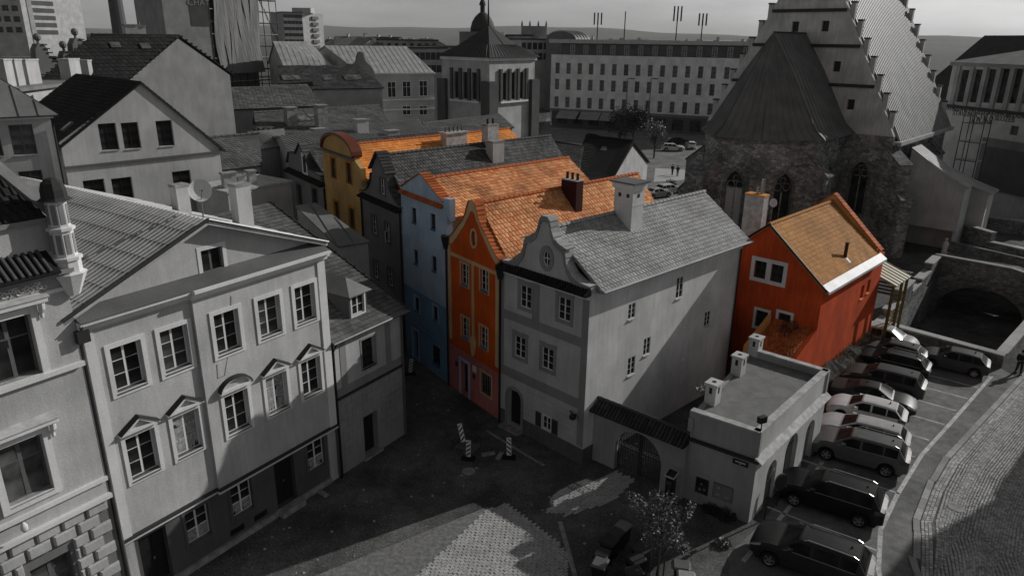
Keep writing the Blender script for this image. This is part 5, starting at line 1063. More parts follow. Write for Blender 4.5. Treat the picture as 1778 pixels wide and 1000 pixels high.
mb = MB(); mb.frust([e1 + WRs.n * .12 + Vector((0, 0, -.1)), e1 + WRs.n * -.35 + Vector((0, 0, .28)), e1 + WRs.n * -.35 + Vector((0, 0, .38)), e1 + WRs.n * .12 + Vector((0, 0, .06))], [e1 + D_ + WRs.n * .12 + Vector((0, 0, -.1)), e1 + D_ + WRs.n * -.35 + Vector((0, 0, .28)), e1 + D_ + WRs.n * -.35 + Vector((0, 0, .38)), e1 + D_ + WRs.n * .12 + Vector((0, 0, .06))]); mb.build('eaves_sheet', 'metal_white', rd)
mb = MB(); mb.tube([e1 + Vector((0, 0, .03)), r_ + Vector((0, 0, .05))], .07, 6); mb.tube([e0 + Vector((0, 0, .03)), r_ + Vector((0, 0, .05))], .07, 6); mb.build('verge_board', 'dark_wood', rd)
# vent pipe on the roof and the big stained chimney
def on_slope(px, py, e, d, r):
    n = d.cross(r - e); rr = ray(px, py); return CAM + rr * ((e - CAM).dot(n) / rr.dot(n))
q = on_slope(1467, 447, e1, D_, r_); mb = MB(); mb.tube([q - Vector((0, 0, .1)), q + Vector((0, 0, .95))], .11, 10); v_ = mb.build('vent_pipe', 'brown_wood', rd); mb = MB(); mb.lathe(q + Vector((0, 0, .95)), [(.13, 0), (.13, .06)], 10); mb.build('vent_cap', 'brown_wood', v_)
mb = MB(); U_ = az(44); Nn = D_.normalized().cross((r_ - e1).normalized()); dn = (e1 - r_).normalized(); mb.prism([q + U_ * .15, q - U_ * .15, q - U_ * .13 + dn * .55, q + U_ * .13 + dn * .55], Vector((0, 0, .07))); mb.build('flashing', 'metal_mid', v_)
q = near_ridge(r_, D_, 1362) - WRs.n * 2.0; ch = chimney(rd, (q.x, q.y), 1.3, .7, za_ - 2.6, za_ + 1.35, 44 - 90, 'concrete_pale', 'peach', flare=.03, pots=1, potmat='steel')
mb = MB(); mb.tube([(q.x + .3, q.y, za_ + 1.35), (q.x + .3, q.y, za_ + 2.3)], .12, 10); mb.build('flue', 'steel', ch)
sdp = thing('roof_dish', 'small white satellite dish beside the stained chimney of the red house', 'satellite dish', (q.x + 1.2, q.y + .3, za_ - .6)); mb = MB(); mb.tube([(q.x + 1.2, q.y + .3, za_ - .6), (q.x + 1.2, q.y + .3, za_ + .6)], .03, 6); mb.build('pole', 'pole_grey', sdp); disc('dish', 'trim_white', Vector((q.x + 1.2, q.y + .25, za_ + .7)), (.3, -.9, .2), .28, sdp)
# lean-to before the gable and the small annex
lt = RCn - az(44) * 3.4; Wlt = Wall(lt, RCn - az(44) * .02)
ln = thing('red_lean_to', 'red walled lean-to with terracotta roof against the red house gable', 'lean-to', lt)
slab(ln, 'side_wall', Wlt, [(0, 0), (Wlt.L, 0), (Wlt.L, 4.55), (0, 3.15)], (), 'red_wall', .02, .25)
Wl2 = Wall(lt - az(134) * 2.7, lt); slab(ln, 'front_wall', Wl2, [(0, 0), (2.44, 0), (2.44, 3.1), (0, 3.1)], (), 'crimson_wall', -.02, .2)
p0, p1, p2, p3 = lt - az(134) * 2.7 + Vector((0, 0, 3.12)), lt - az(134) * .26 + Vector((0, 0, 3.12)), RCn - az(134) * .26 - az(44) * .03 + Vector((0, 0, 4.5)), RCn - az(134) * 2.7 - az(44) * .03 + Vector((0, 0, 4.5))
roof_slope(ln, [p0, p1, p2, p3], 'tile', 'tile_terra', .2, .24, roll=.05)
slab(ln, 'parapet', Wall(lt - az(134) * 2.95 + az(44) * 2.9, lt - az(134) * 2.95), [(0, 0), (2.9, 0), (2.9, 3.6), (0, 4.8)], (), 'peach', 0, .24)
an = RCn - az(134) * XF; ax0 = an + az(134) * .2 - az(44) * 2.4
axh, (A_, B_, C_, D4), (m0_, m1_) = prism_house('crimson_annex', 'small dark crimson annex with tiled roof beside the white house', [ax0 - az(134) * 1.4, ax0 + az(134) * 1.7, ax0 + az(134) * 1.7 + az(44) * 2.35, ax0 - az(134) * 1.4 + az(44) * 2.35], 5.3, 6.5, 'BC', 'crimson_wall', 'tile_terra', 'tile', .24, .28, cat='annex')
# shed with cream metal roof behind the red house
s0 = RCn + az(44) * 10.75 - az(134) * .3
sd_ = thing('lean_to_shed', 'open timber shed with cream seamed roof behind the red house', 'shed', s0)
ze0, ze1 = 5.0, 6.3; a_, b_ = s0 + az(134) * 1.4, s0 + az(134) * 1.4 + az(44) * 3.3; c_, d_ = s0 - az(134) * 2.2 + az(44) * 3.3, s0 - az(134) * 2.2
up = lambda p, z: Vector((p.x, p.y, z))
roof_slope(sd_, [up(a_, ze0), up(b_, ze0), up(c_, ze1), up(d_, ze1)], 'seam', 'metal_cream', step=.5, thick=.1)
for p in (a_ + az(44) * .1, a_ + az(44) * 2.0, b_ - az(44) * .1, c_, d_): mb = MB(); mb.tube([up(p - az(134) * .2, 0), up(p - az(134) * .2, ze0 - .05)], .1, 6); mb.build('post', 'wood_olive', sd_)
Wsh = Wall(d_ + az(134) * .3, c_ + az(134) * .3); slab(sd_, 'back_wall', Wsh, [(0, 0), (Wsh.L, 0), (Wsh.L, ze1 - .3), (0, ze1 - .3)], (), 'wood_olive', 0, .1)
for k in range(9): mb = MB(); Wq = Wall(a_ - az(134) * .25, a_ - az(134) * .25 + az(44) * 1.9); mb.box(0, 0, .4 + k * .28, Wq.L, .04, .52 + k * .28, Wq.m(0, 0)); mb.build('slat', 'wood_olive', sd_)

# weedy bank along the foot of the red wall
mb = MB(); bk_ = []
for k in range(23):
    x = -1.5 + k * .55; w_ = 1.5 + .3 * math.sin(k * 1.3) if x < 10 else .8; bk_.append((WRs.p(x, 1.35 + .15 * math.sin(k), .01), WRs.p(x, .75 + .1 * math.sin(k * 2.1), w_ * .5), WRs.p(x, 0, w_)))
for a_, b_ in zip(bk_, bk_[1:]): mb.quad(a_[0], a_[1], b_[1], b_[0]); mb.quad(a_[1], a_[2], b_[2], b_[1])
struct(mb.build('grass_bank', 'weed_m'), 'weedy earth bank along the foot of the red wall')
mb = MB()
for k in range(900):
    x = random.uniform(-1, 11); t = random.random() ** 1.6; zz = 1.35 * (1 - t); p = WRs.p(x, zz - .03, .04 + t * 1.3); h_ = random.uniform(.12, .5) * (1.3 if x > 5 else .8); l_ = Vector((random.uniform(-.12, .12), random.uniform(-.12, .12), h_)); s_ = Vector((random.uniform(-.02, .02), .02, 0)); mb.add([p - s_, p + s_, p + l_], ((0, 1, 2),), random.uniform(.01, 1))
o_ = stuff(mb.build('dry_grass', 'straw')); o_['label'] = 'dry yellow grass tufts at the foot of the red wall'; o_['category'] = 'grass'
# ------------------------------------------------------------------ church
CN = Vector((38.82, 74.12, 0)); CA, CK = az(42.7), az(-47.3)
def cp(a, k, z=0.0): return CN + CA * a + CK * k + Vector((0, 0, z))
chh = thing('church', 'gothic stone church with tall seamed roof, pinnacled gable and dark apse', 'church', CN)
Wga = Wall(cp(0, 21), cp(0, 0)); X = Wga.L; ZN, ZRG = 12.0, 32.0
slp_ = (ZRG - ZN) / 10.5
gap = []
for px, py in ((1453, 116), (1433, 46), (1381, 47), (1477, 182)): x, z = Wga.px(px, py); gap.append(rect(x, z, .75, 1.05))
slab(chh, 'gable_wall', Wga, [(0, ZN), (X, ZN), (X / 2, ZRG), ], gap, 'gable_plaster', 0, .8)
for g_ in gap: mb = MB(); slab_mb(mb, Wga, [(a, b) for a, b in g_], (), -.35, .05); mb.build('gable_window', 'black_iron', chh)
for px, py in ((1450, 18), (1440, 80), (1455, 148)):
    z = Wga.px(px, py)[1]; dx = (z - ZN) / slp_; band(chh, 'string_course', Wga, dx + .15, X - dx - .15, z - .16, z + .16, .22, 'metal_dark')
lx, lz = Wga.px(1489, 322); lan = arch(lx, 3.6, 1.7, 5.6, 12, True)
def lancet(W, x, z0, w_, h_, par, boarded=False):
    o_ = arch(x, z0, w_, h_, 12, True); mb = MB(); slab_mb(mb, W, o_, (), -.42, .05); wn = mb.build('lancet_window', 'glass', par)
    if boarded:
        for s_ in (-1, 1): mb = MB(); mb.box(-w_ * .23, -.05, 0, w_ * .23, -.01, h_ * .74, W.m(x + s_ * w_ * .25, z0, -.38)); mb.build('board', 'plaster_light', wn)
    mb = MB(); mb.box(-.06, -.1, 0, .06, .0, h_ * .72, W.m(x, z0, -.38))
    for cx, cz, r_ in ((x - w_ * .24, z0 + h_ * .78, w_ * .2), (x + w_ * .24, z0 + h_ * .78, w_ * .2), (x, z0 + h_ * .88, w_ * .15)):
        mb.tube([W.p(cx + r_ * math.cos(t * math.pi / 6), cz + r_ * math.sin(t * math.pi / 6), -.33) for t in range(13)], .05, 5, cap=False)
    mb.build('tracery', 'church_stone', wn)
    big = arch(x, z0 - .0, w_ + .6, h_ + .4, 12, True); mb = MB(); slab_mb(mb, W, [big[0], o_[0]] + o_[:1:-1] + [o_[1], big[1]] + big[2:], (), .04, .04); mb.build('window_arch', 'wall_stone', wn)
    return o_
slab(chh, 'east_wall', Wga, [(0, 0), (X, 0), (X, ZN), (0, ZN)], [lancet(Wga, lx, 3.6, 1.7, 5.6, chh)], 'church_stone', 0, .8)
# roof slopes
NL = 21.2; E0, E1 = cp(-.1, -.5, ZN - .55), cp(NL, -.5, ZN - .55); R0, R1 = cp(-.1, 10.5, ZRG), cp(NL, 10.5, ZRG)
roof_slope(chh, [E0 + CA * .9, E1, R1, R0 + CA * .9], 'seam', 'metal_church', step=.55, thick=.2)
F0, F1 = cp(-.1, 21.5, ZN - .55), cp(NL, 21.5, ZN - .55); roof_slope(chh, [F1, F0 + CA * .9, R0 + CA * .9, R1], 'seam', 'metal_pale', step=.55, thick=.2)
mb = MB(); mb.box(0, -.35, -.25, (E1 - E0).length, .5, .12, Wall(E0, E1).m(0, ZN - .6)); mb.build('eaves_gutter', 'metal_pale', chh)
Wgb = Wall(cp(NL, 0), cp(NL, 21)); slab(chh, 'far_gable', Wgb, [(0, 0), (X, 0), (X, ZN), (X / 2, ZRG), (0, ZN)], (), 'plaster_light', 0, .9)
# stepped pinnacles on both gables
for W_, nm in ((Wga, 0), (Wgb, 1)):
    for s_ in (0, 1):
        for k in range(11):
            dx = .6 + k * .92; z = ZN + slp_ * dx; x = X - dx if s_ else dx
            if z > 31: continue
            pn = MB(); pn.box(-.24, .3, -.5, .24, .85, 1.25, W_.m(x, z, 0)); po = pn.build('pinnacle', 'plaster_light', chh)
            q = MB(); q.box(-.29, .22, 1.25, .29, .93, 1.4, W_.m(x, z, 0)); q.build('pinnacle_cap', 'metal_dark', po)
Wso = Wall(cp(0, 0), cp(NL, 0)); slab(chh, 'south_wall', Wso, [(.81, 0), (NL, 0), (NL, ZN - .3), (.81, ZN - .3)], (), 'church_stone', 0, .8)
Wno = Wall(cp(NL, 21), cp(0, 21)); slab(chh, 'north_wall', Wno, [(0, 0), (NL - .81, 0), (NL - .81, ZN), (0, ZN)], (), 'church_stone', 0, .8)
def buttress(par, c, d, depth, w_, z1, z2=None, name='buttress'):
    d = d.normalized(); n = Vector((d.y, -d.x, 0)); z2 = z2 or z1 * .62; mb = MB()
    pts = lambda s: [c + n * s * w_ / 2 + d * u + Vector((0, 0, z)) for u, z in ((-.3, 0), (depth, 0), (depth, z2), (depth * .72, z2 + .7), (depth * .72, z1), (-.3, z1 + 1.6))]
    mb.frust(pts(-1), pts(1)); b = mb.build(name, 'church_stone', par)
    o_ = w_ / 2 + .08
    for (u0, za), (u1, zb) in (((depth + .1, z2 - .02), (depth * .72, z2 + .72)), ((depth * .72 + .12, z1 - .05), (-.2, z1 + 1.62))):
        A_, B_ = c + d * u0 + Vector((0, 0, za)), c + d * u1 + Vector((0, 0, zb)); mb = MB(); mb.frust([A_ - n * o_, A_ + n * o_, A_ + n * o_ + Vector((0, 0, .14)), A_ - n * o_ + Vector((0, 0, .14))], [B_ - n * o_, B_ + n * o_, B_ + n * o_ + Vector((0, 0, .14)), B_ - n * o_ + Vector((0, 0, .14))]); mb.build('buttress_cap', 'wall_stone', b)
buttress(chh, cp(.2, .2), (CA * -.6 - CK * 1.0), 3.4, 1.5, 9.4, 6.0); buttress(chh, cp(7.5, 0), -CK, 2.2, 1.3, 9, 6)
buttress(chh, cp(14.5, 0), -CK, 2.2, 1.3, 9, 6)
# apse
AP = [(0, 4.4), (-8.5, 4.4), (-13, 8.2), (-13, 12.8), (-8.5, 16.6), (0, 16.6)]; ZA = 11.9
for i in range(5):
    (a0, k0), (a1, k1) = AP[i + 1], AP[i]
    W_ = Wall(cp(a0, k0), cp(a1, k1)); wl = []
    if i in (0, 4): wl = [lancet(W_, W_.L * .5, 2.6, 1.9, 6.4, chh)]
    else: wl = [lancet(W_, W_.L * .5, 2.2, 1.9, 6.6, chh, boarded=(i == 2))]
    slab(chh, 'apse_wall', W_, [(0, 0), (W_.L, 0), (W_.L, ZA), (0, ZA)], wl, 'church_stone', 0, .7); band(chh, 'apse_cornice', W_, -.1, W_.L + .1, ZA - .25, ZA + .1, .22, 'wall_stone')
    band(chh, 'sill_course', W_, 0, W_.L, 1.9, 2.15, .18, 'wall_stone')
cen = cp(-8.0, 10.5)
for a, k in AP[1:5]:
    p = cp(a, k); buttress(chh, p, (p - cen), 2.3, 1.2, 8.6, 5.2)
ZX = 21.9
def apr(i, f, z):
    a, k = AP[i]; ca = max(a, -8.0) if i in (0, 5) else -8.0
    return cp(ca + (a - ca) * f, 10.5 + (k - 10.5) * f, z)
prof = [(1.1, ZA + .1), (.92, ZA + 1.0), (.78, ZA + 2.4), (.42, ZA + 6.2), (.0, ZX)]
for i in range(5):
    mb = MB()
    for (f0, z0), (f1, z1) in zip(prof, prof[1:]):
        P = [apr(i + 1, f0, z0), apr(i, f0, z0), apr(i, f1, z1), apr(i + 1, f1, z1)]
        if f1 == 0 and 0 < i < 4: mb.add(P[:3], ((0, 1, 2),))
        else: mb.quad(*P)
    ar_ = mb.build('apse_roof', 'metal_apse', chh)
    mb = MB(); wid = (apr(i + 1, 1, 0) - apr(i, 1, 0)).length; n = max(4, int(wid / .8))
    for s_ in range(n + 1):
        t = s_ / n; pts = [apr(i + 1, f, z).lerp(apr(i, f, z), t) + Vector((0, 0, .03)) for f, z in prof]; fr_ = 1.0
        if 0 < i < 4 and s_ % 3: pts = pts[:4] if s_ % 3 else pts
        mb.tube(pts, .055, 4)
    stuff(mb.build('standing_seams', 'metal_apse', ar_))
mb = MB(); mb.tube([cp(-8.0, 10.5, ZX + .03), cp(.0, 10.5, ZX + .03)], .1, 6); mb.build('ridge_cap', 'metal_dark', chh)
pipe(chh, [cp(-.2, -.4, 0) + CK * -.6, cp(-.2, -.4, ZN - .7)], .09, 'zinc')
# white stair annex on the south side
anx = thing('church_annex', 'tall pale stair annex with seamed lean-to roof on the church side', 'annex', cp(5, -4))
def block(par, a0, a1, k0, k1, z0, zk0, zk1, wall, roof, over=.35):
    """block from k0 (high side) to k1 (low side)"""
    Wf_ = Wall(cp(a0, k0), cp(a0, k1)); slab(par, 'wall', Wf_, [(0, z0), (Wf_.L, z0), (Wf_.L, zk1), (0, zk0)], (), wall, 0, .3)
    Wr_ = Wall(cp(a0, k1), cp(a1, k1)); slab(par, 'wall', Wr_, [(.305, 0), (Wr_.L, 0), (Wr_.L, zk1), (.305, zk1)], (), wall, 0, .3)
    Wb_ = Wall(cp(a1, k1), cp(a1, k0)); slab(par, 'wall', Wb_, [(.305, 0), (Wb_.L, 0), (Wb_.L, zk0), (0.305, zk1)], (), wall, 0, .3)
    sl_ = (zk0 - zk1) / (k0 - k1); kk = k1 - over; km = k1 + (k0 - k1) * .35
    za_, zm_ = zk1 - .05, zk1 + sl_ * (km - k1) * .8 + .1
    roof_slope(par, [cp(a0 - .25, kk, za_), cp(a1 + .25, kk, za_), cp(a1 + .25, km, zm_), cp(a0 - .25, km, zm_)], 'seam', roof, step=.45, thick=.1)
    roof_slope(par, [cp(a0 - .25, km, zm_), cp(a1 + .25, km, zm_), cp(a1 + .25, k0, zk0 + .12), cp(a0 - .25, k0, zk0 + .12)], 'seam', roof, step=.45, thick=.1)
block(anx, 3.6, 6.6, -1.0, -6.6, 2.6, 10.6, 7.3, 'plaster_light', 'metal_pale')
an2 = thing('church_porch', 'small pale porch with curved seamed roof behind the stair annex', 'annex', cp(10, -7)); block(an2, 8.2, 11.2, -3.0, -8.0, 0, 8.0, 6.2, 'plaster_light', 'metal_pale')
q = G(1636, 452, 1.0); stt = thing('stone_statue', 'weathered pale stone statue at the foot of the church wall', 'statue', (q.x, q.y, .9)); mb = MB(); mb.lathe((q.x, q.y, .9), [(.32, 0), (.32, .5), (.26, .55)], 8); mb.build('pedestal', 'concrete', stt); mb = MB(); mb.lathe((q.x, q.y, 1.4), [(.22, 0), (.25, .4), (.2, .9), (.27, 1.2), (.24, 1.4), (.09, 1.5), (.08, 1.56), (.13, 1.62), (.14, 1.75), (.08, 1.86), (.02, 1.88)], 12); mb.build('figure', 'concrete_pale', stt, True)
# raised church terrace and its walls beyond the bridge
tr = thing('terrace_wall', 'dark stone terrace walls with pale coping beyond the bridge', 'wall', (47, 68, 0))
for (p0, p1, h, w_) in (((1705, 448), (1800, 470), 1.7, .7), ((1665, 432), (1712, 448), 2.6, .6), ((1700, 400), (1800, 412), 1.6, .6)):
    A_, B_ = G(*p0), G(*p1); parapet(tr, A_, B_, w_, h, 'wall_stone', 'kerb_m', .08, .14, 2.2)
# scaffold tower far behind
sc = thing('scaffold_tower', 'thin tube scaffold with pale planks between church and school', 'scaffold', XY(1690, 230, 100) * 1 if False else V2(XY(1690, 230, 98)))
b0 = V2(XY(1668, 230, 98)); b1 = V2(XY(1706, 230, 97)); dpt = (b1 - b0).normalized(); dn = Vector((-dpt.y, dpt.x, 0)); 
for p in (b0, b1, b0 + dn * 1.5, b1 + dn * 1.5, (b0 + b1) / 2): mb = MB(); mb.tube([p, p + Vector((0, 0, 13.4))], .05, 5); mb.build('standard', 'dark_frame', sc)
for k in range(1, 7):
    for o_ in (Vector(), dn * 1.5): mb = MB(); mb.tube([b0 + o_ + Vector((0, 0, 2.1 * k)), b1 + o_ + Vector((0, 0, 2.1 * k))], .04, 5); mb.build('ledger', 'dark_frame', sc)
for k in (2, 4, 5): mb = MB(); Wq = Wall(b0, b1); mb.box(0, 0, 0, Wq.L, 1.4, .1, Wq.m(0, 2.1 * k)); mb.build('plank_deck', 'concrete_pale', sc)
# ------------------------------------------------------------------ school on the right
SA, SB = V2(XY(1612, 200, 118)), V2(XY(1860, 200, 104)); WSc = Wall(SA, SB); sc_ = thing('school_building', 'grey school with tall window bays, lettering and big dark roof', 'school', (SA + SB) / 2)
zt_, zb_ = WSc.px(1700, 110)[1], WSc.px(1700, 187)[1]; hs_ = []; XS = WSc.L
for k in range(6):
    x, z = WSc.px(1672 + 23.5 * k, 150); hs_.append(rect(x, z, 1.45, zt_ - zb_ - 1.3))
x5, z5 = WSc.px(1761, 227); hs_.append(rect(x5, z5, 1.1, 1.1))
slab(sc_, 'front_wall', WSc, [(2.5, 0), (XS, 0), (XS, zt_), (2.5, zt_)], hs_, 'plaster_light', 0, .4)
for h_ in hs_[:6]:
    mb = MB(); cx = (h_[0][0] + h_[1][0]) / 2; H_ = h_[2][1] - h_[1][1]; m = WSc.m(cx, h_[0][1], -.3); mb.box(-.72, 0, 0, .72, .05, H_, m); wn = mb.build('tall_window', 'glass_far', sc_)
    for k in range(7): q = MB(); q.box(-.72, -.04, H_ * k / 7, .72, -.001, H_ * k / 7 + .07, m); q.build('transom', 'dark_frame', wn)
    q = MB(); q.box(-.04, -.05, 0, .04, -.041, H_, m); q.build('mullion', 'dark_frame', wn)
mb = MB(); slab_mb(mb, WSc, rect(x5, z5, 1.1, 1.1), (), -.2, .05); mb.build('window', 'glass', sc_)
band(sc_, 'dark_ledge', WSc, 2, XS, zb_ - .35, zb_, .6, 'metal_dark'); band(sc_, 'cornice', WSc, 2.3, XS, zt_ - .45, zt_, .3, 'trim_grey')
for k in range(7):
    x, z = WSc.px(1660 + 23.5 * k, 150); band(sc_, 'pillar', WSc, x - .3, x + .3, zb_, zt_ - .45, .25, 'plaster_mid')
e0_, e1_ = WSc.p(2, zt_, .5), WSc.p(XS + 1, zt_, .5); xa_, zp_ = WSc.px(1746, 90); ap_ = WSc.p(xa_, zt_ + 2.2, -7)
mb = MB(); bk0, bk1 = WSc.p(2, zt_, -14), WSc.p(XS + 1, zt_, -14); mb.add([e0_, e1_, bk1, bk0, ap_], ((0, 1, 4), (1, 2, 4), (3, 0, 4), (0, 3, 2, 1))); mb.build('front_roof', 'metal_mid', sc_)
for px_, py_, w_, h_ in ((1748, 262, 5.0, 4.0),):
    x, z = WSc.px(px_, py_); band(sc_, 'entrance_frame', WSc, x - 3.6, x + 4.5, z - 5, z + 1.2, .25, 'plaster_grey'); band(sc_, 'entrance_glazing', WSc, x - 2.8, x + 4, z - 5, z + .2, .3, 'plaster_dark')
# lettering
def letters(body, W, px, py, h, mat, par, o=.03, ex=.015, align='CENTER'):
    c = bpy.data.curves.new('lettering', 'FONT'); c.body = body; c.size = h; c.extrude = ex; c.align_x = align
    to = bpy.data.objects.new('lettering', c); me = bpy.data.meshes.new_from_object(to); bpy.data.objects.remove(to); me.name = 'lettering'; me.materials.clear(); me.materials.append(M(mat))
    x, z = W.px(px, py); q = W.p(x, z, o); m = Matrix(((W.d.x, 0, W.n.x, q.x), (W.d.y, 0, W.n.y, q.y), (0, 1, 0, q.z), (0, 0, 0, 1))); return link('lettering', me, par, m)
for t_, px, py in (('ST\u0158EDN\u00cd PR\u016eMYSLOV\u00c1 \u0160KOLA', 1707, 198), ('STAVEBNICTV\u00cd A SLU\u017dEB', 1705, 206), ('PARDUBICE' if False else 'V PLZNI', 1703, 214)): letters(t_, WSc, px, py, .85, 'dark_frame', sc_)
# big dark roof block behind
mr = [(1596, 62, 1), (1800, 60, 1)]
zt2 = 18.5; pA, pB = V2(XY(1590, 120, 150)), V2(XY(1860, 130, 128)); dd = (pB - pA).normalized(); nb_ = Vector((-dd.y, dd.x, 0))
hl, f4, mm = prism_house('school_hall', 'school hall with huge dark roof behind the tall window bays', [pA, pB, pB + nb_ * 26, pA + nb_ * 26], 11.5, 22.5, 'AB', 'plaster_grey', 'metal_dark', 'plain', cat='school', over=.5)
# ------------------------------------------------------------------ town behind
def roof_block(name, label, pts, wall, roof, kind, step=.6, tw=.4, th=.4, z0=0.0, cat='house', inset=.3, group=None):
    e0, e1, r1, r0 = [XY(*p) for p in pts]; zr = (r0.z + r1.z) / 2; ze = (e0.z + e1.z) / 2
    e0.z = e1.z = ze; r0.z = r1.z = zr; f0, f1 = r0 * 2 - e0, r1 * 2 - e1; f0.z = f1.z = ze
    t = thing(name, label, cat, Vector(((e0.x + f1.x) / 2, (e0.y + f1.y) / 2, z0)), group)
    roof_slope(t, [e0, e1, r1, r0], kind, roof, tw, th, step); roof_slope(t, [f1, f0, r0, r1], kind, roof, tw, th, step)
    if kind == 'tile': ridge_tiles(t, r0 + Vector((0, 0, .03)), r1 + Vector((0, 0, .03)), roof, .6, .14)
    u = (r1 - r0).normalized() * inset; dn = Vector((0, 0, -.16)); k_ = inset / max(.5, (e0 - r0).to_2d().length); s_ = 1 - k_
    a0, a1, b1, b0 = r0 + (e0 - r0) * s_ + u + dn, r1 + (e1 - r1) * s_ - u + dn, r1 + (f1 - r1) * s_ - u + dn, r0 + (f0 - r0) * s_ + u + dn
    q0, q1 = r0 + u + dn, r1 - u + dn; g = lambda p: Vector((p.x, p.y, z0))
    mb = MB(); mb.add([g(a0), g(a1), g(b1), g(b0), a0, a1, b1, b0, q0, q1], [(0, 1, 5, 4), (1, 2, 6, 9, 5), (2, 3, 7, 6), (3, 0, 4, 8, 7)]); mb.build('wall', wall, t)
    return t, (a0, a1, b1, b0), (e0, e1, r1, r0)
def lineto(a, azm, px, z):
    return along(px, z, V2(a), az(azm)) if azm < 0 else _lineto(V2(a), az(azm), px, z)
def _lineto(a, d, px, z):
    lo, hi = 0.0, 200.0
    for _ in range(50):
        m = (lo + hi) / 2; v = a + d * m + Vector((0, 0, z)) - CAM
        if 889 + FPX * v.dot(RIGHT) / v.dot(FWD) < px: lo = m
        else: hi = m
    return a + d * lo
def skylight(par, P, px, py, w_, h_):
    e0, e1, r1, r0 = P; q = on_slope(px, py, e0, e1 - e0, r0); O_, U_, V_ = slope_frame(e0, e1, r0); N_ = U_.cross(V_); N_ = N_ if N_.z > 0 else -N_
    mb = MB(); c = q + N_ * .04; mb.prism([c - U_ * w_ / 2 - V_ * h_ / 2, c + U_ * w_ / 2 - V_ * h_ / 2, c + U_ * w_ / 2 + V_ * h_ / 2, c - U_ * w_ / 2 + V_ * h_ / 2], N_ * .12); s = mb.build('skylight', 'metal_grey', par)
    mb = MB(); c = q + N_ * .161; w_ -= .2; h_ -= .2; mb.prism([c - U_ * w_ / 2 - V_ * h_ / 2, c + U_ * w_ / 2 - V_ * h_ / 2, c + U_ * w_ / 2 + V_ * h_ / 2, c - U_ * w_ / 2 + V_ * h_ / 2], N_ * .02); mb.build('pane', 'glass_grey', s)
# white gabled house behind the long roof
A4 = V2(XY(113, 290, 54)); B4 = lineto(A4, 43, 388, 10.5); W4 = Wall(A4, B4); h4 = thing('white_gable_house', 'white house with broad plain gable and three attic windows behind the long roof', 'house', (A4 + B4) / 2)
xa, za4 = W4.px(243, 142); zl4, zr4 = W4.px(118, 268)[1], W4.px(384, 258)[1]; zst = (W4.px(120, 291)[1] + W4.px(380, 264)[1]) / 2; h4h = []; hh2 = []
for px, py in ((189, 238), (228, 236), (287, 232)): x, z = W4.px(px, py); h4h.append(window(h4, W4, x, z, 1.1, 1.75, 2, 3, .06, .02, 'dark_frame', rec=.2, sill='concrete', gmat='glass'))
for px, py in ((166, 335), (214, 331), (317, 318)): x, z = W4.px(px, py); hh2.append(window(h4, W4, x, z, 1.3, 1.75, 2, 3, .06, .02, 'dark_frame', rec=.2, sill='concrete', gmat='glass'))
slab(h4, 'gable_wall', W4, [(0, zst), (W4.L, zst), (W4.L, zst + .25), (xa, za4 - .1), (0, zst + 1.55)], h4h, 'plaster_light', 0, .4)
slab(h4, 'front_wall', W4, [(0, 0), (W4.L, 0), (W4.L, zst), (0, zst)], hh2, 'plaster_light', .02, .42); band(h4, 'string_course', W4, -.05, W4.L + .05, zst - .08, zst + .08, .16, 'zinc')
bk_ = -W4.n * 13; r_ = W4.p(xa, za4, .15); eL_, eR_ = W4.p(-.7, zst + .95, .15), W4.p(W4.L + .4, zst + .05, .15)
roof_slope(h4, [eL_ + bk_, eL_, r_, r_ + bk_], 'tile', 'tile_dark', .3, .32); roof_slope(h4, [eR_, eR_ + bk_, r_ + bk_, r_], 'tile', 'tile_slate', .3, .32)
W_ = Wall(A4 + bk_, A4); slab(h4, 'side_wall', W_, [(0, 0), (W_.L - .42, 0), (W_.L - .42, zst + 1.2), (0, zst + 1.2)], (), 'plaster_light', 0, .3); W_ = Wall(B4, B4 + bk_); slab(h4, 'side_wall', W_, [(.42, 0), (W_.L, 0), (W_.L, zst + .3), (.42, zst + .3)], (), 'plaster_light', 0, .3)
skylight(h4, (eL_ + bk_, eL_, r_, r_ + bk_), 119, 222, .6, .9)
pipe(h4, [W4.p(-.25, 0, .1), W4.p(-.25, zst + .1, .1)], .08, 'zinc')
# house at the left edge
A5 = V2(XY(92, 230, 50)); d5 = az(52 + 180); W5 = Wall(A5 + d5 * 9, A5); h5 = thing('hipped_white_house', 'pale house with dark seamed hip roof left of the white gable house', 'house', A5)
z5 = W5.px(85, 196)[1]; hh = []
for px, py in ((40, 243), (57, 322), (-20, 246)): x, z = W5.px(px, py); hh.append(window(h5, W5, x, z, 1.15, 1.7, 2, 3, .06, .02, 'wood_grey', rec=.15, gmat='glass_curtain', sill='concrete'))
slab(h5, 'front_wall', W5, [(0, 0), (W5.L, 0), (W5.L, z5), (0, z5)], hh, 'plaster_light', 0, .4); W_ = Wall(A5, A5 - W5.n * 10); slab(h5, 'side_wall', W_, [(.41, 0), (W_.L, 0), (W_.L, z5), (.41, z5)], (), 'plaster_light', 0, .3)
e0, e1, r1, r0 = W5.p(0, z5 - .1, .4), W5.p(W5.L + .4, z5 - .1, .4), W5.p(W5.L - 3.8, z5 + 3.4, -4.2), W5.p(0, z5 + 3.4, -4.2)
roof_slope(h5, [e0, e1, r1, r0], 'seam', 'metal_mid', step=.9); roof_slope(h5, [e1, W5.p(W5.L + .4, z5 - .1, -10), W5.p(W5.L - 3.8, z5 + 3.4, -10), r1], 'seam', 'metal_dark', step=.9); band(h5, 'cornice', W5, 0, W5.L + .2, z5 - .3, z5 - .11, .2, 'trim_white')
pipe(h5, [W5.p(W5.L + .2, z5 - .2, .35), W5.p(W5.L + .05, z5 - .8, .1), W5.p(W5.L + .05, 0, .1)], .06, 'metal_dark')
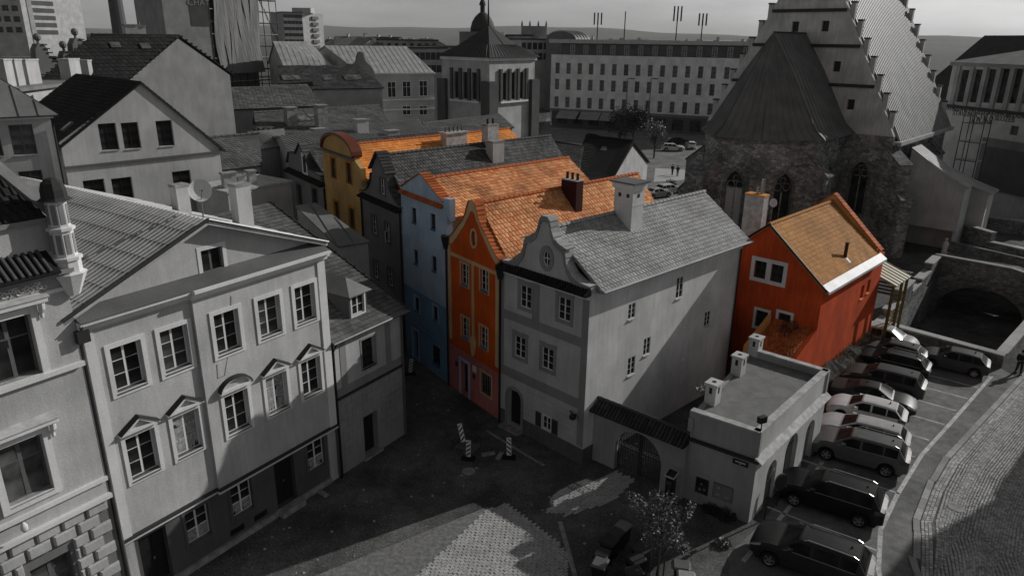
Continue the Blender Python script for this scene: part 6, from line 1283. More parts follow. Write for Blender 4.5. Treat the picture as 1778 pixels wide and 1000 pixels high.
# chimney stacks and ornate scrolled gables of the hall behind
ct = thing('chimney_block', 'low roof with a row of broad white chimneys behind the hipped house', 'building', V2(XY(75, 150, 70)))
p0, p1 = XY(30, 165, 66), XY(150, 140, 76); p0.z = p1.z = (p0.z + p1.z) / 2; Wc = Wall(p0, p1); zc_ = p0.z
slab(ct, 'wall', Wc, [(0, 0), (Wc.L, 0), (Wc.L, zc_), (0, zc_)], (), 'plaster_light', 0, 6); mb = MB(); mb.box(-.3, -.4, 0, Wc.L + .3, 6.3, .25, Wc.m(0, zc_ + .01)); mb.build('flat_roof', 'metal_mid', ct)
for px, w_, py in ((48, 1.1, 112), (65, 1.0, 112), (88, 1.9, 112), (158, 2.0, 110), (183, .8, 112)):
    x = Wc.px(px, 140)[0]; z1 = Wc.px(px, py)[1]; q = Wc.p(x, 0, -1.6); chimney(ct, (q.x, q.y), w_, .9, zc_, z1 + .4, 90 - math.degrees(math.atan2(Wc.d.y, Wc.d.x)), 'plaster_light', 'concrete_pale', flare=.05)
oh2 = thing('scrolled_gable_hall', 'hall roof edge with three dark scrolled dormer gables topped by balls', 'building', V2(XY(120, 120, 92)))
Wx = Wall(V2(XY(40, 110, 92)), V2(XY(200, 110, 96))); zb_ = Wx.px(120, 128)[1]
slab(oh2, 'wall', Wx, [(0, 0), (Wx.L, 0), (Wx.L, zb_), (0, zb_)], (), 'plaster_grey', 0, 8); mb = MB(); mb.box(0, 2, 0, Wx.L, 8, 1.6, Wx.m(0, zb_)); mb.build('roof', 'metal_grey', oh2)
for px, hgt, wd_ in ((76, 3.2, 1.7), (118, 2.4, 1.1), (142, 3.8, 1.9), (170, 2.6, 1.3)):
    x = Wx.px(px, 110)[0]; z0 = zb_
    o_ = [(x - wd_, z0), (x + wd_, z0), (x + wd_, z0 + .5), (x + wd_ * .75, z0 + hgt * .35), (x + wd_ * .4, z0 + hgt * .5), (x + wd_ * .35, z0 + hgt * .78), (x + wd_ * .15, z0 + hgt * .95)]; o_ = o_ + [(2 * x - a, b) for a, b in o_[:1:-1]]
    g_ = slab(oh2, 'scrolled_gable', Wx, o_, (), 'plaster_grey', .1, 1.2); mb = MB(); mb.lathe(Wx.p(x, z0 + hgt * .93, -.4), [(.15, 0), (.12, .3), (.32, .5), (.36, .75), (.25, 1.0), (.05, 1.1)], 10); mb.build('ball_finial', 'plaster_grey', g_)
    for k in range(6):
        t = k / 6; mb = MB(); a0 = (x + wd_ * (.2 + .75 * t), z0 + hgt * (.9 - .75 * t)); mb.box(-.25, -.2, 0, .25, 1.4, .12, Wx.m(a0[0], a0[1], 0)); mb.build('gable_step', 'metal_dark', g_)
# tiled and metal roofs
t, _, P = roof_block('dark_roof_house', 'house with steep dark tiled roof and blank grey clipped gable', [(60, 152, 78), (218, 140, 80), (312, 59, 87), (160, 66, 84)], 'plaster_grey', 'tile_dark', 'tile', tw=.5, th=.5)
skylight(t, P, 200, 80, .9, .7); skylight(t, P, 252, 82, .9, .7)
q = XY(226, 48, 87); chimney(t, (q.x, q.y), 1.2, 1.0, 18, q.z + .3, 50, 'plaster_light', 'concrete')
q = XY(242, 45, 90); chimney(t, (q.x, q.y), .9, .9, 19, q.z, 50, 'plaster_light', 'concrete', pots=1)
roof_block('long_tiled_house', 'long low house with brown grey tiled roof below the dark roof house', [(352, 194, 96), (562, 183, 100), (533, 150, 106), (292, 157, 101)], 'plaster_mid', 'tile_mid', 'tile', tw=.5, th=.42)
t, _, P = roof_block('skylight_house', 'house with dark tiled roof and two broad roof skylights', [(482, 157, 128), (668, 153, 132), (622, 113, 140), (482, 118, 136)], 'plaster_light', 'tile_slate', 'tile', tw=.6, th=.5)
for px in (505, 568, 612): skylight(t, P, px, 136, 3.0 if px != 568 else 1.6, 1.9)
q = XY(550, 125, 131); chimney(t, (q.x, q.y), 1.6, 1.2, 12, q.z + 1.0, 70, 'concrete', 'concrete')
t, cr, P = roof_block('scroll_gable_house', 'pale townhouse with seamed metal roof, scrolled side gable and two storeys of windows', [(628, 131, 146), (757, 127, 150), (705, 80, 162), (563, 80, 158)], 'plaster_light', 'metal_pale', 'seam', step=1.0)
Wq = Wall(cr[0], cr[1])
for px, py in ((706, 155), (735, 154), (680, 156), (706, 192), (735, 192)): x, z = Wq.px(px, py); simple_window(t, Wq, x, z, 1.7, 3.0 if py < 170 else 1.8, fmat='white_paint', proud=.03)
for py in (128, 173, 190): band(t, 'string_course', Wq, 0, Wq.L, Wq.px(710, py)[1] - .15, Wq.px(710, py)[1] + .15, .3, 'trim_white')
Wg_ = Wall(XY(600, 160, 140), XY(664, 155, 143)); x, z = Wg_.px(626, 90); zl = Wg_.px(626, 125)[1]; zb_ = Wg_.px(626, 160)[1]
slab(t, 'scrolled_gable', Wg_, [(x - 3.2, zb_), (Wg_.L, zb_), (Wg_.L, zl - 2.6), (x + 2.8, zl - 1.2), (x + 2.2, zl + .6), (x + .9, zl + 1.9), (x + .5, z - .3), (x, z), (x - .5, z - .3), (x - .9, zl + 1.9), (x - 2.2, zl + .6), (x - 3.2, zl)], (), 'plaster_grey', 0, .6)
roof_block('seamed_roof_block', 'plain building with pale seamed roof beside the scaffolded block', [(492, 115, 150), (577, 114, 152), (537, 72, 160), (474, 73, 157)], 'plaster_light', 'metal_pale', 'seam', step=1.0)
t, _, P = roof_block('low_tiled_house', 'low house with grey tiled roof, twin chimneys and large roof window', [(448, 241, 82), (678, 215, 90), (658, 183, 96), (440, 197, 88)], 'plaster_light', 'tile_mid', 'tile', tw=.36, th=.36)
skylight(t, P, 524, 206, 1.5, 1.9); skylight(t, P, 545, 204, 1.5, 1.9)
for px, py in ((503, 186), (556, 182)): q = XY(px, py, 86); chimney(t, (q.x, q.y), 1.2, 1.0, 9, q.z, 50, 'concrete', 'concrete')
t, _, P = roof_block('ribbed_roof_house', 'narrow building with ribbed sheet roof between the tiled roofs and yellow house', [(500, 264, 68), (742, 230, 80), (726, 209, 86), (484, 236, 73)], 'plaster_light', 'metal_mid', 'rib', step=.45)
for px, py, hh in ((626, 212, 1.0), (553, 228, .6), (680, 231, .2)): q = XY(px, py, 77); chimney(t, (q.x, q.y), 1.3, 1.0, q.z - 3, q.z + .3, 50, 'plaster_light', 'concrete')
roof_block('grey_tiled_house', 'small house with weathered grey tiled roof before the square tower', [(745, 236, 84), (893, 224, 94), (866, 202, 101), (733, 213, 90)], 'plaster_grey', 'tile_mid', 'tile', tw=.36, th=.36)
t, cr, P = roof_block('dark_gable_house', 'dark roofed house with pale blank gable by the hotel street', [(984, 330, 88), (1058, 312, 86), (1100, 244, 96), (1017, 237, 100)], 'plaster_light', 'tile_dark', 'tile', tw=.4, th=.4)
skylight(t, P, 1050, 260, 1.0, 1.2)
roof_block('slate_roof_house', 'plain slate roofed house behind the grey gabled row', [(930, 296, 84), (1000, 330, 78), (1013, 262, 94), (965, 240, 98)], 'plaster_light', 'tile_slate', 'tile', tw=.4, th=.4)
# metal pent roofed house in the lane
zl_, zh_ = 8.9, 10.4; ph = [G(587, 428, zl_), G(643, 420, zl_), G(548, 352, zh_ + .2), G(512, 357, zh_ + .2)]; ph[2].z = ph[3].z = zh_ + .2
pt = thing('pent_roof_house', 'small white house with grey sheet pent roof in the lane behind the dormer', 'house', V2(sum(ph, Vector()) / 4))
roof_slope(pt, [ph[0], ph[1], ph[2], ph[3]], 'seam', 'metal_mid', step=.9, thick=.1)
c_ = sum(ph, Vector()) / 4; g = lambda p, z: Vector((p.x + (c_.x - p.x) * .06, p.y + (c_.y - p.y) * .06, z)); mb = MB(); mb.add([g(p, 0) for p in ph] + [g(p, p.z - .12) for p in ph], ((0, 1, 5, 4), (1, 2, 6, 5), (2, 3, 7, 6), (3, 0, 4, 7))); mb.build('wall', 'plaster_light', pt)
# white flat parapet block with chimneys between lane and long house
p0, p1 = XY(395, 335, 52), XY(505, 318, 55); p0.z = p1.z = (p0.z + p1.z) / 2; Wp = Wall(p0, p1); pb = thing('parapet_block', 'white block with flat parapet and small chimneys behind the satellite dish', 'building', V2((p0 + p1) / 2)); zp = p0.z
slab(pb, 'wall', Wp, [(0, 0), (Wp.L, 0), (Wp.L, zp), (0, zp)], (), 'plaster_light', 0, 4); mb = MB(); mb.box(-.1, -.1, 0, Wp.L + .1, 4.1, .14, Wp.m(0, zp + .002)); mb.build('parapet_coping', 'concrete_pale', pb)
for x_, w_, h_ in ((1.0, .9, 1.2), (1.9, .5, .9), (2.8, .5, 1.1)): q = Wp.p(x_, 0, -1.2); chimney(pb, (q.x, q.y), w_, .6, zp + .1, zp + h_, 50, 'concrete_pale', 'concrete')
t, cr, P = roof_block('lane_tiled_house', 'small white house with grey roof and arched attic window by the lane', [(372, 300, 66), (455, 285, 68), (450, 232, 74), (362, 240, 72)], 'plaster_light', 'tile_mid', 'tile', tw=.36, th=.36)
Wq = Wall(cr[0], cr[1]); x, z = Wq.px(400, 306); simple_window(t, Wq, x, z - .6, 1.0, 1.6, proud=.03); x, z = Wq.px(440, 300); simple_window(t, Wq, x, z - .6, .9, 1.4, proud=.03)
t, cr, P = roof_block('mansard_white_house', 'white house with shallow roof and a plain blind gable behind the lane', [(425, 262, 72), (500, 255, 76), (493, 224, 82), (430, 228, 80)], 'plaster_white', 'metal_mid', 'rib', step=.5)
# ---- square tower
TCn = V2(XY(850, 100, 118)); TL = V2(XY(767, 97, 127)); TR = V2(XY(929, 95, 127)); TB = TL + TR - TCn
tw_ = thing('square_tower', 'square pale tower with tall louvred openings, dark piers and pyramid roof', 'tower', (TL + TR) / 2)
zt_ = Zat(850, 101, TCn); zw1, zw0 = Zat(850, 128, TCn), Zat(850, 176, TCn); zpier = Zat(852, 142, TCn)
for W_, sd in ((Wall(TL, TCn), 0), (Wall(TCn, TR), 1), (Wall(TR, TB), 2), (Wall(TB, TL), 3)):
    hs_ = []
    if sd < 2:
        for k in range(3):
            x = W_.L * (.32 + .19 * k); hs_.append([(x - .7, zw0), (x + .7, zw0), (x + .7, zw1), (x - .7, zw1)]); mb = MB(); mb.box(-.7, 0, 0, .7, .06, zw1 - zw0, W_.m(x, zw0, -.35)); lo_ = mb.build('louvre', 'black_iron', tw_)
            for j in range(12): q = MB(); q.box(-.7, -.1, j * (zw1 - zw0) / 12, .7, -.001, j * (zw1 - zw0) / 12 + .1, W_.m(x, zw0, -.35)); q.build('louvre_slat', 'dark_frame', lo_)
        for k in range(4): x = W_.L * (.32 + .19 * (k - .5)); band(tw_, 'pier', W_, x - .28, x + .28, zw0 - .2, zw1 + .6, .35, 'plaster_dark')
        band(tw_, 'sill', W_, W_.L * .2, W_.L * .82, zw0 - .5, zw0 - .2, .45, 'trim_white')
    slab(tw_, 'wall', W_, [(0, 0), (W_.L - .41, 0), (W_.L - .41, zt_), (0, zt_)], hs_, 'plaster_light', 0, .4); band(tw_, 'cornice', W_, -.15, W_.L + .15, zt_ - .5, zt_, .3, 'trim_white')
for c_, o1, o2 in ((TCn, TL, TR), (TL, TCn, TB), (TR, TCn, TB)):
    d1, d2 = (o1 - c_).normalized(), (o2 - c_).normalized(); mb = MB(); mb.prism([c_ - d1 * .7 - d2 * .7, c_ + d1 * 1.4 - d2 * .7, c_ + d1 * 1.4 + d2 * 1.4, c_ - d1 * .7 + d2 * 1.4], Vector((0, 0, zpier))); mb.build('corner_pier', 'plaster_dark', tw_)
cc = (TL + TR) / 2; apx = Zat(848, 44, cc); ov = 1.12
cr = [cc + (p - cc) * ov + Vector((0, 0, zt_ + .05)) for p in (TL, TCn, TR, TB)]; ap = Vector((cc.x, cc.y, apx)); md = [p.lerp(ap, .45) - Vector((0, 0, .35)) for p in cr]
for k in range(4):
    a_, b_ = cr[k], cr[(k + 1) % 4]; mb = MB(); mb.quad(a_, b_, md[(k + 1) % 4], md[k]); mb.add([md[k], md[(k + 1) % 4], ap], ((0, 1, 2),)); rf = mb.build('roof', 'metal_dark' if k != 1 else 'metal_dark', tw_)
    mb = MB()
    for j in range(1, 16):
        t = j / 16; p_ = a_.lerp(b_, t); q_ = md[k].lerp(md[(k + 1) % 4], t); mb.tube([p_ + Vector((0, 0, .05)), q_ + Vector((0, 0, .05))] + ([ap] if j in (8,) else []), .05, 4)
    stuff(mb.build('standing_seams', 'metal_grey', rf))
mb = MB(); mb.tube([ap - Vector((0, 0, .3)), ap + Vector((0, 0, 5.5))], [.18, .06], 8); mb.build('spire', 'dark_frame', tw_)
# ---- domed building behind
dm = thing('domed_building', 'far building with a dark ribbed dome and lantern behind the tower', 'building', V2(XY(838, 80, 260))); c_ = V2(XY(838, 60, 260)); zd = Zat(838, 56, c_)
mb = MB(); mb.lathe(c_, [(8, 0), (8, zd)], 16); mb.build('drum', 'plaster_grey', dm); mb = MB(); mb.lathe(c_ + Vector((0, 0, zd)), [(4.2, 0), (4.1, 1.5), (3.6, 3.2), (2.6, 4.8), (1.4, 5.9), (.8, 6.3)], 16); do_ = mb.build('dome', 'metal_dark', dm, True); mb = MB(); mb.lathe(c_ + Vector((0, 0, zd + 6.2)), [(.8, 0), (.8, 2.2), (1.2, 2.3), (.9, 3.4), (.3, 4.4), (.1, 6.5)], 10); mb.build('lantern', 'dark_frame', dm)
def slab_building(name, label, px0, py0, px1, py1, R0, R1, depth, wall, roof='metal_dark', rows=0, cols=0, ww=1.2, wh=1.6, ytop=None, mans=None, cat='building', gmat='glass_far', wrow=None, group=None, fmat='dark_frame'):
    a, b = V2(XY(px0, py0, R0)), V2(XY(px1, py1, R1)); W_ = Wall(a, b); zt = (Zat(px0, py0, a) + Zat(px1, py1, b)) / 2
    t = thing(name, label, cat, (a + b) / 2 - W_.n * depth / 2, group); slab(t, 'wall', W_, [(0, 0), (W_.L, 0), (W_.L, zt), (0, zt)], (), wall, 0, depth)
    mb = MB(); mb.box(-.3, -.3, 0, W_.L + .3, depth + .3, .4, W_.m(0, zt + .002)); mb.build('roof', roof, t)
    for r_ in range(rows):
        for c_ in range(cols): simple_window(t, W_, W_.L * (c_ + .5) / cols, zt - 1.8 - r_ * 3.1, ww, wh, gmat, fmat, .03)
    return t, W_, zt
# tower block and neighbours on the skyline
t, W_, zt = slab_building('tower_block', 'tall pale tower block with dark balcony column on the skyline', 14, -60, 128, -62, 300, 318, 16, 'plaster_light')
for k in range(8): x0, x1 = W_.px(58, 30)[0], W_.px(96, 30)[0]; z = W_.px(75, 56 - k * 12.5)[1]; band(t, 'balcony', W_, x0, x1, z - .8, z + .6, .12, 'plaster_dark')
Wl = W_; band(t, 'stair_panel', W_, W_.px(50, 30)[0], W_.px(58, 30)[0], 0, zt, .2, 'plaster_mid')
t, W_, zt = slab_building('panel_block', 'dark gridded apartment slab beside the tower block at the edge', -60, -60, 22, -60, 260, 262, 14, 'plaster_grey', rows=0)
for k in range(9):
    for j in range(7): simple_window(t, W_, W_.L - 1.6 - j * 2.3, W_.px(10, 52)[1] + k * 2.9, 1.5, 1.5, proud=.03)
st_ = thing('factory_chimney', 'tall brick factory chimney on the skyline beside the tower block', 'chimney', V2(XY(206, 40, 240))); mb = MB(); c_ = V2(XY(206, 40, 240)); mb.lathe(c_, [(2.4, 0), (2.0, 20), (1.5, 45)], 16); mb.build('shaft', 'brick_dark', st_)
# scaffolded block with a mural
t, W_, zt = slab_building('scaffolded_block', 'tall block wrapped in scaffolding with a faded mural wall', 272, -60, 352, -60, 150, 153, 14, 'plaster_mid')
band(t, 'mural_panel', W_, W_.px(332, 40)[0], W_.L - .1, W_.px(340, 46)[1], zt, .05, 'plaster_dark'); letters('CHAT', W_, 345, 10, 1.5, 'plaster_mid', t, .08)
W2 = Wall(W_.b + Vector((.1, .1, 0)), V2(XY(472, -60, 166))); 
mb = MB(); slab_mb(mb, W2, [(0, 0), (W2.L * .72, 0), (W2.L * .72, zt), (0, zt)], (), -1.6, 10); mb.build('wall', 'plaster_grey', t)
for k in range(10):
    x = W2.L * k / 9; q = MB(); q.tube([W2.p(x, 0), W2.p(x, zt + 2)], .09, 5); q.build('standard', 'dark_frame', t)
for k in range(12):
    z = zt - .5 - k * 2.2; q = MB(); q.tube([W2.p(0, z), W2.p(W2.L, z)], .08, 5); q.build('ledger', 'concrete' if k % 2 else 'dark_frame', t); q = MB(); q.box(0, .1, 0, W2.L, 1.2, .1, W2.m(0, z - .2, 0)); q.build('plank_deck', 'wood_grey', t)
for k in range(6): q = MB(); x = W2.L * (.6 + .07 * k); q.tube([W2.p(x, zt - 2.2 * k), W2.p(x + 2, zt - 2.2 * k - 4.4)], .06, 5); q.build('brace', 'dark_frame', t)
mb = MB()                                                  # hanging dust sheets
for k in range(7):
    x0 = W2.L * (.02 + .085 * k); n = 8; prev = None
    for j in range(n + 1):
        z = zt - (zt - 14) * j / n; w_ = W2.L * .13; sw = .5 * math.sin(k * 2.1 + j * .8) + j * .12; cur = [W2.p(x0 + w_ * i / 4 + sw, z, .25 + .1 * math.sin(i * 1.2 + k + j)+.02*k) for i in range(5)]
        if prev:
            for i in range(4): mb.quad(prev[i], prev[i + 1], cur[i + 1], cur[i], random.uniform(.01, 1))
        prev = cur
stuff(mb.build('dust_sheet', 'sheet_m', t))
t, W_, zt = slab_building('apartment_tower', 'grey apartment tower with balconies standing alone on the skyline', 491, 23, 524, 22, 420, 424, 18, 'plaster_mid', rows=6, cols=5, ww=2.0, wh=1.6)
W2 = Wall(W_.b, V2(XY(560, 25, 436))); slab(t, 'side_wall', W2, [(0, 0), (W2.L, 0), (W2.L, zt), (0, zt)], (), 'plaster_light', 0, 1)
for k in range(6): band(t, 'balcony', W2, W2.L * .42, W2.L * .7, zt - 3.2 - k * 3, zt - 1.6 - k * 3, 1.0, 'plaster_grey')
q = V2(XY(527, 22, 430)); mb = MB(); mb.box(-5, -4, zt, 5, 4, zt + 2.6, Matrix.Translation(q)); mb.build('roof_hut', 'plaster_light', t)
# hotel
HA = V2(XY(954, 215, 189)); HB = _lineto(HA, az(115), 1345, 5); WH = Wall(HA, HB); ht = thing('white_hotel', 'long white four storey hotel with rows of windows and dark attic storey', 'hotel', (HA + HB) / 2)
z_at = (WH.px(960, 97)[1] + WH.px(1290, 100)[1]) / 2; z_gr = (WH.px(960, 187)[1] + WH.px(1220, 203)[1]) / 2; hs_ = []
x0, x1 = WH.px(968, 119)[0], WH.px(1262, 127)[0]
rz = [(WH.px(968, 119)[1] + WH.px(1262, 127)[1]) / 2, (WH.px(968, 147)[1] + WH.px(1258, 157)[1]) / 2, (WH.px(967, 176)[1] + WH.px(1232, 191)[1]) / 2]
for z in rz:
    for k in range(17):
        x = x0 + (x1 - x0) * k / 14
        if x < WH.L - 1: hs_.append(rect(x, z, 1.15, 2.6)); simple_window(ht, WH, x, z, 1.15, 2.6, ('glass_grey', 'glass_grey', 'glass_curtain')[(k * 7 + int(z)) % 3], 'wood_grey', -.25, nr=1)
slab(ht, 'front_wall', WH, [(0, z_gr), (WH.L, z_gr), (WH.L, z_at), (0, z_at)], hs_, 'plaster_bright', 0, .5)
Wat = Wall(WH.p(2.2, 0, -1.2), WH.p(WH.L, 0, -1.2)); z_ar = (Wat.px(975, 77)[1] + Wat.px(1290, 78)[1]) / 2
slab(ht, 'attic_wall', Wat, [(0, z_at - .2), (Wat.L, z_at - .2), (Wat.L, z_ar), (0, z_ar)], (), 'plaster_dark', 0, 14)
for k in range(15): x = 3 + (Wat.L - 4) * k / 14; simple_window(ht, Wat, x, (z_at + z_ar) / 2 - .1, 1.2, 2.2, 'glass_grey', 'concrete_pale', .05, nr=1)
mb = MB(); mb.box(-3, -1, 0, Wat.L, 16, .9, Wat.m(0, z_ar + .01)); mb.build('roof', 'concrete_pale', ht)
mb = MB(); mb.box(0, .51, 0, WH.L, 16, .3, WH.m(0, z_at - .5)); mb.build('terrace', 'concrete', ht)
slab(ht, 'shopfront', WH, [(0, 0), (WH.L, 0), (WH.L, z_gr - .3), (0, z_gr - .3)], (), 'plaster_dark', -.6, .3); band(ht, 'fascia', WH, 0, WH.L, z_gr - .6, z_gr, .1, 'plaster_grey')
for k in range(12): x = 2 + k * (WH.L - 4) / 12; band(ht, 'shop_window', WH, x, x + 2.6, .6, z_gr - 1.2, .05, 'glass_far', -.6)
for px0, px1 in ((972, 1006), (1010, 1044), (1046, 1080)):
    xa, xb = WH.px(px0, 198)[0], WH.px(px1, 200)[0]; mb = MB(); mb.prism([WH.p(xa, z_gr - .5, 0), WH.p(xb, z_gr - .5, 0), WH.p(xb + .5, z_gr - 2.0, 4.2), WH.p(xa + .5, z_gr - 2.0, 4.2)], (0, 0, .08)); mb.build('awning', 'plaster_mid', ht)
Wsd = Wall(HA - WH.n * 14 , HA); slab(ht, 'side_wall', Wsd, [(0, 0), (Wsd.L - .5, 0), (Wsd.L - .5, z_at), (0, z_at)], (), 'plaster_light', 0, .4)
for px, h_ in ((1037, 9), (1084, 9.5), (1174, 11), (1218, 9)):
    q = V2(XY(px, 60, 196)); an_ = thing('roof_antenna', 'thin dark antenna mast on the hotel roof', 'antenna', (q.x, q.y, z_ar + .9), 'antenna masts along the hotel roof'); mb = MB(); mb.tube([(q.x, q.y, z_ar + .9), (q.x, q.y, z_ar + .9 + h_ * .72)], .14, 6); mb.build('mast', 'dark_frame', an_)
    if px != 1084:
        for s_ in (-.9, 0, .9): mb = MB(); mb.box(s_ - .16, -.16, z_ar + h_ * .5, s_ + .16, .16, z_ar + h_ * .82, Matrix.Translation((q.x, q.y, 0))); mb.build('panel_antenna', 'dark_frame', an_)
for px in (1087, 1127):
    q = V2(XY(px, 190, 172)); lm = thing('street_lamp', 'tall thin street lamp before the white hotel', 'street lamp', q, 'street lamps before the hotel'); z1 = Zat(px, 137, q); mb = MB(); mb.tube([q, q + Vector((0, 0, z1))], [.16, .09], 8); mb.build('pole', 'pole_grey', lm); mb = MB(); mb.tube([q + Vector((0, 0, z1)), q + Vector((.9, 0, z1 + .1))], .08, 5); mb.box(.7, -.2, z1 - .1, 1.5, .2, z1 + .1, Matrix.Translation(q)); mb.build('lamp_head', 'dark_frame', lm)
# hotel roofscape and far houses
slab_building('corner_palace', 'ornate pale corner building with small roof tower beside the hotel', 905, 68, 962, 72, 235, 240, 20, 'plaster_light', rows=2, cols=6, ww=1.5, wh=2)
t, W_, zt = slab_building('roof_tower_house', 'pale building with crenellated square roof tower near the hotel', 900, 62, 955, 64, 250, 255, 18, 'plaster_light')
q = V2(XY(927, 50, 255)); mb = MB(); zq = Zat(927, 46, q); mb.box(-4.2, -3, 0, 4.2, 3, zq, Matrix.Translation(q)); tt_ = mb.build('roof_tower', 'plaster_mid', t)
for s_ in (-4, -1.4, 1.4, 4): mb = MB(); mb.lathe((q.x + s_, q.y - 2.8, zq), [(.35, 0), (.3, .7), (.1, 1.6)], 6); mb.build('finial', 'plaster_grey', tt_)
bv = thing('barrel_vault_building', 'building with ribbed curved barrel roof behind the hotel', 'building', V2(XY(975, 60, 232))); q0, q1 = V2(XY(948, 70, 232)), V2(XY(1000, 70, 228)); Wv = Wall(q0, q1); zv = Zat(975, 71, (q0 + q1) / 2)
mb = MB(); n = 10; pr = [(Wv.L * (.5 - .5 * math.cos(math.pi * k / n)), zv + 2.6 * math.sin(math.pi * k / n)) for k in range(n + 1)]; slab_mb(mb, Wv, [(0, 0), (Wv.L, 0)] + pr[::-1], (), 0, 12); mb.build('vault', 'metal_grey', bv)
for k in range(5): mb = MB(); slab_mb(mb, Wv, [(a * 1.0, b + .02) for a, b in pr] + [(a, b + .35) for a, b in pr[::-1]], (), -2.4 * k + .02, .35); mb.build('roof_rib', 'concrete', bv)
mn = [(700, 86, 775, 84, 190), (775, 84, 820, 82, 215), (655, 70, 760, 72, 260)]
for i, (a, b, c, d, r_) in enumerate(mn): slab_building('mansard_block', ('long ornate pale block left of the square tower', 'short pale block close behind the square tower', 'far block with dark mansard roof left of the dome')[i], a, b, c, d, r_, r_ + 4, 16, 'plaster_mid', 'metal_dark', rows=2, cols=8, ww=1.3, wh=1.8)
hs_ = [(135, 230, 12), (565, 760, 24), (1000, 1320, 26)]
rnd = random.Random(5)
for x0, x1, n in hs_:
    for k in range(n):
        px = x0 + (x1 - x0) * (k + rnd.random()) / n; r_ = rnd.uniform(210, 520); q = V2(XY(px, 70, r_)); zz = 20.6 + rnd.uniform(-3.6, .9) + (r_ - 300) * .002; s_ = rnd.uniform(5, 9); u = az(rnd.uniform(30, 70)); v = Vector((-u.y, u.x, 0)); dk = rnd.random()
        wl, rf, rd_ = rnd.choice(('plaster_mid', 'plaster_light', 'plaster_grey')), rnd.choice(('metal_mid', 'metal_dark', 'metal_grey', 'tile_mid')), rnd.choice(('AB', 'BC'))
        wn = {'plaster_mid': 'grey', 'plaster_light': 'pale', 'plaster_grey': 'dark grey'}[wl]; rn = {'metal_mid': 'pale', 'metal_dark': 'black', 'metal_grey': 'grey', 'tile_mid': 'tiled'}[rf]; wh_ = 'near the factory chimney' if px < 300 else ('left of the square tower' if px < 800 else 'above the hotel roof')
        t, f4, mm = prism_house('distant_house', 'distant %s house with %s roof on the skyline %s' % (wn, rn, wh_), [q - u * s_ - v * 5, q + u * s_ - v * 5, q + u * s_ + v * 5, q - u * s_ + v * 5], zz - 3.4, zz, rd_, wl, rf, 'plain', group='distant houses on the skyline ' + wh_)
        c_ = (mm[0] + mm[1]) / 2; chimney(t, (c_.x, c_.y), 1.2, .8, zz - 1, zz + rnd.uniform(.6, 1.4), rnd.uniform(0, 90), 'plaster_light', 'concrete')
# hills
mb = MB(); prev = None; n = 90
for k in range(n + 1):
    a = -70 + 140 * k / n; hz = 95 + 26 * math.sin(k * .16 + 1) + 14 * math.sin(k * .43) + 6 * math.sin(k * 1.3); d = az(a); cur = [d * 3600 + Vector((0, 0, -2)), d * 5200 + Vector((0, 0, hz * .45)), d * 6800 + Vector((0, 0, hz)), d * 8200 + Vector((0, 0, hz * .6))]
    if prev:
        for i in range(3): mb.quad(prev[i], cur[i], cur[i + 1], prev[i + 1])
    prev = cur
struct(mb.build('hills', 'hill_m', None, True), 'low wooded hills on the horizon')
# ------------------------------------------------------------------ cars
def carpaint(name, c, rough=.42):
    m, n, b = _mat(name, rough, .18 if c < .2 else .06); s, h = mix_noise(n, rgb(n, c), 2.5, .92, 1.06, 3); n.links.new(s, b.inputs[0])
    b.inputs['Coat Weight'].default_value = .07; b.inputs['Coat Roughness'].default_value = .05; return m
carpaint('paint_black', .008); carpaint('paint_dark', .025); carpaint('paint_grey', .11); carpaint('paint_mid', .06); carpaint('paint_silver', .42, .45); carpaint('paint_light', .56, .45); carpaint('paint_white', .62)
glass('car_glass', .014, .22); M('car_glass').node_tree.nodes['Principled BSDF'].inputs['Specular IOR Level'].default_value = .04; plain('tail_red', .05, .2, .5); plain('head_lens', .45, .15, .5); plain('plate_white', .7, .5)
# kind: length, half width, hood height, belt, roof, x of cowl, roof front, roof rear, tail top, hood front z, tail deck z, wheel radius, front/rear wheel x, clearance
CARS = {
 'suv':   dict(L=4.75, w=.94, belt=1.12, roof=1.68, nose=.92, cowl=1.18, xc=1.15, xf=1.95, xr=4.18, xt=4.55, deck=1.16, r=.36, fw=.92, rw=3.78, zb=.3, wr=.62),
 'estate': dict(L=4.7, w=.9, belt=.98, roof=1.46, nose=.78, cowl=1.02, xc=1.2, xf=2.05, xr=4.12, xt=4.52, deck=1.0, r=.325, fw=.93, rw=3.68, zb=.22, wr=.58),
 'hatch': dict(L=4.2, w=.88, belt=.96, roof=1.48, nose=.78, cowl=1.02, xc=1.08, xf=1.85, xr=3.58, xt=4.0, deck=1.0, r=.315, fw=.85, rw=3.42, zb=.21, wr=.57),
 'sedan': dict(L=4.75, w=.9, belt=.97, roof=1.43, nose=.76, cowl=1.0, xc=1.3, xf=2.15, xr=3.2, xt=4.0, deck=1.06, r=.325, fw=.95, rw=3.7, zb=.21, wr=.56),
 'van':   dict(L=4.1, w=.86, belt=1.02, roof=1.62, nose=.86, cowl=1.1, xc=.95, xf=1.75, xr=3.7, xt=3.98, deck=1.08, r=.305, fw=.78, rw=3.3, zb=.22, wr=.6),
}
_carc = {}
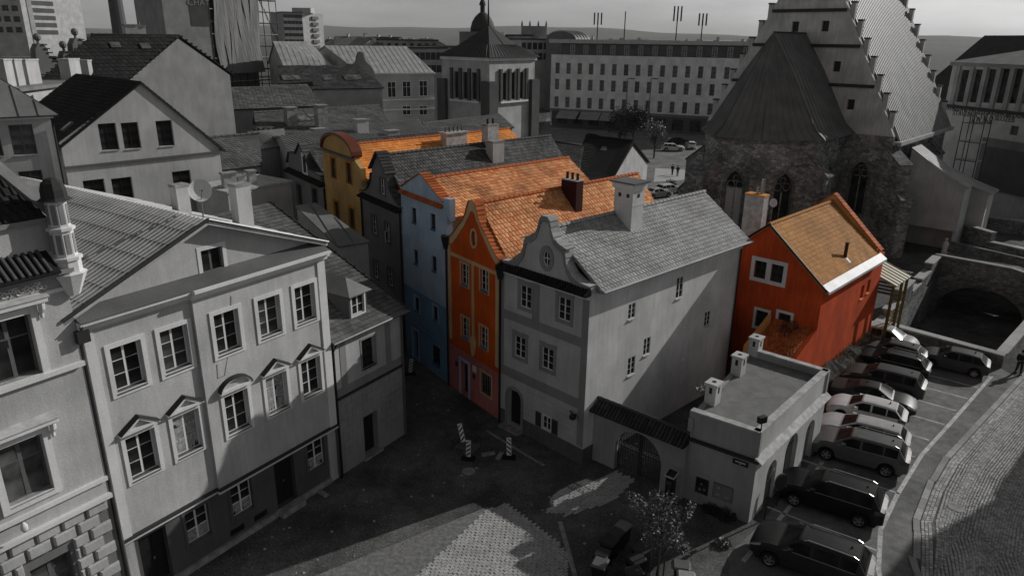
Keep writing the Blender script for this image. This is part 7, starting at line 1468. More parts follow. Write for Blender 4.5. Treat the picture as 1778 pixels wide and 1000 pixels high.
def car_meshes(kind, paint, rails):
    key = (kind, paint, rails)
    if key in _carc: return _carc[key]
    K = CARS[kind]; L, w_ = K['L'], K['w']
    def lerp(a, b, t): return a + (b - a) * max(0., min(1., t))
    def sm(t): t = max(0., min(1., t)); return t * t * (3 - 2 * t)
    def top(x):
        if x < K['xc']: t = x / K['xc']; return K['nose'] * .8 + (K['cowl'] - K['nose'] * .8) * (1 - (1 - t) ** 2.6)
        if x < K['xf']: return lerp(K['cowl'], K['roof'] - .05, (x - K['xc']) / (K['xf'] - K['xc']))
        if x < K['xr']: t = (x - K['xf']) / (K['xr'] - K['xf']); return K['roof'] - .05 + .05 * math.sin(math.pi * (t * .8 + .1)) - .05 * t * (kind == 'sedan' or kind == 'hatch')
        if x < K['xt']: return lerp(top(K['xr'] - .001), K['deck'], (x - K['xr']) / (K['xt'] - K['xr']))
        return K['deck'] - .1 * (x - K['xt']) / max(.05, L - K['xt'])
    def belt(x): return min(K['belt'] + .05 * (x / L - .4), top(x) - .015)
    def hw(x):
        e = 1.0
        if x < .7: e = .70 + .30 * math.sqrt(max(0, 1 - ((.7 - x) / .7) ** 2))
        if x > L - .55: e = .8 + .2 * math.sqrt(max(0, 1 - ((x - L + .55) / .55) ** 2))
        return w_ * e
    def zbot(x):
        b = K['zb'] + .06 * (x < .25) + .1 * (x > L - .25)
        for c in (K['fw'], K['rw']):
            d = abs(x - c); R_ = K['r'] + .07
            if d < R_: b = max(b, K['r'] + math.sqrt(R_ * R_ - d * d))
        return b
    def wroof(x): return lerp(hw(x) * .97, K['wr'], (top(x) - K['belt'] - .02) / (K['roof'] - K['belt'] - .06))
    def section(x):
        b, t, zb = belt(x), top(x), zbot(x); h = hw(x); r = wroof(x); mid = max(zb + .05, lerp(zb, b, .5))
        endf = 1.0
        return [(0, zb + .02), (h - .09, zb), (h - .015, zb + .04), (h, mid), (h - .012, lerp(mid, b, .7)), (h - .035, b - .01), (h - .06, b), (lerp(h - .06, r, .9), lerp(b, t, .86)), (r - .05, t - .012), (r * .6, t + .012), (0, t + .02)]
    xs = []; n = 92
    for i in range(n + 1): xs.append(L * i / n)
    for c in (K['fw'], K['rw']):
        for s_ in (-1, 1): xs.append(c + s_ * (K['r'] + .069))
    xs += [K['xc'], K['xf'], K['xr'], K['xt']]; xs = sorted(set(round(x, 3) for x in xs))
    mb = MB(); secs = [section(x) for x in xs]; m = len(secs[0])
    for side in (1, -1):
        for i in range(len(xs) - 1):
            for j in range(m - 1):
                a, b, c, d = (xs[i], side * secs[i][j][0], secs[i][j][1]), (xs[i + 1], side * secs[i + 1][j][0], secs[i + 1][j][1]), (xs[i + 1], side * secs[i + 1][j + 1][0], secs[i + 1][j + 1][1]), (xs[i], side * secs[i][j + 1][0], secs[i][j + 1][1])
                mb.quad(*((a, b, c, d) if side < 0 else (a, d, c, b)))
        for i, e in ((0, -1), (len(xs) - 1, 1)):
            for j in range(1, m - 1):
                a, b, c = (xs[i], 0, secs[i][1][1] + .25), (xs[i], side * secs[i][j][0], secs[i][j][1]), (xs[i], side * secs[i][j + 1][0], secs[i][j + 1][1]); mb.add([a, b, c], ((0, 1, 2),))
    parts = []; bm = mb.mesh('body', paint, None, True)
    try: bm.set_sharp_from_angle(angle=R(38))
    except Exception: pass
    parts.append(('body', bm, None))
    off = .006
    def side_pt(x, f, side):                                # f 0 belt .. 1 roof edge
        s_ = section(x); a, b, c = s_[6], s_[7], s_[8]; p = (lerp(a[0], b[0], f), lerp(a[1], b[1], f)); return (x, side * (p[0] + off), p[1] + off * .3)
    def patch(name, mat, fn, us, vs, par='body'):
        q = MB()
        for a, b in zip(us, us[1:]):
            for c, d in zip(vs, vs[1:]): q.quad(fn(a, c), fn(b, c), fn(b, d), fn(a, d))
        parts.append((name, q.mesh(name, mat, None, True), par))
    def lin(a, b, n): return [a + (b - a) * i / n for i in range(n + 1)]
    gl0, gl1 = K['xc'] + .42, K['xt'] - .38 if kind in ('suv', 'estate', 'van') else K['xr'] + .28
    mid1 = K['xf'] + .52; mid2 = K['rw'] - .28
    for side in (1, -1):
        def fn(x, f, side=side):
            hh = (top(x) - belt(x)); lo = .05; hi = .93
            return side_pt(x, lo + (hi - lo) * f, side)
        for a, b in ((gl0, mid1 - .05), (mid1 + .05, mid2), (mid2 + .06, gl1)):
            if b - a > .15: patch('side_window', 'car_glass', fn, lin(a, b, 8), lin(0, 1, 3))
        def dn(x, f, side=side):
            s_ = section(x); a, b, c = s_[2], s_[3], s_[5]; p = (lerp(a[0], b[0], f * 2), lerp(a[1] + .03, b[1], f * 2)) if f < .5 else (lerp(b[0], c[0], (f - .5) * 2), lerp(b[1], c[1] - .03, (f - .5) * 2)); return (x, side * (p[0] + .007), p[1])
        for a, b in ((K['fw'] + K['r'] + .16, mid1 - .012), (mid1 + .012, K['rw'] - K['r'] - .1)):
            patch('door', paint, dn, lin(a, b, 6), lin(0, 1, 6)); q = MB(); zb_ = belt((a + b) / 2) - .12; y = hw(b - .15) + .012; q.box(b - .26, side * y - .015, zb_, b - .08, side * y + .015, zb_ + .03); parts.append(('door_handle', q.mesh('door_handle', paint), 'door'))
        q = MB(); x0 = K['xc'] + .52; y = hw(x0) - .03; z = belt(x0) + .08; q.box(x0 - .08, side * y, z - .02, x0 + .1, side * (y + .2), z + .13) if side > 0 else q.box(x0 - .08, -(y + .2), z - .02, x0 + .1, -y, z + .13); parts.append(('mirror', q.mesh('mirror', paint), None))
        q = MB(); q.tube([(K['xc'] + .25, side * (hw(K['xc']) - .02), belt(K['xc'] + .25) + .012), (K['xf'], side * (hw(2) - .045), belt(K['xf']) + .012), (gl1, side * (hw(gl1) - .045), belt(gl1) + .012)], .011, 5); parts.append(('window_trim', q.mesh('window_trim', 'steel' if rails else 'black_plastic'), None))
        if rails: q = MB(); q.tube([(K['xf'] + .15, side * (K['wr'] - .02), top(K['xf'] + .15) + .0), (K['xf'] + .3, side * (K['wr'] - .02), K['roof'] + .07), (K['xr'] - .2, side * (K['wr'] - .02), top(K['xr'] - .2) + .07), (K['xr'] - .02, side * (K['wr'] - .02), top(K['xr']) + .0)], .02, 6); parts.append(('roof_rail', q.mesh('roof_rail', 'steel'), None))
        def hl(u, v, side=side): x = .06 + u * .42; return (x - .012, side * (hw(x) * (.62 + .36 * min(1, v + u * .6)) ), lerp(K['nose'] * .74, top(x) - .05, v * .8) + .01)
        q = MB(); s0 = section(.12); 
        for a, b in zip(lin(.03, .5, 6), lin(.03, .5, 6)[1:]):
            p = lambda x, f: (x - .006, side * (section(x)[4][0] - .0 + .006), lerp(section(x)[4][1], section(x)[5][1], f) - .02 + .02 * f); q.quad(p(a, -.5), p(b, -.3), p(b, 1), p(a, 1))
        parts.append(('headlight', q.mesh('headlight', 'head_lens'), None))
        q = MB()
        for a, b in zip(lin(L - .42, L - .01, 6), lin(L - .42, L - .01, 6)[1:]):
            p = lambda x, f: (x + .006, side * (section(x)[4][0] + .006), lerp(section(x)[4][1] - .08, section(x)[5][1] + .02, f)); q.quad(p(a, 0), p(b, 0), p(b, 1), p(a, 1))
        parts.append(('tail_light', q.mesh('tail_light', 'tail_red'), None))
    def tp(x, v): s_ = section(x); y = v * (s_[8][0] - .05); return (x, y, top(x) + .02 - .03 * abs(v) ** 2 + off)
    patch('windscreen', 'car_glass', lambda x, v: (tp(x, v)[0] - .006, tp(x, v)[1], tp(x, v)[2]), lin(K['xc'] + .1, K['xf'] - .07, 5), lin(-1, 1, 8))
    patch('rear_window', 'car_glass', lambda x, v: (tp(x, v)[0] + .006, tp(x, v)[1], tp(x, v)[2]), lin(K['xr'] + .06, K['xt'] - .08, 5), lin(-1, 1, 8))
    q = MB(); q.box(-.022, -.26, .42, -.001, .26, .53); parts.append(('number_plate', q.mesh('number_plate', 'plate_white'), None))
    q = MB(); q.box(L + .001, -.26, K['deck'] - .42, L + .02, .26, K['deck'] - .31); parts.append(('number_plate', q.mesh('number_plate', 'plate_white'), None))
    q = MB(); q.box(-.012, -w_ * .5, K['nose'] * .5, .004, w_ * .5, K['nose'] * .72); parts.append(('grille', q.mesh('grille', 'black_plastic'), None))
    q = MB(); q.box(.3, -w_ + .14, .2, L - .3, w_ - .14, .5); parts.append(('underbody', q.mesh('underbody', 'rubber'), None))
    q = MB(); q.lathe((K['xr'] - .35, 0, K['roof'] - .02), [(.05, 0), (.035, .06), (.01, .12)], 6); parts.append(('roof_aerial', q.mesh('roof_aerial', 'black_plastic'), None))
    # wheel
    def wheel(r):
        t = MB(); n = 24; prof = [(r * .62, -.1), (r * .9, -.11), (r, -.08), (r, .08), (r * .9, .11), (r * .62, .1)]
        for k in range(n):
            a0, a1 = 2 * math.pi * k / n, 2 * math.pi * (k + 1) / n
            for (ra, ya), (rb, yb) in zip(prof, prof[1:]): t.quad((ra * math.cos(a0), ya, ra * math.sin(a0)), (ra * math.cos(a1), ya, ra * math.sin(a1)), (rb * math.cos(a1), yb, rb * math.sin(a1)), (rb * math.cos(a0), yb, rb * math.sin(a0)))
        rm = MB(); ri = r * .64
        for k in range(5):
            a = 2 * math.pi * k / 5; c, s_ = math.cos(a), math.sin(a); tt = .055
            for side in (1, -1): rm.add([(-s_ * tt, side * .085, c * tt), (s_ * tt, side * .085, -c * tt), (c * ri + s_ * tt * .7, side * .1, s_ * ri - c * tt * .7), (c * ri - s_ * tt * .7, side * .1, s_ * ri + c * tt * .7)], ((0, 1, 2, 3),))
        for k in range(n):
            a0, a1 = 2 * math.pi * k / n, 2 * math.pi * (k + 1) / n
            for side in (1, -1): rm.quad((ri * .9 * math.cos(a0), side * .095, ri * .9 * math.sin(a0)), (ri * .9 * math.cos(a1), side * .095, ri * .9 * math.sin(a1)), (ri * math.cos(a1), side * .104, ri * math.sin(a1)), (ri * math.cos(a0), side * .104, ri * math.sin(a0)))
        hb = MB(); hb.tube([(0, -.05, 0), (0, .05, 0)], ri, 20); return t.mesh('tyre', 'rubber', None, True), rm.mesh('rim', 'steel'), hb.mesh('brake_disc', 'black_plastic')
    _carc[key] = (parts, wheel(K['r']), K); return _carc[key]
def car(label, kind, paint, centre, azm, rails=False, group='cars parked in the bays beside the cobbled street', name='parked_car', full=True):
    """centre of the car on the ground; azm = the way its nose points"""
    parts, (ty, rm_, hb), K = car_meshes(kind, paint, rails); t = thing(name, label, 'car', (centre[0], centre[1], .006), group)
    d = -az(azm); n = Vector((-d.y, d.x, 0)); m = Matrix(((d.x, n.x, 0, centre[0]), (d.y, n.y, 0, centre[1]), (0, 0, 1, .006), (0, 0, 0, 1))) @ Matrix.Translation((-K['L'] / 2, 0, 0))
    t.matrix_basis = Matrix.Translation((centre[0], centre[1], .006)); last = None
    for nm, me, par in parts:
        p_ = last if (par == 'door' and last is not None) else t
        o = link(nm, me, p_, m); 
        if nm == 'door': last = o
    for x in (K['fw'], K['rw']):
        for s_ in (-1, 1):
            wm = m @ Matrix.Translation((x, s_ * (K['w'] - .13), K['r'])); wo = link('wheel', hb, t, wm); link('tyre', ty, wo, wm); link('rim', rm_, wo, wm)
    return t
NZ = -57                                                   # nose towards the wall
def side_c(pf, pr, kind):
    """centre from the near-side front and rear tyre contacts in the photo"""
    a, b = G(*pf), G(*pr); K = CARS[kind]; h = (a - b).normalized(); n = Vector((-h.y, h.x, 0)); n = n if n.y > 0 else -n
    return (a + b) / 2 + n * (K['w'] - .13) - h * ((K['L'] / 2) - (K['fw'] + K['rw']) / 2) * -1 * -1, math.degrees(math.atan2(h.x, h.y))
car('large glossy black estate SUV with chrome window line and roof rails', 'suv', 'paint_black', G(1438, 882) + az(33) * .1, NZ, True)
car('dark grey SUV with roof rails beside the large black SUV', 'suv', 'paint_dark', G(1402, 990) + az(33) * .2, NZ, True)
car('mid grey crossover with pale roof beside the large black SUV', 'suv', 'paint_grey', G(1485, 808) + az(33) * .55, NZ - 1, True)
car('light silver estate car between the grey crossover and the pale hatchback', 'estate', 'paint_silver', G(1492, 771) + az(35) * .3, NZ)
car('pale silver hatchback parked beside a dark saloon', 'hatch', 'paint_light', G(1500, 732) + az(37) * .2, NZ)
car('dark grey saloon parked nose out between pale hatchback and dark SUV', 'sedan', 'paint_dark', G(1512, 705) + az(39) * .2, NZ + 178)
car('dark SUV with pale roof panel parked beside the nose out saloon', 'suv', 'paint_mid', G(1528, 681) + az(41) * .35, NZ + 3)
car('black estate car with thin chrome window line and rails', 'estate', 'paint_black', G(1540, 647) + az(43) * .5, NZ + 4, True)
car('dark low hatchback squeezed between black estate and silver van', 'hatch', 'paint_mid', G(1542, 630) + az(45) * .7, NZ + 6)
car('silver compact minivan parked nose out by the red wall', 'van', 'paint_silver', G(1536, 604) + az(45) * .1, NZ + 188)
car('dark hatchback with pale roof parked alone against the moat parapet', 'hatch', 'paint_mid', G(1647, 645) + az(45) * .7, NZ + 2)
for px, py, k, pt, a, lb in ((1168, 262, 'estate', 'paint_white', 100, 'white car parked in the street before the hotel, side on'), (1200, 258, 'hatch', 'paint_white', 10, 'white hatchback seen from behind in the hotel street'), (1178, 250, 'sedan', 'paint_dark', 100, 'dark car behind the white cars in the hotel street'),
                            (1140, 343, 'sedan', 'paint_silver', 60, 'silver car parked behind the pale gable house'), (1160, 336, 'hatch', 'paint_light', 60, 'pale car parked beyond the silver one behind the gable house')):
    car(lb, k, pt, G(px, py), a, group='cars in the street before the hotel')
# ------------------------------------------------------------------ people
plain('skin', .3, .6); plain('cloth_black', .012, .9); plain('cloth_dark', .03, .9); plain('hair_dark', .015, .7)
def skin_obj(name, V, E, rad, mat, parent, sub=2, root=0):
    me = bpy.data.meshes.new(name); me.from_pydata(V, E, []); me.materials.append(M(mat)); o = bpy.data.objects.new(name, me); COL.objects.link(o); o.parent = parent
    sk = o.modifiers.new('skin', 'SKIN'); sk.use_smooth_shade = True
    for i, r in enumerate(rad): me.skin_vertices[0].data[i].radius = (r, r) if not isinstance(r, tuple) else r; me.skin_vertices[0].data[i].use_root = (i == root)
    ss = o.modifiers.new('subdivision', 'SUBSURF'); ss.levels = ss.render_levels = sub; return o
def person(label, loc, azm, H=1.74, stride=.18, arms='bent', group=None):
    t = thing('person', label, 'person', loc, group); s_ = H / 1.74
    t.rotation_euler.z = -R(azm)
    P = lambda x, y, z: (x * s_, y * s_, z * s_)           # local: +y is forward
    st = stride
    V = [P(0, 0, .95), P(0, .01, 1.2), P(0, 0, 1.42), P(0, .02, 1.52), P(0, .03, 1.64), P(0, .02, 1.71),
         P(-.1, 0, .9), P(-.1, st * .55, .5), P(-.1, st, .08), P(-.1, st + .16, .04),
         P(.1, 0, .9), P(.1, -st * .2, .5), P(.1, -st * 1.2, .12), P(.1, -st * 1.2 + .15, .04),
         P(-.19, 0, 1.4), P(-.24, .02, 1.13), P(-.2, .2, 1.0), P(-.12, .27, 1.02),
         P(.19, 0, 1.4), P(.24, -.02, 1.13), P(.2, .18, 1.0), P(.12, .26, 1.03)]
    E = [(0, 1), (1, 2), (2, 3), (3, 4), (4, 5), (0, 6), (6, 7), (7, 8), (8, 9), (0, 10), (10, 11), (11, 12), (12, 13), (2, 14), (14, 15), (15, 16), (16, 17), (2, 18), (18, 19), (19, 20), (20, 21)]
    rad = [.13, .12, .13, .055, .095, .06, .085, .06, .04, .035, .085, .06, .04, .035, .055, .045, .035, .03, .055, .045, .035, .03]
    skin_obj('body', V, E, [r * s_ for r in rad], 'skin', t)
    J = [0, 1, 2, 14, 15, 16, 18, 19, 20]; idx = {k: i for i, k in enumerate(J)}
    skin_obj('jacket', [V[k] for k in J], [(idx[a], idx[b]) for a, b in E if a in idx and b in idx], [(rad[k] + .035) * s_ for k in J], 'cloth_black', t)
    J = [0, 6, 7, 8, 10, 11, 12]; idx = {k: i for i, k in enumerate(J)}
    skin_obj('trousers', [V[k] for k in J], [(idx[a], idx[b]) for a, b in E if a in idx and b in idx], [(rad[k] + .022) * s_ for k in J], 'cloth_dark', t)
    mb = MB(); mb.lathe((0, 0, 0), [(.098, 1.6), (.112, 1.66), (.1, 1.73), (.05, 1.775), (.01, 1.78)], 12); me = mb.mesh('hair', 'hair_dark', None, True); o = link('hair', me, t)
    for i in (8, 12):
        a = V[i]; mb = MB(); mb.box(a[0] - .05, a[1] - .07, max(0.0, a[2] - .09), a[0] + .05, a[1] + .2, max(0.0, a[2] - .09) + .09); link('shoe', mb.mesh('shoe', 'cloth_black'), t)
    mb = MB(); mb.lathe((0, .135 * s_, 1.63 * s_), [(.014, -.03), (.02, -.01), (.008, .03)], 6); link('nose', mb.mesh('nose', 'skin'), t)
    return t
person('person in dark clothes walking on the footway edge by the moat parapet', G(1767, 649), 200)
person('dark clad person standing on the pale footway near the church buttress', G(1176, 306), 20, group=None)
person('dark clad person walking on the pale footway beside a lamp post', G(1167, 304), 30)
# ------------------------------------------------------------------ trees
def tree(name, label, base, h, trunk_r, blobs, leaf, n, size, seed, stakes=0, group=None):
    rg = random.Random(seed); t = thing(name, label, 'tree', base, group); b = Vector(base); mb = MB()
    top = b + Vector((0, 0, h * .62)); mb.tube([b, b + Vector((.05, .03, h * .3)), top], [trunk_r, trunk_r * .75, trunk_r * .4], 8)
    for (x, y, z, r) in blobs: c = b + Vector((x, y, z)); s_ = b + Vector((x * .1, y * .1, z * .55)); mb.tube([s_, s_.lerp(c, .55) + Vector((rg.uniform(-.1, .1), rg.uniform(-.1, .1), .05)), c], [trunk_r * .4, trunk_r * .25, .012], 5)
    for (x, y, z, r) in blobs:
        c = b + Vector((x, y, z))
        for k in range(6):
            d = Vector((rg.gauss(0, 1), rg.gauss(0, 1), rg.gauss(.2, .8))).normalized() * r * .9; s0_ = c - Vector((x, y, z)).normalized() * r * .5; mb.tube([s0_, s0_.lerp(c + d, .5) + Vector((0, 0, .03)), c + d], [.014 * (1 + h / 6), .01 * (1 + h / 6), .004], 4)
    mb.build('trunk', 'bark', t); q = MB()
    for (x, y, z, r) in blobs:
        c = b + Vector((x, y, z))
        for k in range(int(n * r * r)):
            d = Vector((rg.gauss(0, 1), rg.gauss(0, 1), rg.gauss(0, .8))).normalized() * r * rg.random() ** .45; p = c + d
            a = Vector((rg.gauss(0, 1), rg.gauss(0, 1), rg.gauss(0, .5))).normalized(); u = a.cross(Vector((rg.gauss(0, 1), rg.gauss(0, 1), rg.gauss(0, 1)))).normalized(); s_ = size * rg.uniform(.6, 1.3)
            q.add([p - a * s_, p + u * s_ * .45, p + a * s_, p - u * s_ * .45], ((0, 1, 2, 3),), rg.uniform(.01, 1))
    stuff(q.build('crown', leaf, t))
    for k in range(stakes):
        an = 2 * math.pi * k / stakes + .4; p = b + Vector((math.cos(an) * .32, math.sin(an) * .32, 0)); mb = MB(); mb.tube([p, p + Vector((0, 0, 1.9))], .035, 6); mb.build('stake', 'wood_grey', t)
    return t
tb = G(1140, 1003)
tree('young_tree', 'young staked tree with sparse glossy leaves beside the wheelie bins', tb, 3.6, .06, [(.05, .1, 2.5, .8), (-.45, .35, 2.85, .55), (-.85, .65, 3.1, .42), (-1.15, .9, 3.3, .25), (.1, .3, 3.2, .5), (.35, .45, 3.5, .35), (-.15, .6, 3.6, .32), (.85, .35, 2.9, .38), (1.25, .5, 3.1, .28), (.55, -.2, 2.05, .5), (.95, -.35, 1.8, .3), (-.4, -.2, 2.05, .42)], 'leaf', 760, .075, 3, 3)
for px, py, r_, hh, sd, lb in ((1098, 262, 2.6, 8.5, 4, 'dense dark street tree before the hotel awnings'), (1075, 256, 2.2, 7.5, 5, 'smaller street tree left of the dense one before the hotel'), (1135, 275, 2.0, 6.8, 6, 'broad low street tree beside the hotel street cars')):
    rg = random.Random(sd); tree('street_tree', lb, G(px, py), hh, .16, [(rg.uniform(-1.7, 1.7), rg.uniform(-1.5, 1.5), hh * rg.uniform(.45, .95), r_ * rg.uniform(.45, .75)) for k in range(11)], 'leaf_dark' if sd != 6 else 'leaf', 75, .22, sd, group='street trees before the hotel')
# ------------------------------------------------------------------ wheelie bins, parking meter, barriers
def bin_(label, loc, azm, tone='black_plastic', s=1.0, lid='black_plastic', tilt=0):
    t = thing('wheelie_bin', label, 'bin', loc, 'wheelie bins standing in a group on the square'); c = Vector(loc); d = az(azm); n = Vector((d.y, -d.x, 0))
    m = Matrix(((d.x, n.x, 0, c.x), (d.y, n.y, 0, c.y), (0, 0, 1, c.z), (0, 0, 0, 1))) @ Matrix.Scale(s, 4)
    mb = MB(); mb.frust([m @ Vector((x, y, .12)) for x, y in ((-.22, -.22), (.24, -.22), (.24, .22), (-.22, .22))], [m @ Vector((x, y, .95)) for x, y in ((-.32, -.28), (.3, -.28), (.3, .28), (-.32, .28))]); mb.build('bin_body', tone, t)
    mb = MB(); ring = lambda z, e: [m @ Vector((x * e, y * e, z)) for x, y in ((-.37, -.3), (-.3, -.31), (.3, -.31), (.36, -.2), (.36, .2), (.3, .31), (-.3, .31), (-.37, .3))]; mb.frust(ring(.955, 1.0), ring(1.0, 1.02)); k0 = ring(1.0, 1.02); mb2 = mb; mb.frust(ring(1.001, .98), ring(1.06, .82)); mb.build('bin_lid', lid, t)
    mb = MB(); mb.tube([m @ Vector((-.4, -.2, .98)), m @ Vector((-.4, .2, .98))], .018, 6); mb.build('handle', tone, t)
    for y in (-.24, .24): mb = MB(); mb.tube([m @ Vector((-.25, y - .03, .1)), m @ Vector((-.25, y + .03, .1))], .1, 12); mb.build('wheel', 'rubber', t)
BN = [(1079, 945, 40, 'black_plastic', 'plain_lid', 'wheelie bin with pale grey lid at the end of the bin row facing the gate'), (1067, 957, 40, 'black_plastic', 'black_plastic', 'black wheelie bin beside the pale lidded one'), (1056, 971, 38, 'black_plastic', 'dark_frame', 'dark wheelie bin in the middle of the bin row'),
      (1043, 994, 25, 'black_plastic', 'black_plastic', 'black wheelie bin next to the shiny lidded bin'), (1040, 1010, 25, 'black_plastic', 'plain_lid', 'wheelie bin with shiny reflecting lid beside a black one'), (1102, 1003, 60, 'black_plastic', 'dark_frame', 'dark wheelie bin just left of the staked tree'), (1098, 1026, 70, 'black_plastic', 'black_plastic', 'black wheelie bin at the foot of the staked tree'),
      (1180, 1015, 100, 'black_plastic', 'plain_lid', 'wheelie bin with grey lid behind the staked tree'), (1112, 985, 50, 'black_plastic', 'black_plastic', 'black wheelie bin half hidden under the tree crown'), (1188, 1035, 100, 'black_plastic', 'concrete', 'pale lidded wheelie bin on the gravel side of the tree')]
plain('plain_lid', .12, .35, .5)
for px, py, a, tn, ld, lb in BN: bin_(lb, G(px, py), a, tn, 1.0, ld)
q = G(1161, 874); pm = thing('parking_meter', 'black solar topped parking meter pillar before the gate wall', 'parking meter', q); d_ = Matrix.Translation(q) @ Matrix.Rotation(R(-40), 4, 'Z')
mb = MB(); mb.box(-.2, -.15, 0, .2, .15, 1.5, d_); mb.build('pillar', 'black_plastic', pm); mb = MB(); mb.frust([d_ @ Vector(v) for v in ((-.26, -.24, 1.56), (.26, -.24, 1.56), (.26, .24, 1.74), (-.26, .24, 1.74))], [d_ @ Vector(v) for v in ((-.26, -.24, 1.6), (.26, -.24, 1.6), (.26, .24, 1.78), (-.26, .24, 1.78))]); tp_ = mb.build('solar_frame', 'concrete_pale', pm)
mb = MB(); mb.frust([d_ @ Vector(v) for v in ((-.22, -.2, 1.616), (.22, -.2, 1.616), (.22, .2, 1.766), (-.22, .2, 1.766))], [d_ @ Vector(v) for v in ((-.22, -.2, 1.622), (.22, -.2, 1.622), (.22, .2, 1.772), (-.22, .2, 1.772))]); mb.build('solar_panel', 'glass', tp_)
mb = MB(); mb.box(-.13, -.158, 1.0, .13, -.151, 1.3, d_); mb.build('display', 'glass_grey', pm); mb = MB(); mb.box(-.06, -.158, .78, .06, -.151, .86, d_); mb.build('coin_slot', 'steel', pm)
q = G(1166, 850); pl_ = thing('thin_post', 'thin pale post standing behind the young tree', 'post', G(1147, 905)); mb = MB(); p_ = G(1147, 905); mb.tube([p_, p_ + Vector((0, 0, 1.3))], .015, 6); mb.build('post', 'concrete_pale', pl_)
def beacon(label, loc, azm, tilt, mirror=1):
    t = thing('barrier_board', label, 'barrier', loc, 'striped barrier boards by the dug up street'); m = Matrix.Translation(Vector(loc)) @ Matrix.Rotation(-R(azm), 4, 'Z') @ Matrix.Rotation(tilt, 4, 'X') @ Matrix.Rotation(tilt * .6, 4, 'Y')
    mb = MB(); mb.box(-.125, -.02, .18, .125, .02, 1.2, m); b = mb.build('board', 'white_paint', t)
    for k in range(4):
        z = .2 + .26 * k; pts = [(-.11, z), (.11, z + .2 * mirror + (.2 if mirror < 0 else 0)), (.11, z + .2 * mirror + .11 + (.2 if mirror < 0 else 0)), (-.11, z + .11)] if mirror > 0 else [(-.11, z + .2), (-.11, z + .31), (.11, z + .11), (.11, z)]
        pts = [(x, min(1.18, max(.2, zz))) for x, zz in pts]; mb = MB(); mb.add([m @ Vector((x, -.024, zz)) for x, zz in pts], ((0, 1, 2, 3),)); mb.build('stripe', 'black_plastic', b)
    mb = MB(); mb.box(-.35, -.2, .0, .35, .2, .1, Matrix.Translation(Vector(loc)) @ Matrix.Rotation(-R(azm), 4, 'Z')); mb.build('base', 'rubber', t); mb = MB(); mb.tube([m @ Vector((0, .03, .1)), m @ Vector((0, .03, 1.24))], .02, 6); mb.build('post', 'pole_grey', t)
beacon('striped barrier board standing at the edge of the pallet', G(813, 797), 12, R(4), 1); beacon('striped barrier board leaning over behind the pallet', G(806, 772), -8, R(-18), 1); beacon('striped barrier board standing alone near the white house door', G(884, 795), 6, R(-3), -1); 
beacon('striped barrier board tucked behind the small corner house', G(712, 650), -20, R(8), 1)
q = G(812, 778); pa = thing('wooden_pallet', 'weathered wooden pallet lying by the striped barriers', 'pallet', q); m = Matrix.Translation(q) @ Matrix.Rotation(R(-28), 4, 'Z')
for k in range(6): mb = MB(); mb.box(-.6, -.4 + k * .15, .1, .6, -.3 + k * .15, .125, m); mb.build('plank', 'wood_grey', pa)
for k in range(3): mb = MB(); mb.box(-.6 + k * .53, -.4, .004, -.5 + k * .53, .45, .099, m); mb.build('bearer', 'wood_grey', pa)
for px, py, a, lb in ((848, 789, 20, 'broken concrete slab lying near the pallet'), (560, 857, -40, 'grey timber offcut lying by the long house wall'), (868, 792, 70, 'small broken slab beside the lone barrier board')):
    q = G(px, py); mb = MB(); mb.box(-.35, -.12, 0.004, .35, .12, .09, Matrix.Translation(q) @ Matrix.Rotation(R(a), 4, 'Z')); tag(mb.build('loose_slab', 'concrete'), lb, 'slab')
# loose stones and rubble on the bare ground
mb = MB(); rg = random.Random(9)
for k in range(2600):
    px, py = rg.uniform(330, 1250), rg.uniform(690, 1010); p = G(px, py); r_ = rg.uniform(.008, .03) * (1 + 2 * (rg.random() < .04)); q = [p + Vector((math.cos(t_) * r_ * rg.uniform(.7, 1.2), math.sin(t_) * r_ * rg.uniform(.7, 1.2), 0)) for t_ in (0, 1.6, 3.1, 4.7)]
    mb.add(q + [p + Vector((0, 0, r_ * .8))], ((0, 1, 4), (1, 2, 4), (2, 3, 4), (3, 0, 4)), rg.uniform(.01, 1))
o_ = stuff(mb.build('loose_stones', 'kerb_m')); o_['label'] = 'small loose stones scattered on the bare square'; o_['category'] = 'stones'
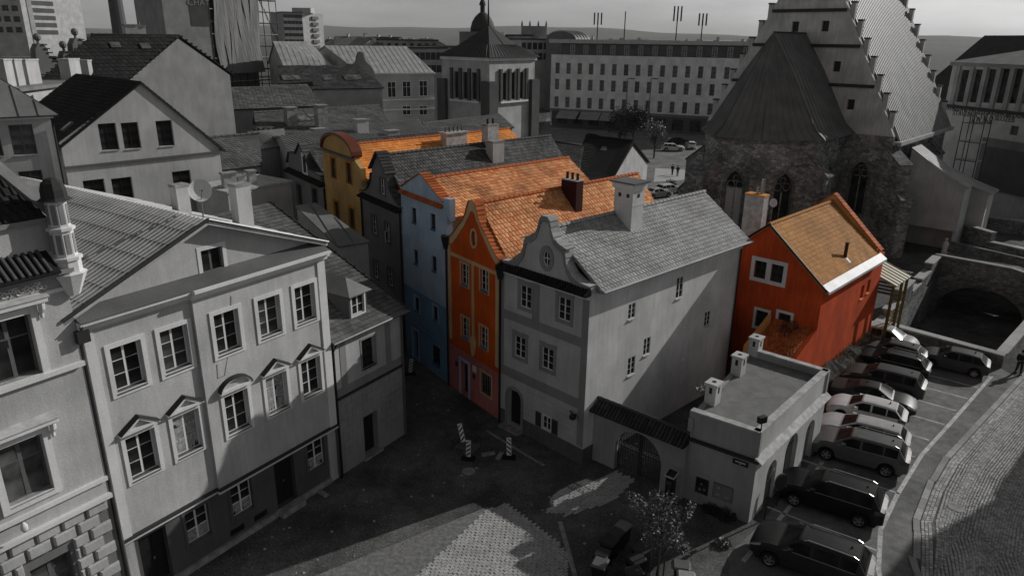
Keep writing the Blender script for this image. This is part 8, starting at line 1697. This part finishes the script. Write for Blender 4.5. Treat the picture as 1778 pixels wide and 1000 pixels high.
# shrubs and weeds
def bush(label, c, r, n, leaf, seed, name='shrub', size=.1, squash=.7):
    rg = random.Random(seed); q = MB(); c = Vector(c)
    for k in range(n):
        d = Vector((rg.gauss(0, 1), rg.gauss(0, 1), abs(rg.gauss(0, 1)) * squash)).normalized() * r * rg.random() ** .5; p = c + d; a = Vector((rg.gauss(0, 1), rg.gauss(0, 1), rg.gauss(.4, .5))).normalized(); u = a.cross(Vector((rg.gauss(0, 1), rg.gauss(0, 1), 1))).normalized(); s_ = size * rg.uniform(.5, 1.3)
        q.add([p - a * s_, p + u * s_ * .4, p + a * s_, p - u * s_ * .4], ((0, 1, 2, 3),), rg.uniform(.01, 1))
    return tag(q.build(name, leaf), label, 'shrub')
bush('dark climbing shrub before the red house lower window', WRf.p(WRf.px(1378, 568)[0], WRf.px(1378, 568)[1] - .2, .45), .75, 500, 'leaf_dark', 1); bush('weedy shrub at the corner foot of the flat garage', WF.p(WF.L - 1.0, 0, .2), .5, 350, 'leaf_dark', 2); bush('low weeds along the garage front below the map board', WF.p(1.6, 0, .15), .45, 260, 'leaf_dark', 3)
bush('tuft of weeds on the gravel beside the bins', G(1255, 945), .35, 220, 'leaf', 4); bush('weeds growing on the ledge behind the gate roof', Wl.p(0, 0, 0) if False else Vector((9.6, 31.6, 4.7)), .5, 200, 'leaf', 5); bush('shrub beside the shed behind the red house', RCn + az(44) * 13 - az(134) * 2.4, 1.1, 500, 'leaf', 6)
bush('small dark shrub in the annex yard beside the white house', RCn - az(134) * 7.2 - az(44) * 3.2 + Vector((0, 0, 1.6)), .7, 300, 'leaf_dark', 7); bush('pale grassy bush on the footway before the church', G(1165, 322), 1.0, 400, 'leaf', 8, size=.2)
# buildings beyond the right edge of the street, whose shadows fall on the cobbles
SB0 = Vector((43.6, 41.9, 0)); u = az(46); v = az(136)
t, _, _ = prism_house('street_house', 'townhouse facing the cobbled street from its far side', [SB0, SB0 + v * 11, SB0 + v * 11 + u * 22, SB0 + u * 22], 11.2, 14.5, 'BC', 'plaster_light', 'tile_slate', 'tile', .4, .4)
t, _, _ = prism_house('tall_street_house', 'taller townhouse next along the far side of the cobbled street', [SB0 - u * 14, SB0 - u * 14 + v * 11, SB0 - u * .05 + v * 11, SB0 - u * .05], 14.6, 18, 'BC', 'plaster_light', 'tile_slate', 'tile', .4, .4)

# ------------------------------------------------------------------ air
HZ = MB(); HZ.box(-9400, -300, -5, 9400, 9400, 190); hz_ = bpy.data.materials.new('haze'); hz_.use_nodes = True; n_ = hz_.node_tree; n_.nodes.remove(n_.nodes['Principled BSDF'])
pv_ = n_.nodes.new('ShaderNodeVolumePrincipled'); pv_.inputs['Color'].default_value = (.9, .9, .9, 1); pv_.inputs['Density'].default_value = 6e-5; n_.links.new(pv_.outputs[0], n_.nodes['Material Output'].inputs['Volume']); MATS['haze'] = hz_
o_ = stuff(HZ.build('haze', 'haze')); o_['label'] = 'thin pale haze over the town'; o_['category'] = 'haze'
